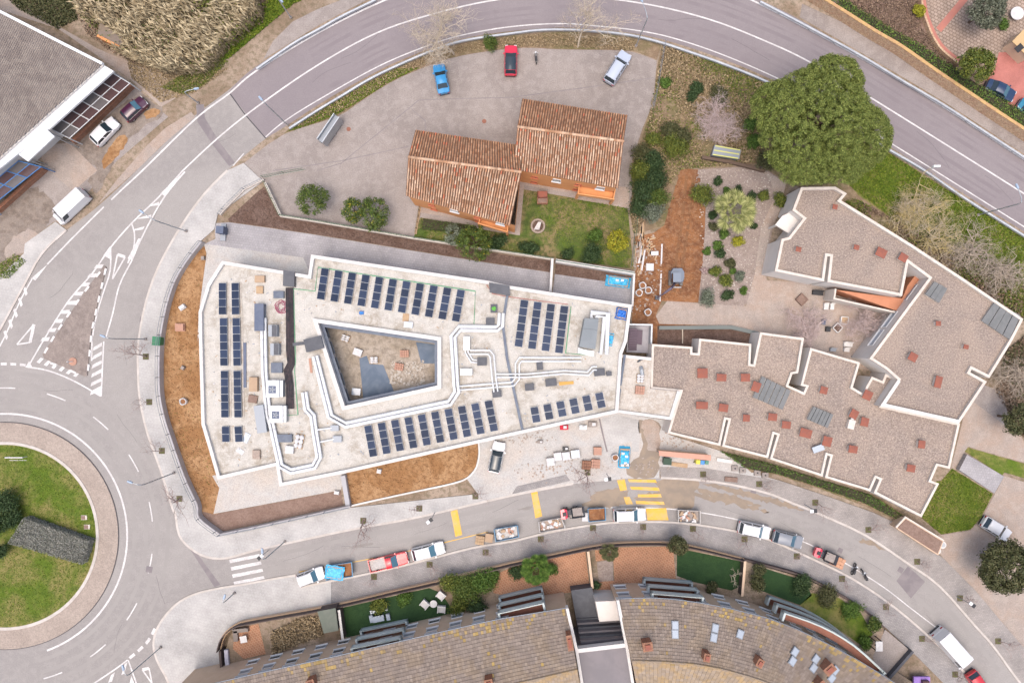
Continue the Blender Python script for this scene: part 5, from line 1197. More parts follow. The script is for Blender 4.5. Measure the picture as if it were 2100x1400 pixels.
# courtyard materials
for (x, y, l, ld, m_, r) in ((707, 693, 'pallet of white sacks in the courtyard corner', 'sacks', M_bag, 20), (733, 722, 'pallet of pale blocks left of the courtyard slate sheet', 'slab', M_bag, 20), (766, 738, 'pallet of white sacks beside the slate sheet', 'sacks', M_bag, 0), (829, 725, 'pallet of pinkish tiles at the right of the courtyard', 'bricks', M_pinkb, 0), (730, 803, 'pale blue wrapped pallet at the courtyard bottom corner', 'slab', M_sky, 5), (818, 752, 'pallet of broken orange tiles amid the courtyard rubble', 'bricks', M_pinkb, 10)):
    pallet('pallet', l, x, y, CF + 0.001, 1.2, 0.95, r, ld, 0.4, m_)
rub = MB()
for k in range(220):
    p = P(R.uniform(800, 870), R.uniform(740, 790), CF); rub.box((p.x, p.y, CF), (R.uniform(.08, .35), R.uniform(.08, .3), R.uniform(.03, .15)), R.uniform(0, 3))
rub.build('rubble', M_roofp, kind='stuff', label='scattered pale rubble on the courtyard floor')
rub = MB(); rr_ = PP(ROOF, PZ); yy_ = offset(PP(YARD, PZ), 1.0 * (-1 if area2(PP(YARD, PZ)) > 0 else 1), True); k = 0
while k < 420:
    p = P(R.uniform(420, 1290), R.uniform(530, 985), PZ)
    if inside(p, offset(rr_, 1.0 if area2(rr_) > 0 else -1.0, True)) and not inside(p, yy_): k += 1; rub.box((p.x, p.y, DECK), (R.uniform(.05, .35), R.uniform(.04, .15), R.uniform(.02, .1)), R.uniform(0, 3), m=R.choice([0, 0, 1, 2]))
rub.build('roof_litter', [M_frame, M_card, M_bag], kind='stuff', label='small offcuts and litter scattered over the screeded roof')
for i, (x, y) in enumerate(((650, 945), (612, 962), (700, 945), (735, 940), (470, 928), (488, 935), (500, 575), (545, 573))):
    pass
# white dish and air unit on the gravel roof
e = empty('roof_air_unit', P(1674, 918, GR), label='tilted pale blue-white panel unit beside the third roof slot', cat='air unit'); e.location.z = GR + 0.015; e.rotation_euler = (0, 0, math.radians(20))
MB().box((0, 0, 0), (0.1, 0.1, 0.5)).build('mast', M_steel, e); MB().box((0, 0, 0.5), (1.5, 0.8, 0.12)).build('panel', M_sky, e)
e = empty('roof_air_unit', P(1742, 869, GR), label='white box air unit between the two pink vents', cat='air unit'); e.location.z = GR + 0.015; e.rotation_euler = (0, 0, math.radians(-15))
MB().box((0, 0, 0), (0.85, 1.2, 0.6)).build('casing', M_parc, e); MB().cyl((0, 0.75, 0.2), 0.2, 0.25).build('outlet', M_whitemetal, e)
e = empty('vent_cowl', P(1316, 753, 4.4), label='leaning grey metal vent cowl on the link roof', cat='vent'); e.location.z = 3.915
MB().tube([(0, 0, 0), (0, -0.4, 0.35), (0.1, -1.0, 0.45)], 0.26, 10).build('duct', M_steel, e); MB().tube([(-0.5, 0.7, 0.12), (0.35, 1.15, 0.12)], 0.11, 8).build('offcut', M_dkgrey, e)
# ------------------------------------------------------------------ vehicles
M_tyre = mat('tyre_rubber', (0.02, 0.02, 0.02), rough=0.8); M_rim = mat('wheel_rim', (0.35, 0.35, 0.36), rough=0.35, metal=0.7)
M_cglass = mat('car_glass', (0.02, 0.032, 0.042), rough=0.06, spec=0.7); M_tealglass = mat('windscreen_reflecting_sky', (0.06, 0.14, 0.19), rough=0.08, spec=0.7)
M_hl = mat('headlamp', (0.55, 0.56, 0.58), rough=0.1); M_tl = mat('tail_lamp', (0.35, 0.02, 0.02), rough=0.2); M_trim = mat('black_trim', (0.03, 0.03, 0.033), rough=0.5)
CARP = {}
def paint(c):
    k = tuple(round(v, 3) for v in c)
    if k not in CARP: CARP[k] = mat('car_paint_%d' % len(CARP), c, rough=0.28, spec=0.5, coat=0.6)
    return CARP[k]
_w = MB().tube([(0, -0.1, 0), (0, 0.1, 0)], 0.32, 16); TYRE = _w.mesh('wheel', M_tyre)
_w = MB().tube([(0, -0.105, 0), (0, 0.105, 0)], 0.19, 10); RIM = _w.mesh('rim', M_rim)
ST = {  # rear glass (base, top), windscreen (top, base) as fractions from the rear; deck and bonnet heights as fractions of body height
    'hatch': (0.03, 0.13, 0.56, 0.73, 0.66, 0.62), 'sedan': (0.15, 0.29, 0.56, 0.73, 0.66, 0.62), 'suv': (0.02, 0.08, 0.60, 0.74, 0.62, 0.60), 'coupe': (0.08, 0.30, 0.52, 0.72, 0.66, 0.58),
    'van': (0.006, 0.02, 0.80, 0.91, 0.50, 0.50), 'mpv': (0.012, 0.05, 0.66, 0.84, 0.56, 0.52), 'pickup': (0.43, 0.46, 0.60, 0.74, 0.58, 0.58)}
def car(label, rear, front, W=1.78, Ht=1.48, style='hatch', c=(0.6, 0.6, 0.6), glassroof=False, ws=None, name='parked_car', cat='car', rails=False, group=None, z0=0.0, scale_l=1.0):
    a, b_ = P(*rear, 0.7), P(*front, 0.7); d = b_ - a; L = d.length * scale_l; cpt = (a + b_) / 2
    e = empty(name, (cpt.x, cpt.y, z0), math.atan2(d.y, d.x), label, cat, group)
    rb, rt, wt, wb, dk, bn = ST[style]; pm = paint(c); ws = ws or M_cglass
    X = lambda f: -L / 2 + L * f
    # lower body loft
    fr = [0.0, 0.015, 0.05, 0.12, 0.22, 0.40, 0.60, wb - 0.01, wb + 0.04, 0.88, 0.95, 0.985, 1.0]
    if style == 'pickup': fr = [0.42] + [f for f in fr if f > 0.44]
    rings = []
    for f in fr:
        t = min(f, 1 - f); kk = min(1.0, 0.80 + 0.20 * math.sqrt(min(1.0, t / 0.10)))
        if style in ('van', 'pickup') and f < 0.5: kk = max(kk, 0.95)
        w = W / 2 * kk
        hz = Ht * (dk if f < 0.5 * (rb + wb) else bn + (dk - bn) * 0.0)
        if f <= wb and f >= rb: hz = Ht * max(dk, bn)
        if f > wb: hz = Ht * (bn - 0.10 * (f - wb) / max(1 - wb, 0.05))
        if f in (0.0, 1.0): hz *= 0.86
        x = X(f); rings.append([(x, w * 0.92, 0.2), (x, w, 0.36), (x, w, hz * 0.72), (x, w * 0.95, hz * 0.95), (x, w * 0.80, hz), (x, 0, hz + 0.035), (x, -w * 0.80, hz), (x, -w * 0.95, hz * 0.95), (x, -w, hz * 0.72), (x, -w, 0.36), (x, -w * 0.92, 0.2)])
    body = MB().loft(rings); zb = Ht * max(dk, bn) - 0.02
    base = lambda f: f
    wB, wT = W / 2 * 0.91, W / 2 * 0.81
    if style == 'van': wB, wT = W / 2 * 0.97, W / 2 * 0.90
    bq = [(X(rb), -wB), (X(wb), -wB), (X(wb), wB), (X(rb), wB)]; tq = [(X(rt), -wT), (X(wt), -wT), (X(wt), wT), (X(rt), wT)]
    r0 = [(x, y, zb) for x, y in bq]; r1 = [(x, y, Ht - 0.06) for x, y in tq]
    body.loft([r0, r1], closed=True)
    body.build('body', pm, e, smooth=False)
    # roof panel with crown
    rf = MB(); n = 5; rows = []
    for i in range(n + 1):
        x = X(rt) + (X(wt) - X(rt)) * i / n; cz = 0.05 * math.sin(math.pi * i / n)
        rows.append([(x, -wT - 0.01, Ht - 0.08), (x, -wT * 0.92, Ht - 0.02 + cz * .3), (x, 0, Ht + 0.02 + cz), (x, wT * 0.92, Ht - 0.02 + cz * .3), (x, wT + 0.01, Ht - 0.08)])
    rf.loft(rows, closed=False, caps=False); rf.build('roof', M_cglass if glassroof else pm, e, smooth=True)
    def glass(nm, q, m, inset=0.07, out=0.014):
        q = [Vector(p) for p in q]; c_ = sum(q, Vector()) / 4; nn = (q[1] - q[0]).cross(q[3] - q[0]).normalized()
        if nn.dot(c_ - Vector((0, 0, Ht * 0.6))) < 0: nn = -nn
        g = [p.lerp(c_, inset) for p in q]
        MB().loft([[p - nn * 0.02 for p in g], [p + nn * out for p in g]]).build(nm, m, e)
    glass('windscreen', [r0[1], r0[2], r1[2], r1[1]], ws, 0.06)
    if style != 'van': glass('rear_window', [r0[3], r0[0], r1[0], r1[3]], M_cglass, 0.09)
    def side(y):
        i0, i1 = (0, 1) if y < 0 else (3, 2)
        A, B, C, D = Vector(r0[i0]), Vector(r0[i1]), Vector(r1[i1]), Vector(r1[i0])
        cuts = [(0.04, 0.48), (0.52, 0.96)] if style not in ('van', 'pickup') else ([(0.76, 0.97)] if style == 'van' else [(0.05, 0.95)])
        for s0, s1 in cuts: glass('side_window', [A.lerp(B, s0), A.lerp(B, s1), D.lerp(C, s1), D.lerp(C, s0)], M_cglass, 0.08)
    side(-1); side(1)
    for sy in (-1, 1):
        MB().box((X(wb) - 0.12, sy * (W / 2 + 0.07), zb - 0.02), (0.16, 0.2, 0.13)).build('mirror', pm, e)
        MB().box((X(0.975), sy * W * 0.33, Ht * bn * 0.66), (0.24, W * 0.20, 0.14)).build('headlight', M_hl, e)
        MB().box((X(0.0) + 0.06, sy * W * 0.36, Ht * dk * 0.62), (0.16, W * 0.17, 0.2)).build('tail_light', M_tl, e)
        for fx in (0.19, 0.82):
            o = add('wheel', TYRE, e, loc=(X(fx), sy * (W / 2 - 0.11), 0.32)); add('rim', RIM, o)
        if rails: MB().tube([(X(rt) + 0.2, sy * wT * 0.95, Ht + 0.03), (X(wt) - 0.2, sy * wT * 0.95, Ht + 0.03)], 0.025, 5).build('roof_rail', M_trim, e)
    MB().box((X(1.0) - 0.04, 0, 0.24), (0.14, W * 0.78, 0.18)).build('front_bumper', M_trim, e)
    MB().box((X(0.0) + 0.04, 0, 0.24), (0.14, W * 0.78, 0.18)).build('rear_bumper', M_trim, e)
    MB().box((X(1.0) + 0.02, 0, 0.42), (0.03, 0.5, 0.11)).build('number_plate', M_hl, e)
    if style == 'pickup':
        bx0, bx1 = X(0.0), X(0.43); bd = MB(); t = 0.08; zt = Ht * dk
        bd.box(((bx0 + bx1) / 2, 0, 0.35), (bx1 - bx0, W * 0.96, 0.2))
        for sy in (-1, 1): bd.box(((bx0 + bx1) / 2, sy * (W / 2 - t / 2 - 0.01), 0.35), (bx1 - bx0, t, zt - 0.35))
        bd.box((bx0 + t / 2, 0, 0.35), (t, W * 0.9, zt - 0.35)); bd.build('cargo_bed', pm, e)
        MB().box(((bx0 + bx1) / 2, 0, 0.56), (bx1 - bx0 - 0.2, W * 0.84, 0.02)).build('bed_liner', M_siteconc, e)
    return e
WHITE = (0.58, 0.58, 0.59)
car('bright blue saloon car in the car park, north of the houses', (911, 192), (899, 132), 1.7, 1.42, 'sedan', (0.03, 0.22, 0.46))
car('red coupe with a black glass roof in the car park', (1047, 155), (1048, 93), 1.78, 1.35, 'hatch', (0.50, 0.015, 0.045), True)
car('silver estate car parked slantwise beside the east car park fence', (1247, 170), (1285, 109), 1.85, 1.7, 'suv', (0.38, 0.42, 0.50), rails=True)
car('white hatchback in the forecourt next to the orange silt', (193, 293), (237, 247), 1.8, 1.5, 'hatch', WHITE)
car('dark purple hatchback in the forecourt by the brick wall', (255, 243), (296, 205), 1.72, 1.48, 'hatch', (0.05, 0.012, 0.034), ws=M_tealglass)
car('white delivery van stopped at the forecourt edge', (177, 396), (117, 452), 1.95, 1.95, 'van', WHITE, name='delivery_van', cat='van')
car('white car with a dark glass roof parked south of the solar building', (1012, 968), (1025, 906), 1.8, 1.5, 'hatch', WHITE, True)
car('white estate car parked in front of the blue-tarped skip', (611, 1191), (664, 1172), 1.78, 1.55, 'suv', WHITE, ws=M_tealglass, rails=True)
car('red pickup truck with an open grey bed beside the kerb', (757, 1161), (836, 1142), 1.75, 1.6, 'pickup', (0.52, 0.02, 0.03), ws=M_tealglass, name='pickup_truck', cat='pickup')
car('white hatchback parked just ahead of the red pickup', (845, 1138), (911, 1121), 1.78, 1.5, 'hatch', WHITE, ws=M_tealglass)
car('white pickup-like van beside the yellow painted bay', (1258, 1056), (1324, 1054), 1.8, 1.65, 'suv', WHITE, ws=M_tealglass, rails=True)
car('white car with ribbed roof bars between skip and grey car', (1514, 1079), (1578, 1093), 1.8, 1.75, 'suv', WHITE, ws=M_tealglass, rails=True)
car('grey hatchback with a teal windscreen behind the white ribbed car', (1585, 1097), (1645, 1113), 1.8, 1.5, 'hatch', (0.20, 0.21, 0.23), ws=M_tealglass)
car('long white panel van parked at the bottom right kerb', (1920, 1293), (1981, 1362), 2.1, 2.5, 'van', WHITE, name='panel_van', cat='van')
car('red car cut off by the bottom edge behind the white van', (1990, 1378), (2022, 1425), 1.75, 1.45, 'hatch', (0.45, 0.02, 0.03))
car('white car parked on the dirt yard beside the oak', (2016, 1067), (2069, 1100), 1.8, 1.5, 'hatch', WHITE)
car('dark navy saloon on the pink driveway', (2023, 172), (2080, 199), 1.75, 1.42, 'sedan', (0.012, 0.03, 0.075), ws=M_tealglass)
car('teal blue car at the right edge of the pink driveway', (2090, 210), (2140, 245), 1.75, 1.42, 'sedan', (0.02, 0.16, 0.26))
def moto(label, p0, p1, c=(0.02, 0.02, 0.025), name='motorcycle', z0=0.0):
    a, b_ = P(*p0, 0.5), P(*p1, 0.5); d = b_ - a; L = d.length; cpt = (a + b_) / 2
    e = empty(name, (cpt.x, cpt.y, z0), math.atan2(d.y, d.x), label, 'motorcycle')
    for fx in (-0.36, 0.36):
        o = add('wheel', TYRE, e, loc=(L * fx, 0, 0.3)); o.scale = (0.94, 0.55, 0.94); add('rim', RIM, o)
    MB().loft([[(x, -w, z), (x, w, z), (x, w * .7, z + h), (x, -w * .7, z + h)] for x, w, z, h in ((-L * .42, .08, .55, .15), (-L * .2, .17, .5, .3), (L * .02, .15, .4, .38), (L * .22, .16, .55, .4), (L * .36, .06, .6, .2))]).build('body', paint(c), e)
    MB().loft([[(x, -w, .82), (x, w, .82), (x, w * .8, .9), (x, -w * .8, .9)] for x, w in ((-L * .40, .1), (-L * .2, .16), (0, .12))]).build('seat', M_trim, e)
    MB().tube([(L * .22, -.36, 1.0), (L * .28, -.12, 1.03), (L * .28, .12, 1.03), (L * .22, .36, 1.0)], 0.025, 5).build('handlebar', M_steel, e)
    MB().tube([(L * .36, 0, .3), (L * .26, 0, 1.0)], 0.05, 6).build('fork', M_steel, e)
    MB().box((L * .34, 0, .85), (.12, .2, .16)).build('headlight', M_hl, e)
    return e
moto('black scooter standing alone in the car park', (1100, 130), (1098, 106))
moto('black motorcycle nearer the orange-loaded pallet', (1748, 1178), (1756, 1156))
moto('slim black motorcycle beyond the first one, towards the dark bay', (1778, 1190), (1768, 1168))
# excavator
def excavator():
    c = P(1388, 568, 1.0); e = empty('mini_excavator', (c.x, c.y, 0.014), 0, 'small dark blue excavator digging in the brown soil strip', 'excavator')
    for sx in (-1, 1):
        t = MB().loft([[(sx * .75 + x, y, z) for x, z in ((-.18, .0), (.18, .0), (.18, .42), (-.18, .42))] for y in (-1.1, 0.9)]); t.build('track', mat('track_rubber', (0.16, 0.15, 0.14), rough=.9) if sx < 0 else MATS['track_rubber'], e)
    MB().box((0, -1.35, 0.1), (1.5, 0.1, 0.35)).build('dozer_blade', M_steel, e)
    MB().box((0, -0.1, 0.42), (1.2, 1.6, 0.25)).build('undercarriage', M_dkgrey, e)
    h = empty('house_pivot') if False else None
    up = MB()
    up.loft([[(x * k, y * k + .15, z) for x, y in ((-.75, -.9), (.75, -.9), (.95, -.3), (.95, .5), (.6, 1.05), (-.6, 1.05), (-.95, .5), (-.95, -.3))] for z, k in ((.7, .95), (1.3, 1), (1.5, .92))]); up.build('upper_body', paint((0.07, 0.10, 0.15)), e)
    MB().box((-.35, -.2, 1.45), (1.0, 1.2, 1.1), top=.9).build('cab', M_cglass, e); MB().box((-.35, -.2, 2.55), (1.05, 1.25, .08)).build('cab_roof', paint((0.09, 0.12, 0.17)), e)
    p = [Vector((-.3, -.9, 1.2)), Vector((-1.1, -1.6, 2.6)), Vector((-1.9, -2.25, 1.9))]
    MB().tube(p, .14, 6).build('boom', paint((0.09, 0.07, 0.10)), e); MB().tube([p[2], Vector((-2.5, -2.75, .5))], .11, 6).build('dipper', paint((0.09, 0.07, 0.10)), e)
    MB().loft([[(-2.5 + x, -2.75 + y, z) for x, y in ((-.3, -.25), (.25, -.3), (.3, .2), (-.25, .25))] for z in (.05, .5)]).build('bucket', M_dkgrey, e)
excavator()
def dumper(label, px, py, rot, z0=0.0):
    c = P(px, py, .7); e = empty('site_dumper', (c.x, c.y, z0), math.radians(-rot), label, 'dumper'); rp = paint((0.5, 0.03, 0.06))
    for sx in (-.75, .6):
        for sy in (-1, 1): o = add('wheel', TYRE, e, loc=(sx, sy * .55, .32)); add('rim', RIM, o)
    MB().box((.1, 0, .4), (2.2, .7, .25)).build('chassis', M_dkgrey, e)
    MB().loft([[(-1.5, -.55, .6), (-1.5, .55, .6), (-1.5, .6, 1.15), (-1.5, -.6, 1.15)], [(-.95, -.6, .55), (-.95, .6, .55), (-.95, .7, 1.2), (-.95, -.7, 1.2)], [(-.6, -.5, .6), (-.6, .5, .6), (-.6, .55, 1.1), (-.6, -.55, 1.1)]]).build('cover', rp, e)
    MB().box((-1.0, 0, 1.16), (.5, .5, .12)).build('seat', M_trim, e)
    for sy in (-.45, .45): MB().tube([(-.35, sy, .65), (-.35, sy, 2.0), (-.1, sy, 2.0)], .04, 5).build('roll_bar', M_trim, e)
    mb = MB(); sk = [[(.1, -.6, .7), (.1, .6, .7), (1.5, .6, .7), (1.5, -.6, .7)], [(-.05, -.75, 1.2), (-.05, .75, 1.2), (1.75, .75, 1.2), (1.75, -.75, 1.2)]]
    mb.loft(sk, caps=False).poly(sk[0]); mb.build('skip', M_dkgrey, e); MB().box((.8, 0, .75), (1.3, 1.1, .2)).build('load', M_conc, e)
    return e
dumper('red and grey site dumper at the kerb beside the soil skip', 1172, 1050, -8)
dumper('red site dumper in front of the orange brick pallet', 1690, 1137, 22)
# ------------------------------------------------------------------ vegetation
def leafmat(name, c1, c2, v=0.25, rough=0.6): return mat(name, c1, c2, isl=1.0 + v, rough=rough, spec=0.2)
L_pine = leafmat('pine_needles', (0.075, 0.11, 0.022), (0.22, 0.25, 0.065), .4); L_cit = leafmat('citrus_leaves', (0.035, 0.07, 0.016), (0.12, 0.15, 0.03)); L_lem = leafmat('yellow_lemon_leaves', (0.16, 0.17, 0.015), (0.36, 0.33, 0.03))
L_dark = leafmat('dark_evergreen', (0.022, 0.045, 0.018), (0.055, 0.085, 0.03)); L_oak = leafmat('holm_oak_leaves', (0.045, 0.055, 0.022), (0.105, 0.10, 0.045)); L_olive = leafmat('olive_leaves', (0.075, 0.085, 0.055), (0.15, 0.16, 0.115))
L_rose = leafmat('rosemary_hedge', (0.13, 0.14, 0.115), (0.26, 0.25, 0.22)); L_green = leafmat('garden_green', (0.04, 0.085, 0.015), (0.10, 0.16, 0.03)); L_gorse = leafmat('yellow_green_hedge', (0.05, 0.08, 0.018), (0.16, 0.17, 0.03))
L_reed = leafmat('dry_reed', (0.15, 0.11, 0.06), (0.40, 0.33, 0.21), 0.35, 0.8); L_dry = leafmat('dry_grass', (0.20, 0.145, 0.08), (0.34, 0.26, 0.16), 0.3, 0.9); L_grass = leafmat('grass_blades', (0.05, 0.105, 0.008), (0.16, 0.19, 0.022), 0.3, 0.8)
L_pgreen = leafmat('palm_leaf', (0.13, 0.15, 0.045), (0.33, 0.33, 0.14), 0.25); L_grey = leafmat('grey_shrub', (0.10, 0.12, 0.08), (0.17, 0.19, 0.14)); L_brown = leafmat('bare_brown_twigs', (0.13, 0.085, 0.06), (0.24, 0.17, 0.12), 0.3, 0.9)
L_hedge = leafmat('fresh_hedge', (0.045, 0.10, 0.02), (0.14, 0.19, 0.035))
L_pinkt = leafmat('pink_blossom_twigs', (0.26, 0.18, 0.165), (0.42, 0.33, 0.31), 0.25, 0.9)
M_bark = mat('grey_bark', (0.30, 0.24, 0.19), (0.38, 0.31, 0.25), 3.0, rough=0.95); M_barkl = mat('pale_bark', (0.42, 0.35, 0.27), (0.5, 0.43, 0.34), 3.0, rough=0.95); M_lich = mat('lichened_bark', (0.33, 0.28, 0.21), (0.37, 0.29, 0.12), 0.7, rough=0.95); M_barkd = mat('brown_bark', (0.11, 0.075, 0.055), rough=0.95)
M_barkq = mat('pink_blossom_bark', (0.36, 0.28, 0.26), (0.46, 0.37, 0.35), 2.0, rough=0.95); M_barkt = mat('tan_twig_bark', (0.27, 0.22, 0.175), (0.34, 0.285, 0.225), 2.0, rough=0.95)
M_barkp = mat('mauve_bark', (0.22, 0.16, 0.145), (0.28, 0.21, 0.19), 3.0, rough=0.95)

def leaf_mesh(name, C, Nn, size, m, aspect=0.55, rng=NP):
    n = len(C); Nn = Nn / np.maximum(np.linalg.norm(Nn, axis=1, keepdims=True), 1e-6)
    t = rng.normal(size=(n, 3)); t -= Nn * np.sum(t * Nn, 1, keepdims=True); t /= np.maximum(np.linalg.norm(t, axis=1, keepdims=True), 1e-6)
    b = np.cross(Nn, t); s = np.asarray(size).reshape(-1, 1) * 0.5
    V = np.stack([C - t * s - b * s * aspect * 0.5, C - t * s * 0.1 + b * s * aspect, C + t * s, C + t * s * 0.1 - b * s * aspect], 1).reshape(-1, 3)
    me = bpy.data.meshes.new(name); me.vertices.add(4 * n); me.vertices.foreach_set('co', V.astype(np.float32).ravel())
    me.loops.add(4 * n); me.loops.foreach_set('vertex_index', np.arange(4 * n, dtype=np.int32)); me.polygons.add(n); me.polygons.foreach_set('loop_start', np.arange(0, 4 * n, 4, dtype=np.int32))
    me.materials.append(m); me.update(calc_edges=True); return me

def clumps_on(rx, ry, rz, n, rng=NP, low=-0.25, inner=0.25):
    d = rng.normal(size=(n * 3, 3)); d /= np.linalg.norm(d, axis=1, keepdims=True); d = d[d[:, 2] > low][:n]
    k = 1 - inner * rng.random((len(d), 1)) ** 1.5
    return d * k * np.array([rx, ry, rz])
def leaves_on(cl, cr, per, size, rng=NP, flat=0.8):
    n = len(cl); d = rng.normal(size=(n, per, 3)); d /= np.linalg.norm(d, axis=2, keepdims=True); d[:, :, 2] = np.abs(d[:, :, 2]) * 0.9 + d[:, :, 2] * 0.1
    r = (0.55 + 0.5 * rng.random((n, per, 1))) * (cr * (0.7 + 0.6 * rng.random((n, 1, 1))))
    C = cl[:, None, :] + d * r * np.array([1, 1, flat]); N = d + rng.normal(size=d.shape) * 0.45
    return C.reshape(-1, 3), N.reshape(-1, 3), size * (0.6 + 0.8 * rng.random(n * per))

def tree(name, label, px, py, r_px, z_c, rz, m, nclump=60, cr=None, per=40, leaf=0.25, cat='tree', trunk=True, ry=None, group=None, fruit=None, gz=0.0, low=-0.25, bark=None, rot=0.0):
    """leafy tree: crown centre seen at pixel px,py with radius r_px at height z_c"""
    c = P(px, py, z_c); k = (H - z_c) / H / S; rx = r_px * k; ry_ = (ry if ry else r_px) * k
    e = empty(name, (c.x, c.y, gz), rot, label, cat, group); zc = z_c - gz
    cr = cr or rx * 0.3
    cl = clumps_on(max(rx - cr * .8, rx * .3), max(ry_ - cr * .8, ry_ * .3), rz, nclump, low=low)
    C, Nn, sz = leaves_on(cl, cr, per, leaf); C[:, 2] = np.maximum(C[:, 2] + zc, 0.05)
    add('crown', leaf_mesh('crown', C, Nn, sz, m), e)
    if trunk:
        mb = MB(); tr = max(0.06, rx * 0.06); top = Vector((0, 0, max(zc - rz * .2, 0.3)))
        mb.tube([(0, 0, 0), (0.05, 0.03, top.z * .5), top], tr * 1.25, 7, r1=tr * 0.7)
        for i in range(0, len(cl), max(1, len(cl) // 14)):
            q = Vector(cl[i]) + Vector((0, 0, zc)); mb.tube([Vector((0, 0, top.z * .6)), Vector((q.x * .5, q.y * .5, (top.z * .6 + q.z) / 2)), q], tr * .5, 5, r1=tr * .12)
        mb.build('trunk', bark or M_barkd, e)
    if fruit:
        fm, fn = fruit; fb = MB(); pos = C[NP.integers(0, len(C), fn)]
        for p in pos: fb.blob((p[0], p[1], p[2] + .03), .06, .06, .06, nu=5, nv=3)
        fb.build('fruit', fm, e, kind='stuff')
    return e

def shrub(label, px, py, r_px, h, m, name='shrub', leaf=0.2, n=None, ry=None, group=None, gz=0.0, cat='shrub', rot=0.0):
    c = P(px, py, h * .6); rx = r_px * (H - h) / H / S; ryy = (ry or r_px) * (H - h) / H / S
    e = empty(name, (c.x, c.y, gz), rot, label, cat, group); n = n or int(26 + 30 * rx * ryy)
    cl = clumps_on(rx * .75, ryy * .75, h * .45, n, low=-.1, inner=.5); ph_ = NP.uniform(0, 6.28, 3); an_ = np.arctan2(cl[:, 1], cl[:, 0]); cl[:, :2] *= (1 + .22 * np.sin(2 * an_ + ph_[0]) + .14 * np.sin(3 * an_ + ph_[1]) + .1 * np.sin(5 * an_ + ph_[2]))[:, None]; cl[:, 2] += h * .45
    C, Nn, sz = leaves_on(cl, min(rx, ryy) * .38, 26, leaf); C[:, 2] = np.clip(C[:, 2], .03, None)
    add('foliage', leaf_mesh('foliage', C, Nn, sz, m), e)
    mb = MB()
    for i in range(5): q = cl[i * len(cl) // 5]; mb.tube([(0, 0, 0), (q[0] * .5, q[1] * .5, q[2] * .7), tuple(q)], .03, 4, r1=.01)
    mb.build('stem', M_barkd, e)
    return e

def hedge(label, poly_px, h, m, per_m2=70, leaf=0.16, gz=0.0, name='hedge', cat='hedge', bumpy=0.25, group=None, core_m=None):
    w = PP(poly_px, h + gz); xs = [p.x for p in w]; ys = [p.y for p in w]; c = Vector((sum(xs) / len(xs), sum(ys) / len(ys), gz))
    A = abs(area2(w)) / 2; n = int(A * per_m2 * 1.0); pts = []
    while len(pts) < n:
        x, y = NP.uniform(min(xs), max(xs)), NP.uniform(min(ys), max(ys))
        if inside((x, y), w): pts.append((x, y))
    pts = np.array(pts); ph = np.sin(pts[:, 0] * 1.9 + 1) * np.cos(pts[:, 1] * 2.3) * .5 + np.sin(pts[:, 0] * .7 - pts[:, 1] * 1.1) * .5
    z = h * (1 - bumpy * .5 + bumpy * .5 * ph) - h * .35 * NP.random(n) ** 2
    C = np.column_stack([pts[:, 0] - c.x, pts[:, 1] - c.y, z]); Nn = np.tile([0, 0, 1.0], (n, 1)) + NP.normal(size=(n, 3)) * .6
    # sides
    S_ = []; SN = []
    for i in range(len(w)):
        a, b_ = w[i], w[(i + 1) % len(w)]; L = (b_ - a).xy.length; k = int(L * h * per_m2 * .8); t = NP.random(k)
        nn = Vector(((b_ - a).y, -(b_ - a).x)).normalized() * (1 if area2(w) > 0 else -1)
        for tt in t:
            q = a.lerp(b_, tt); o = NP.uniform(-.15, .05); S_.append((q.x + nn.x * o - c.x, q.y + nn.y * o - c.y, NP.uniform(0.03, h * .97))); SN.append((nn.x + NP.normal() * .4, nn.y + NP.normal() * .4, .4 + NP.normal() * .4))
    C = np.vstack([C, np.array(S_)]); Nn = np.vstack([Nn, np.array(SN)]); sz = leaf * (.6 + .8 * NP.random(len(C)))
    e = empty(name, tuple(c), 0, label, cat, group); add('foliage', leaf_mesh('foliage', C, Nn, sz, m), e)
    core = MB().prism([Vector((p.x - c.x, p.y - c.y)) * .93 for p in w], 0, h * .72); core.build('stem', core_m or M_hcore, e)
    return e
M_hcore = mat('hedge_twigs', (0.03, 0.028, 0.016), (0.05, 0.045, 0.025), 3.0, rough=1.0)

def tufts(name, label, poly_px, n, h, size, m, gz=0.0, mix=None, zmix=0.35):
    """uncountable grass or scrub: one stuff object"""
    w = PP(poly_px, gz); xs = [p.x for p in w]; ys = [p.y for p in w]; pts = []
    while len(pts) < n:
        x, y = NP.uniform(min(xs), max(xs)), NP.uniform(min(ys), max(ys))
        if mix is not None and (math.sin(x * mix + 1.3) * math.cos(y * mix * 1.2) + math.sin((x + y) * mix * .5) < NP.uniform(-1.2, 1.2)): continue
        if inside((x, y), w): pts.append((x, y))
    pts = np.array(pts); C = np.column_stack([pts, gz + .03 + h * NP.random(n) ** 1.6]); Nn = np.tile([0, 0, .8], (n, 1)) + NP.normal(size=(n, 3)) * .7
    return add(name, leaf_mesh(name, C, Nn, size * (.5 + NP.random(n)), m), kind='stuff', label=label)

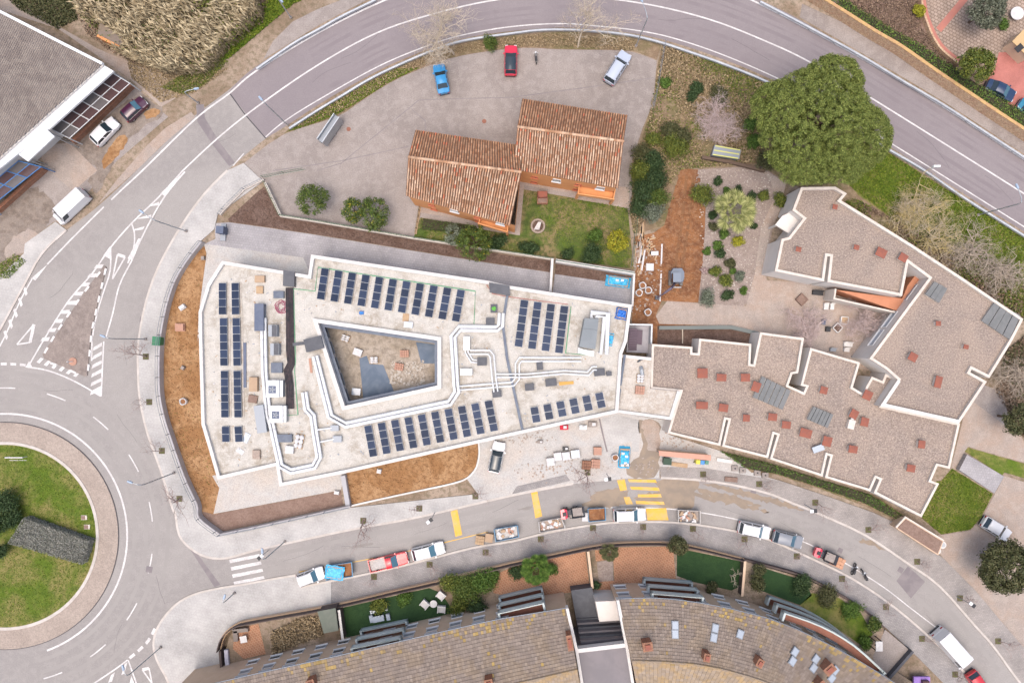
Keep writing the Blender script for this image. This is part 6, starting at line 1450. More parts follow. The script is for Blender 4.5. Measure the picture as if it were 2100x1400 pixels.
def bare(seed, h, spread, lean=(0, 0), depth=5, br=3, r0=0.12, m=None, up=0.55, nroot=1, twig=0.0):
    """mesh of a leafless tree, local coordinates"""
    rr = random.Random(seed); mb = MB()
    def grow(p, d, L, r, k):
        n = 3; pts = [p.copy()]; q = p.copy(); dd = d.copy()
        for i in range(n):
            dd = (dd + Vector((rr.gauss(0, .12), rr.gauss(0, .12), rr.gauss(0, .06)))).normalized(); q = q + dd * (L / n); q.z = max(q.z, 0.1); pts.append(q.copy())
        mb.tube(pts, r, 5 if k < 2 else 3, r1=r * .55, cap=False)
        if k >= depth: return
        for i in range(br + (1 if k == 0 else 0)):
            t = rr.uniform(.35, 1.0) if i else 1.0; b_ = pts[min(n, max(1, int(t * n + .5)))]
            side = Vector((rr.gauss(0, 1), rr.gauss(0, 1), rr.gauss(0, .5))).normalized()
            nd = (dd * .55 + side * spread + Vector((0, 0, up * .3))).normalized()
            grow(b_, nd, L * rr.uniform(.58, .8), r * rr.uniform(.5, .65), k + 1)
    for i in range(nroot):
        a = 6.28 * i / nroot; d0 = Vector((lean[0] + (0.35 * math.cos(a) if nroot > 1 else 0), lean[1] + (.35 * math.sin(a) if nroot > 1 else 0), 1)).normalized()
        grow(Vector((0, 0, 0)), d0, h * .34, r0, 0)
    return mb
# --- the great stone pine
def stone_pine(label, lobes, z, m):
    c0 = P(1679, 250, z); e = empty('stone_pine', (c0.x, c0.y, 0), 0, label, 'tree'); allc = []
    for (x, y, r, rz, n) in lobes:
        c = P(x, y, z); rr = r * (H - z) / H / S; cl = np.vstack([clumps_on(rr - .5, rr - .5, rz, n, low=.0, inner=.06), clumps_on(rr * .85, rr * .85, rz * .72, n // 3, low=.1, inner=.05)]); cl += np.array([c.x - c0.x, c.y - c0.y, z]); allc.append(cl)
    cl = np.vstack(allc); C, Nn, sz = leaves_on(cl, .46, 120, .16, flat=.9); add('crown', leaf_mesh('crown', C, Nn, sz, m), e)
    mb = MB().tube([(0, 0, 0), (.3, .1, z * .5), (0, 0, z)], .55, 9, r1=.35)
    for i in range(0, len(cl), len(cl) // 30): q = Vector(cl[i]); mb.tube([Vector((0, 0, z * .6)), Vector((q.x * .5, q.y * .5, z * .85)), q], .16, 5, r1=.05)
    mb.build('trunk', M_barkd, e)
stone_pine('huge round bright green pine overhanging the highway', [(1668, 262, 124, 4.6, 720), (1700, 180, 68, 3.6, 240), (1594, 228, 64, 3.0, 200), (1752, 284, 76, 3.2, 280), (1640, 322, 66, 2.8, 200), (1725, 332, 55, 2.6, 140)], 8.5, L_pine)
# --- garden trees near the orange houses
Y_fruit = mat('lemon', (0.50, 0.36, 0.03), rough=0.5)
tree('citrus_tree', 'small green tree alone at the west end of the car park', 643, 411, 36, 2.6, 1.3, L_cit, 60, .55, 60, .22)
tree('citrus_tree', 'yellow-tinged green tree next to the lone car park tree', 725, 432, 28, 2.4, 1.1, L_cit, 45, .5, 60, .22, fruit=(Y_fruit, 60))
tree('citrus_tree', 'wide green tree touching the yellow-tinged one', 768, 438, 36, 2.5, 1.2, L_cit, 60, .55, 60, .22, fruit=(Y_fruit, 20))
tree('citrus_tree', 'ragged green tree spilling over the white garden wall', 972, 496, 42, 2.6, 1.3, L_cit, 70, .5, 55, .22, fruit=(Y_fruit, 25))
tree('olive_tree', 'blue-green bush left of the ragged tree on the wall', 930, 480, 24, 1.8, .9, L_grey, 40, .4, 45, .2)
tree('lemon_tree', 'bright yellow lemon tree in the lawn corner', 1267, 495, 25, 2.2, 1.1, L_lem, 50, .42, 60, .2, fruit=(Y_fruit, 80))
shrub('round dark green bush beside the lemon tree', 1221, 482, 16, 1.4, L_green); shrub('large round dark bush at the lawn edge by the wall', 1212, 521, 26, 1.8, L_dark); shrub('low dark shrub at the lawn edge, left of the large round bush', 1165, 520, 14, .9, L_dark)
shrub('dark hedge-like shrub on the wall below the right house', 1085, 508, 36, 1.2, L_dark, ry=14, rot=math.radians(-8)); shrub('dark shrub between the ragged tree and the lawn', 1020, 495, 24, 1.5, L_dark, ry=16)
shrub('small round bush in the verge north of the red car', 1006, 88, 17, 1.6, L_cit)
hedge('clipped strip of green hedge in front of the left orange house', [(863, 447), (975, 462), (985, 478), (862, 470)], .7, L_green, 60, .14)
# overgrown hedge between house and dirt strip
NUMW = 'one two three four five six seven eight nine ten eleven twelve thirteen fourteen fifteen sixteen seventeen eighteen nineteen twenty'.split()
WILD = ((1340, 285, 18, 1.4, L_gorse), (1318, 315, 24, 2.2, L_oak), (1340, 330, 26, 2.6, L_dark), (1312, 352, 26, 2.4, L_gorse), (1345, 365, 28, 2.6, L_dark), (1318, 390, 28, 2.8, L_dark), (1350, 405, 24, 2.6, L_cit), (1312, 425, 24, 2.4, L_dark), (1338, 435, 26, 2.4, L_grey), (1385, 300, 28, 1.6, L_gorse), (1395, 280, 24, 1.2, L_oak), (1430, 180, 16, .9, L_dark), (1420, 196, 14, .9, L_dark), (1475, 195, 22, 1.0, L_oak), (1375, 265, 20, 1.2, L_oak), (1540, 255, 16, 1.2, L_green), (1548, 290, 18, 1.0, L_green), (1365, 170, 14, .6, L_green), (1600, 410, 16, 1.2, L_gorse), (1575, 330, 24, 1.2, L_oak))
for i, (x, y, r, hh, m_) in enumerate(sorted(WILD, key=lambda t: t[1])):
    tone = {L_gorse: 'yellow-green', L_oak: 'olive brown', L_dark: 'dark green', L_cit: 'glossy green', L_grey: 'blue-green', L_green: 'fresh green'}[m_]
    shrub(f'{tone} wild bush east of the houses, number {NUMW[i]} counted from the highway southward', x, y, r, hh, m_, group='wild hedge bushes')
# gravel garden
GB = [(1443, 399, 26, 1.6, L_gorse, 'large yellow-green bush at the edge of the dirt strip'), (1472, 371, 11, .8, L_dark, 'small dark bush above the palm'), (1490, 392, 9, .6, L_green, 'tiny green plant left of the palm top'), (1513, 393, 13, .9, L_dark, 'dark bush hidden above the palm'), (1541, 405, 13, .9, L_dark, 'dark bush right of the palm'), (1566, 401, 13, .8, L_gorse, 'yellow-green bush near the garden path'), (1462, 440, 10, .6, L_dark, 'dark tuft left of the palm'), (1464, 465, 10, .6, L_oak, 'brown-green tuft lower left of the palm'), (1545, 463, 8, .6, L_dark, 'small dark plant lower right of the palm'), (1484, 479, 12, .6, L_green, 'green tuft just below the palm'), (1514, 494, 14, 1.0, L_lem, 'bright green-yellow round bush below the palm'), (1472, 503, 12, .7, L_green, 'green bush in the middle of the gravel garden'), (1477, 520, 12, .9, L_dark, 'round dark bush below the middle green one'), (1450, 515, 9, .5, L_green, 'small green bush by the soil edge'), (1497, 540, 12, .7, L_oak, 'brownish bush on the gravel'), (1466, 557, 13, .9, L_gorse, 'round clipped yellow-green bush'), (1518, 566, 12, .9, L_grey, 'pale silvery bush near the garden path'), (1489, 575, 16, .9, L_gorse, 'wide loose bush in the lower gravel garden'), (1492, 605, 14, .8, L_dark, 'dark cycad-like plant with an orange heart'), (1451, 611, 19, 1.2, L_grey, 'big grey-green round bush at the foot of the gravel garden'), (1525, 597, 9, .6, L_green, 'small green bush beside a white pot'), (1445, 555, 8, .4, L_pinkt, 'low pink-brown heather by the soil edge'), (1503, 555, 8, .5, L_green, 'small bush between the clipped and silvery ones')]
for (x, y, r, hh, m_, l) in GB: shrub(l, x, y, r, hh, m_, name='garden_bush')
# palms
def palm(label, px, py, r_px, h, m, n=34, name='fan_palm', gz=0.0):
    c = P(px, py, h); Rr = r_px * (H - h) / H / S; e = empty(name, (c.x, c.y, gz), 0, label, 'palm')
    MB().tube([(0, 0, 0), (.04, .02, h * .5), (0, 0, h - gz)], .22, 8, r1=.17).build('trunk', M_bark, e)
    for i in range(n):
        mb = MB(); a = i * 2.399 + R.uniform(-.2, .2); k = (i + 1) / n; el = math.radians(65 - 80 * k); Lp = Rr * (.35 + .4 * k); o = Vector((0, 0, h - gz))
        d = Vector((math.cos(a) * math.cos(el), math.sin(a) * math.cos(el), math.sin(el))); q = o + d * Lp; u = Vector((-math.sin(a), math.cos(a), 0)); w = d.cross(u)
        mb.tube([o, q], .02, 3)
        ns = 14; Lf = Rr * .5
        for j in range(ns):
            t = -1.35 + 2.7 * j / (ns - 1); dd = (d * math.cos(t) + u * math.sin(t)).normalized(); tip = q + dd * Lf * (.75 + .25 * math.cos(t)) - Vector((0, 0, .12)); s = u * math.cos(t) - d * math.sin(t)
            mb.poly([q, q + dd * Lf * .55 + s * .1, tip, q + dd * Lf * .55 - s * .1])
        mb.build('frond', m, e)
    return e
palm('pale fan palm in the gravel garden', 1508, 432, 42, 3.4, L_pgreen, 24)
palm('dark green palm in the tiled garden behind the street wall', 1100, 1168, 30, 2.6, L_green, 26, gz=GZ)
palm('short fan palm beside the patio wall', 1250, 1132, 18, 2.0, L_oak, 18, gz=GZ)
# bare roadside trees
for i, (x, y, hh, sd, lx, ly) in enumerate(((902, 116, 9.5, 3, -.18, .1), (931, 112, 11, 5, .0, .1), (1185, 97, 10.5, 8, 0, .05))):
    e = empty('bare_poplar', P(x, y), 0, ['pale leafless tree left of the roadside pair', 'pale leafless tree right of the roadside pair', 'pale leafless tree beside the guardrail above the silver car'][i], 'tree')
    bare(sd, hh * 1.15, .8, (lx, ly), 5, 4, .13, up=.9).build('trunk', M_barkl, e)
# leafless street trees with square pits
ST_M = [bare(s, 5.2, .8, (0, 0), 4, 3, .07, up=.6).mesh('branches', M_barkp) for s in (21, 22, 23)]
M_pit = mat('tree_pit_soil', (0.115, 0.085, 0.06), (0.085, 0.095, 0.035), 3.0, rough=1.0)
PITS = [(299, 731, 1), (306, 824, 0), (332, 924, 0), (368, 1022, 1), (860, 1042, 0), (975, 1017, 0), (745, 1067, 1), (996, 1132, 0), (881, 1157, 0), (767, 1182, 0), (1109, 1105, 0), (1216, 1082, 0), (1319, 1080, 0), (1421, 1084, 0), (1527, 1105, 0), (1634, 1140, 0), (1727, 1186, 0), (1817, 1244, 0), (1891, 1309, 0), (1959, 1382, 0), (1781, 1086, 0), (1881, 1151, 0), (1969, 1226, 0), (2047, 1314, 0), (1442, 972, 0), (1557, 992, 0), (1672, 1030, 0), (1205, 968, 1)]
PW_ = ['beside the roundabout pavement, second lamp', 'on the west pavement level with the courtyard', 'on the west pavement below the courtyard level', 'on the west pavement near the crossing']
for i, (x, y, full) in enumerate(PITS):
    side = 'west pavement' if i < 4 else ('north pavement of the street' if y < 1070 and x < 1250 else ('garden-side pavement' if (x < 1640 or y > 1180) and i < 20 else 'north-east pavement'))
    near = ['near the green bin', 'opposite the splitter island tip', 'beside the roundabout bend', 'near the zebra crossing', 'left of the yellow bar', 'below the white car', 'near the zebra crossing end', 'by the pallets', 'below the white hatchback', 'below the red pickup', 'by the debris skip', 'below the soil skip', 'below the white van', 'below the white skip', 'below the white ribbed car', 'below the grey car', 'below the motorcycles', 'above the garden corner', 'left of the long white van', 'beside the red car', 'above the wet patch', 'above the asphalt patch', 'with the white post lamp', 'at the far right', 'by the pink shelter', 'by the grey planters', 'by the small lamp', 'among the site debris'][i]
    e = empty('street_tree', P(x, y, .13), 0, f'{"wide" if full else "thin"} leafless street tree on the {side}, {near}', 'tree', 'leafless street trees in square pits'); e.location.z = .122
    MB().box((0, 0, 0), (.82, .82, .012)).build('pit', M_pit, e)
    o = add('branches', ST_M[i % 3], e, rz=i * 1.7); k = 1.45 if full else .62 + .12 * (i % 3); o.scale = (k, k, k)
for i in range(len(PITS)):
    x, y, full = PITS[i]
# pink leafless trees in the courtyard and scrub
for i, (x, y, hh, sd, l) in enumerate(((1768, 662, 4.2, 31, 'pinkish leafless tree filling the courtyard'), (1650, 668, 3.6, 32, 'pinkish leafless tree above the gravel roof edge'), (1474, 252, 4.5, 33, 'pinkish-grey leafless bush left of the pine'))):
    e = empty('leafless_tree', P(x, y), 0, l, 'tree'); bare(sd, hh * 1.7, 1.1, (0, 0), 5, 4, .11, up=.1, nroot=3).build('trunk', M_barkq, e).scale = (1, 1, .5)
# tangled lichened trees east
for i, (x, y, hh, sd, l) in enumerate(((1880, 428, 4.6, 41, 'tangled leafless tree with yellow lichen by the highway lamp'), (1905, 490, 5.0, 42, 'sprawling lichened leafless tree above the east wing'), (1985, 515, 4.6, 43, 'brown leafless tree right of the sprawling lichened one'), (2050, 560, 4.2, 44, 'leafless brown tree near the east corner skylight'), (1850, 440, 3.6, 45, 'low lichened leafless tree beside the gravel roof edge'), (2075, 770, 4.4, 46, 'brown leafless tree east of the taller wing'))):
    e = empty('leafless_tree', P(x, y), 0, l, 'tree'); bare(sd, hh * 2.0, 1.2, (0, 0), 5, 3, .13, up=.0, nroot=5).build('trunk', M_lich if i in (0, 1, 4) else M_barkt, e).scale = (1, 1, .42)
e = empty('leafless_tree', P(1497, 1178, GZ), 0, 'small pale leafless tree on the artificial lawn', 'tree'); e.location.z = GZ; bare(51, 3.4, .9, (0, 0), 3, 3, .08, up=.2).build('trunk', M_barkl, e)
# oaks and other big crowns
tree('holm_oak', 'dark dense oak on the dirt yard at the right edge', 2062, 1160, 60, 4.5, 2.4, L_oak, 150, .8, 90, .3)
tree('umbrella_pine', 'yellow-green pine beside the pink driveway', 2000, 132, 40, 4.0, 1.6, L_gorse, 60, .65, 80, .28)
tree('olive_tree', 'grey-green olive tree in the flagstone garden', 2022, 22, 40, 3.4, 1.6, L_olive, 90, .7, 80, .26)
tree('evergreen_tree', 'dark green tree at the right edge below the east wing', 2085, 858, 36, 3.5, 1.8, L_oak, 60, .7, 70, .28)
tree('garden_tree', 'small olive-green tree at the patio corner by the street', 1390, 1118, 22, 2.8, 1.5, L_oak, 45, .45, 60, .22, gz=GZ)
shrub('yellow shrub beside the flagstone path', 1885, 22, 14, 1.2, L_lem); shrub('small round shrub on the flagstone terrace', 2058, 50, 13, 1.0, L_green)
hedge('long green hedge with yellow flecks along the stone wall', sm([(1720, -14), (1820, 49), (1892, 90), (1954, 132), (2060, 200), (2140, 250)], 2) + list(reversed(sm([(1695, 0), (1780, 53), (1839, 88), (1940, 153), (2040, 218), (2140, 283)], 2))), 1.9, L_hedge, 70, .2)
hedge('grey clipped block hedge on the roundabout', [(46, 1062), (181, 1110), (166, 1158), (15, 1114)], 1.6, L_rose, 170, .17, gz=.13, bumpy=.08, core_m=mat('rosemary_core', (.10, .10, .085), rough=1.0))
for i, (x, y, r, l) in enumerate(((12, 1030, 30, 'dark bush above the grey clipped hedge'), (25, 1065, 22, 'dark bush touching the grey hedge end'), (-5, 1075, 25, 'dark bush at the picture edge left of the hedge'), (0, 1130, 18, 'dark bush below the grey hedge end'))): shrub(l, x, y, r, 2.2, L_dark, gz=.13)
hedge('green planted strip below the gravel roof building', [(1480, 926), (1580, 951), (1690, 986), (1790, 1016), (1852, 1056), (1840, 1064), (1780, 1034), (1690, 1002), (1590, 970), (1530, 960)], .7, L_green, 45, .2, gz=.125)
# residential garden plants
for i, (x, y, r, hh, m_, l) in enumerate(((955, 1200, 34, 2.0, L_cit, 'big leafy bush right of the white loungers'), (925, 1190, 24, 1.6, L_gorse, 'yellow-green bush by the street wall'), (985, 1190, 30, 1.8, L_green, 'round bush next to the tiled garden'), (940, 1235, 22, 1.6, L_gorse, 'bush below the white loungers'), (980, 1240, 24, 1.8, L_dark, 'dark bush against the apartment wall'), (1010, 1175, 18, 1.2, L_green, 'small bush at the tiled garden corner'), (780, 1236, 20, .9, L_gorse, 'low yellowish shrub along the street wall'), (830, 1222, 18, .9, L_green, 'green shrub along the street wall'), (1132, 1162, 14, 1.0, L_green, 'round shrub right of the dark palm'), (1222, 1195, 9, 1.6, L_dark, 'slim dark shrub beside the gravel bed'), (1552, 1165, 16, 2.0, L_oak, 'olive-brown top of the tall garden hedge'), (1550, 1192, 18, 2.2, L_oak, 'olive-brown middle of the tall garden hedge'), (1456, 1200, 14, 1.0, L_oak, 'bush at the lower edge of the artificial lawn'), (1640, 1195, 24, 1.2, L_dark, 'dark bush above the curved balconies'), (1690, 1215, 26, 1.0, L_oak, 'brownish thicket by the street wall'), (1785, 1275, 18, 1.6, L_cit, 'green bush beside the access ramp'), (1740, 1245, 22, .9, L_green, 'green low bush in the triangular garden'), (1768, 1310, 16, 1.2, L_green, 'green bush below the triangular garden'), (1060, 1168, 18, .8, L_dark, 'dark low plant left of the palm'))):
    shrub(l, x, y, r, hh, m_, gz=GZ, name='garden_bush')
tufts('dry_thicket', 'tangle of dry reddish stems in the corner garden', [(555, 1295), (620, 1262), (655, 1262), (665, 1300), (560, 1340)], 2600, .5, .28, L_dry, GZ)
# --- uncountable ground cover
tufts('grass', 'short grass on the roundabout', arc(*RC, 185, 0, 360, 40)[:-1], 26000, .05, .13, L_grass, .13)
tufts('grass', 'rough lawn around the orange houses', [(1075, 390), (1285, 425), (1298, 548), (1050, 515), (866, 487), (866, 452), (990, 472), (1064, 481)], 9000, .06, .14, L_grass, .012, .5)
tufts('scrub', 'dry scrub in the triangle between the highway and the houses', [(1360, 95), (1475, 132), (1575, 175), (1600, 330), (1430, 345), (1395, 348), (1300, 480), (1290, 420), (1325, 262)], 22000, .35, .26, L_dry, 0, .9)
tufts('scrub', 'green weeds in the triangle between the highway and the houses', [(1360, 95), (1475, 132), (1575, 175), (1600, 330), (1430, 345), (1395, 348), (1300, 480), (1290, 420), (1325, 262)], 7000, .4, .24, L_gorse, 0, .6)
tufts('grass', 'green verge below the highway', [(1745, 305), (1822, 314), (1917, 374), (2100, 490), (2160, 530), (2160, 640), (2000, 520), (1860, 470), (1740, 380)], 30000, .12, .2, L_grass, .01)
tufts('scrub', 'brown scrub along the back of the taller wing', [(1740, 400), (1860, 465), (2000, 525), (2160, 620), (2160, 760), (2110, 665), (1975, 575), (1870, 505), (1728, 412)], 12000, .5, .26, L_brown, 0, .7)
tufts('scrub', 'green undergrowth along the back of the taller wing', [(1740, 400), (1860, 465), (2000, 525), (2160, 620), (2160, 760), (2110, 665), (1975, 575), (1870, 505), (1728, 412)], 16000, .5, .26, L_gorse, 0, .5)
tufts('scrub', 'brown scrub at the right edge', [(2040, 800), (2060, 720), (2110, 680), (2180, 680), (2180, 930), (2100, 900)], 9000, .6, .26, L_brown, 0)
tufts('scrub', 'green undergrowth at the right edge', [(2040, 790), (2060, 720), (2110, 680), (2180, 680), (2180, 930), (2100, 900)], 7000, .6, .26, L_oak, 0, .8)
tufts('scrub', 'dry verge plants along the guardrail', sm([(592, 268), (690, 232), (742, 202), (797, 168), (850, 142), (925, 114), (1000, 100), (1150, 96), (1300, 104)], 2) + list(reversed(sm([(600, 264), (705, 198), (812, 142), (950, 92), (1050, 77), (1150, 70), (1300, 82)], 2))), 9000, .2, .2, L_dry, .016)
tufts('grass', 'green weeds in the verge by the car park', sm([(592, 270), (690, 236), (797, 170), (860, 140)], 2) + [(812, 142), (705, 198), (600, 264)], 4500, .2, .18, L_grass, .016)
tufts('grass', 'grass around the grey steps', [(1890, 1062), (1912, 988), (1930, 985), (1952, 960), (2036, 1012), (2012, 1060), (1990, 1085), (1930, 1095)], 9000, .08, .15, L_grass, .02)
tufts('grass', 'green grass beside the highway at the top left', [(470, 120), (540, 60), (600, 10), (640, -10), (560, -10), (520, 30), (440, 130)], 9000, .25, .25, L_grass, 0)
tufts('grass', 'weeds between the reeds and the road', [(330, 180), (430, 120), (470, 125), (420, 175), (380, 195)], 3500, .2, .2, L_gorse, 0)
tufts('grass', 'scruffy weeds by the warehouse corner', [(0, -20), (150, -20), (160, 40), (120, 60), (40, 20)], 6000, .4, .25, L_oak, 0)
tufts('grass', 'weeds along the forecourt', [(0, 540), (30, 520), (55, 535), (20, 570), (0, 572)], 900, .2, .18, L_grass, .13)
tufts('fallen_leaves', 'dead leaf litter beside the highway at the top left', [(260, 120), (420, 150), (470, 140), (400, 190), (330, 210), (270, 160)], 7000, .06, .2, L_dry, 0)
tufts('scrub', 'dry stems in the north-east garden', [(1700, -10), (1880, -10), (1890, 60), (1960, 140), (2000, 165), (1830, 68)], 6000, .3, .22, L_brown, .02)
# reeds: leaning canes and plumes, one mass
def reeds(label, poly_px, n, h):
    hole = PP([(195, 40), (268, 82), (262, 110), (185, 88)], 1.5)
    w = PP(poly_px, 1.5); xs = [p.x for p in w]; ys = [p.y for p in w]; V = []; F = []
    def blade(p, d, L, wd, dz):
        b = len(V); x, y, z = p; dx, dy = math.cos(d) * L, math.sin(d) * L; nx, ny = -math.sin(d) * wd, math.cos(d) * wd
        V.extend([(x - nx * .4, y - ny * .4, z), (x + dx * .45 + nx, y + dy * .45 + ny, z + dz), (x + dx, y + dy, z + dz * .6), (x + dx * .45 - nx, y + dy * .45 - ny, z + dz)]); F.append((b, b + 1, b + 2, b + 3))
    k = 0
    while k < n:
        x, y = NP.uniform(min(xs), max(xs)), NP.uniform(min(ys), max(ys))
        if not inside((x, y), w) or inside((x, y), hole): continue
        g = math.sin(x * .55 + 2) * math.cos(y * .7) + .6 * math.sin(x * 1.3 - y * 1.1)
        if g < NP.uniform(-1.5, .6): continue
        k += 1; hh = h * NP.uniform(.55, 1.1) * (1 + .12 * g); a0 = 2.6 + NP.normal() * .25
        for j in range(3): blade((x + NP.normal() * .1, y + NP.normal() * .1, hh * (.35 + .2 * j)), a0 + NP.normal() * .4, NP.uniform(.5, 1.3), .045, .3)
        blade((x, y, hh), a0 + NP.normal() * .35, NP.uniform(.6, 1.2), .09, .2)
        b = len(V); V.extend([(x - .015, y, 0), (x + .015, y, 0), (x + .015, y, hh), (x - .015, y, hh)]); F.append((b, b + 1, b + 2, b + 3))
    me = bpy.data.meshes.new('reeds'); me.from_pydata(V, [], F); me.materials.append(L_reed); me.update()
    return add('reeds', me, kind='stuff', label=label)
reeds('mass of tall dry tan reeds beside the road', [(165, 20), (250, -30), (520, -30), (540, 30), (470, 90), (420, 150), (340, 150), (250, 110), (200, 70)], 4200, 3.0)
tufts('scrub', 'dark undergrowth showing between the reeds', [(165, 20), (250, -30), (560, -30), (540, 50), (470, 110), (420, 155), (340, 150), (250, 110), (200, 70)], 9000, 2.7, .26, L_gorse, 0, .45)
tufts('scrub', 'brown leaf litter under the reeds', [(150, 10), (250, -30), (560, -30), (540, 50), (470, 110), (420, 155), (340, 155), (240, 115), (180, 70)], 8000, .5, .3, L_brown, 0)

M_soild2 = mat('rut_soil', (0.16, 0.078, 0.038), (0.19, 0.095, 0.045), .8)
# clods, stones and weeds on bare soil
def clods(label, poly_px, n, m, z, smax=.22):
    w = PP(poly_px, z); xs = [p.x for p in w]; ys = [p.y for p in w]; mb = MB(); k = 0
    while k < n:
        x, y = R.uniform(min(xs), max(xs)), R.uniform(min(ys), max(ys))
        if not inside((x, y), w): continue
        k += 1; s = R.uniform(.05, smax); mb.blob((x, y, z), s, s * R.uniform(.6, 1), s * .5, nu=5, nv=3, jit=.25)
    mb.build('soil_clods', m, label=label, kind='stuff')
clods('clods on the long orange bed', [(x + 12, y) for x, y in fence_w[8:50]] + [(440, 1040), (450, 990), (415, 870), (408, 690), (412, 560)], 900, M_soilo, .022)
clods('clods on the orange triangle bed', [(712, 965), (975, 910), (970, 955), (925, 985), (720, 1030)], 500, M_soilo, .03)
clods('clods on the dark bed', [(470, 450), (540, 390), (572, 447), (850, 494), (1050, 526), (1128, 536), (1126, 556), (850, 512), (630, 477)], 700, M_soild, .03)
clods('clods and stones on the brown soil strip', [(1397, 345), (1430, 350), (1445, 430), (1440, 545), (1430, 615), (1357, 615), (1300, 660), (1298, 570), (1310, 490), (1362, 465)], 900, M_soilr, .014, .3)
clods('pale stones on the brown soil strip', [(1300, 480), (1350, 480), (1358, 615), (1300, 655)], 160, M_path, .014, .25)
clods('gravel stones in the garden', [(1435, 350), (1560, 342), (1600, 372), (1575, 500), (1540, 610), (1436, 615)], 500, M_roofp, .02, .14)
tufts('weeds', 'sparse weeds on the orange bed', [(x + 12, y) for x, y in fence_w[8:50]] + [(440, 1040), (450, 990), (415, 870), (408, 690), (412, 560)], 260, .1, .16, L_gorse, .022, .4)
for k, (o_, l) in enumerate(((0, 'left'), (14, 'right'))):
    MB().ribbon(PP(sm([(1383 + o_, 600), (1386 + o_, 540), (1395 + o_, 480), (1402 + o_, 420), (1408 + o_, 360)], 4)), .4, .0165 + k * .0005).build('wheel_rut', M_soild2, kind='structure')
# ------------------------------------------------------------------ street furniture, walls, fences
def lamp(label, base, head, h=8.5, z0=0.0, m=None, arm=1.6):
    b_ = P(*base, z0); t = P(*head, h); d = (t - b_).xy
    e = empty('street_lamp', (b_.x, b_.y, z0), math.atan2(d.y, d.x), label, 'street lamp'); L = min(max(d.length, .6), 3.2); m = m or M_steel
    MB().cyl((0, 0, 0), .2, .25, 8).build('base', M_conc, e)
    MB().tube([(0, 0, .2), (0, 0, h - .9), (.1, 0, h - .35), (L * .35, 0, h - .05), (L, 0, h + .05)], .085, 7, r1=.045).build('pole', m, e)
    MB().loft([[(L - .1 + x, -w, h + .0), (L - .1 + x, w, h + .0), (L - .1 + x, w * .7, h + .14), (L - .1 + x, -w * .7, h + .14)] for x, w in ((0, .09), (.25, .17), (.7, .12))]).build('lamp_head', mat('lamp_blue_grey', (0.26, 0.33, 0.42), rough=.4) if 'lamp_blue_grey' not in MATS else MATS['lamp_blue_grey'], e)
    return e
for l, b_, h_ in (('tall lamp reaching over the highway at the car park entrance', (590, 257), (539, 207)), ('tall lamp above the silver car, arching over the highway', (1304, 95), (1317, 4)), ('lamp among the grass at the top left of the highway', (597, 37), (574, -2)), ('curved lamp beside the lichened trees on the east verge', (2005, 441), (2087, 386)), ('lamp arching over the lane beside the ramp gate', (382, 474), (295, 437)), ('lamp arching over the lane from the green bin', (299, 695), (217, 691)),
                 ('lamp arching over the roundabout lane below the courtyard level', (357, 969), (272, 989)), ('lamp at the bottom left pavement corner', (330, 1326), (255, 1371)), ('lamp beside the zebra crossing on the north pavement', (585, 1109), (538, 1133))):
    lamp(l, b_, h_, z0=0.12 if b_[0] < 400 and b_[1] > 400 else 0.0)
lamp('short-armed lamp at the reed side of the road', (407, 212), (399, 183), 4.5)
lamp('blue-grey lamp on the pavement by the bottom left brown cover', (481, 1215), (460, 1226), 4.0, .12)
def postlamp(label, base, head, h=3.6, z0=.12):
    b_ = P(*base, z0); t = P(*head, h); d = (t - b_).xy; e = empty('post_lamp', (b_.x, b_.y, z0), math.atan2(d.y, d.x), label, 'street lamp')
    MB().tube([(0, 0, 0), (0, 0, h - .1)], .05, 6).build('pole', M_frame, e); MB().box((.1, 0, h - .15), (.45, .5, .16)).build('solar_cap', M_trim, e); MB().box((.55, 0, h - .12), (.45, .42, .12)).build('lamp_head', M_whitemetal, e)
for l, b_, h_ in (('small black-and-white post lamp above the white hatchback', (891, 1051), (883, 1066)), ('small black-and-white post lamp at the zebra crossing', (550, 1128), (536, 1140)), ('small black-and-white post lamp by the yellow works bars', (1244, 971), (1247, 982)), ('small black-and-white post lamp on the street bend', (1650, 1034), (1657, 1048)), ('small black-and-white post lamp in a tree pit at the right', (1962, 1222), (1978, 1226))): postlamp(l, b_, h_)

def guardrail(label, pts, sp=3.4, h=.72, off_=0.0):
    w = PP(sm(pts, 5), .7); c = w[len(w) // 2]; e = empty('guardrail', (c.x, c.y, 0), 0, label, 'guardrail')
    prof = ((-.02, h - .32), (.06, h - .26), (.06, h - .2), (-.01, h - .16), (.06, h - .1), (.06, h - .04), (-.02, h), (-.2, h), (-.2, h - .32))
    L = offset(w, 1.0); rings = []
    for p, q in zip(w, L):
        n = (q - p); n.z = 0; n.normalize(); rings.append([(p.x - c.x + n.x * a, p.y - c.y + n.y * a, z) for a, z in prof])
    MB().loft(rings).build('rail', M_rail, e)
    post = MB().box((0, 0, 0), (.14, .1, h - .06)).mesh('post', M_steel); acc = 0
    for i in range(len(w) - 1):
        acc += (w[i + 1] - w[i]).length
        if acc > sp: acc = 0; d = w[i + 1] - w[i]; add('post', post, e, loc=(w[i].x - c.x, w[i].y - c.y, 0), rz=math.atan2(d.y, d.x))
M_rail = mat('guardrail_zinc', (0.44, 0.46, 0.48), (0.37, 0.39, 0.42), .8, rough=.5, metal=.15)
guardrail('long galvanised guardrail along the inside of the highway bend', [(592, 262), (650, 225), (705, 192), (755, 162), (812, 134), (887, 102), (950, 82), (1050, 67), (1112, 60), (1180, 60), (1240, 64), (1300, 72), (1360, 87), (1420, 107), (1485, 130), (1575, 167), (1700, 232), (1815, 300), (1895, 347), (1975, 402), (2100, 481), (2200, 545)])
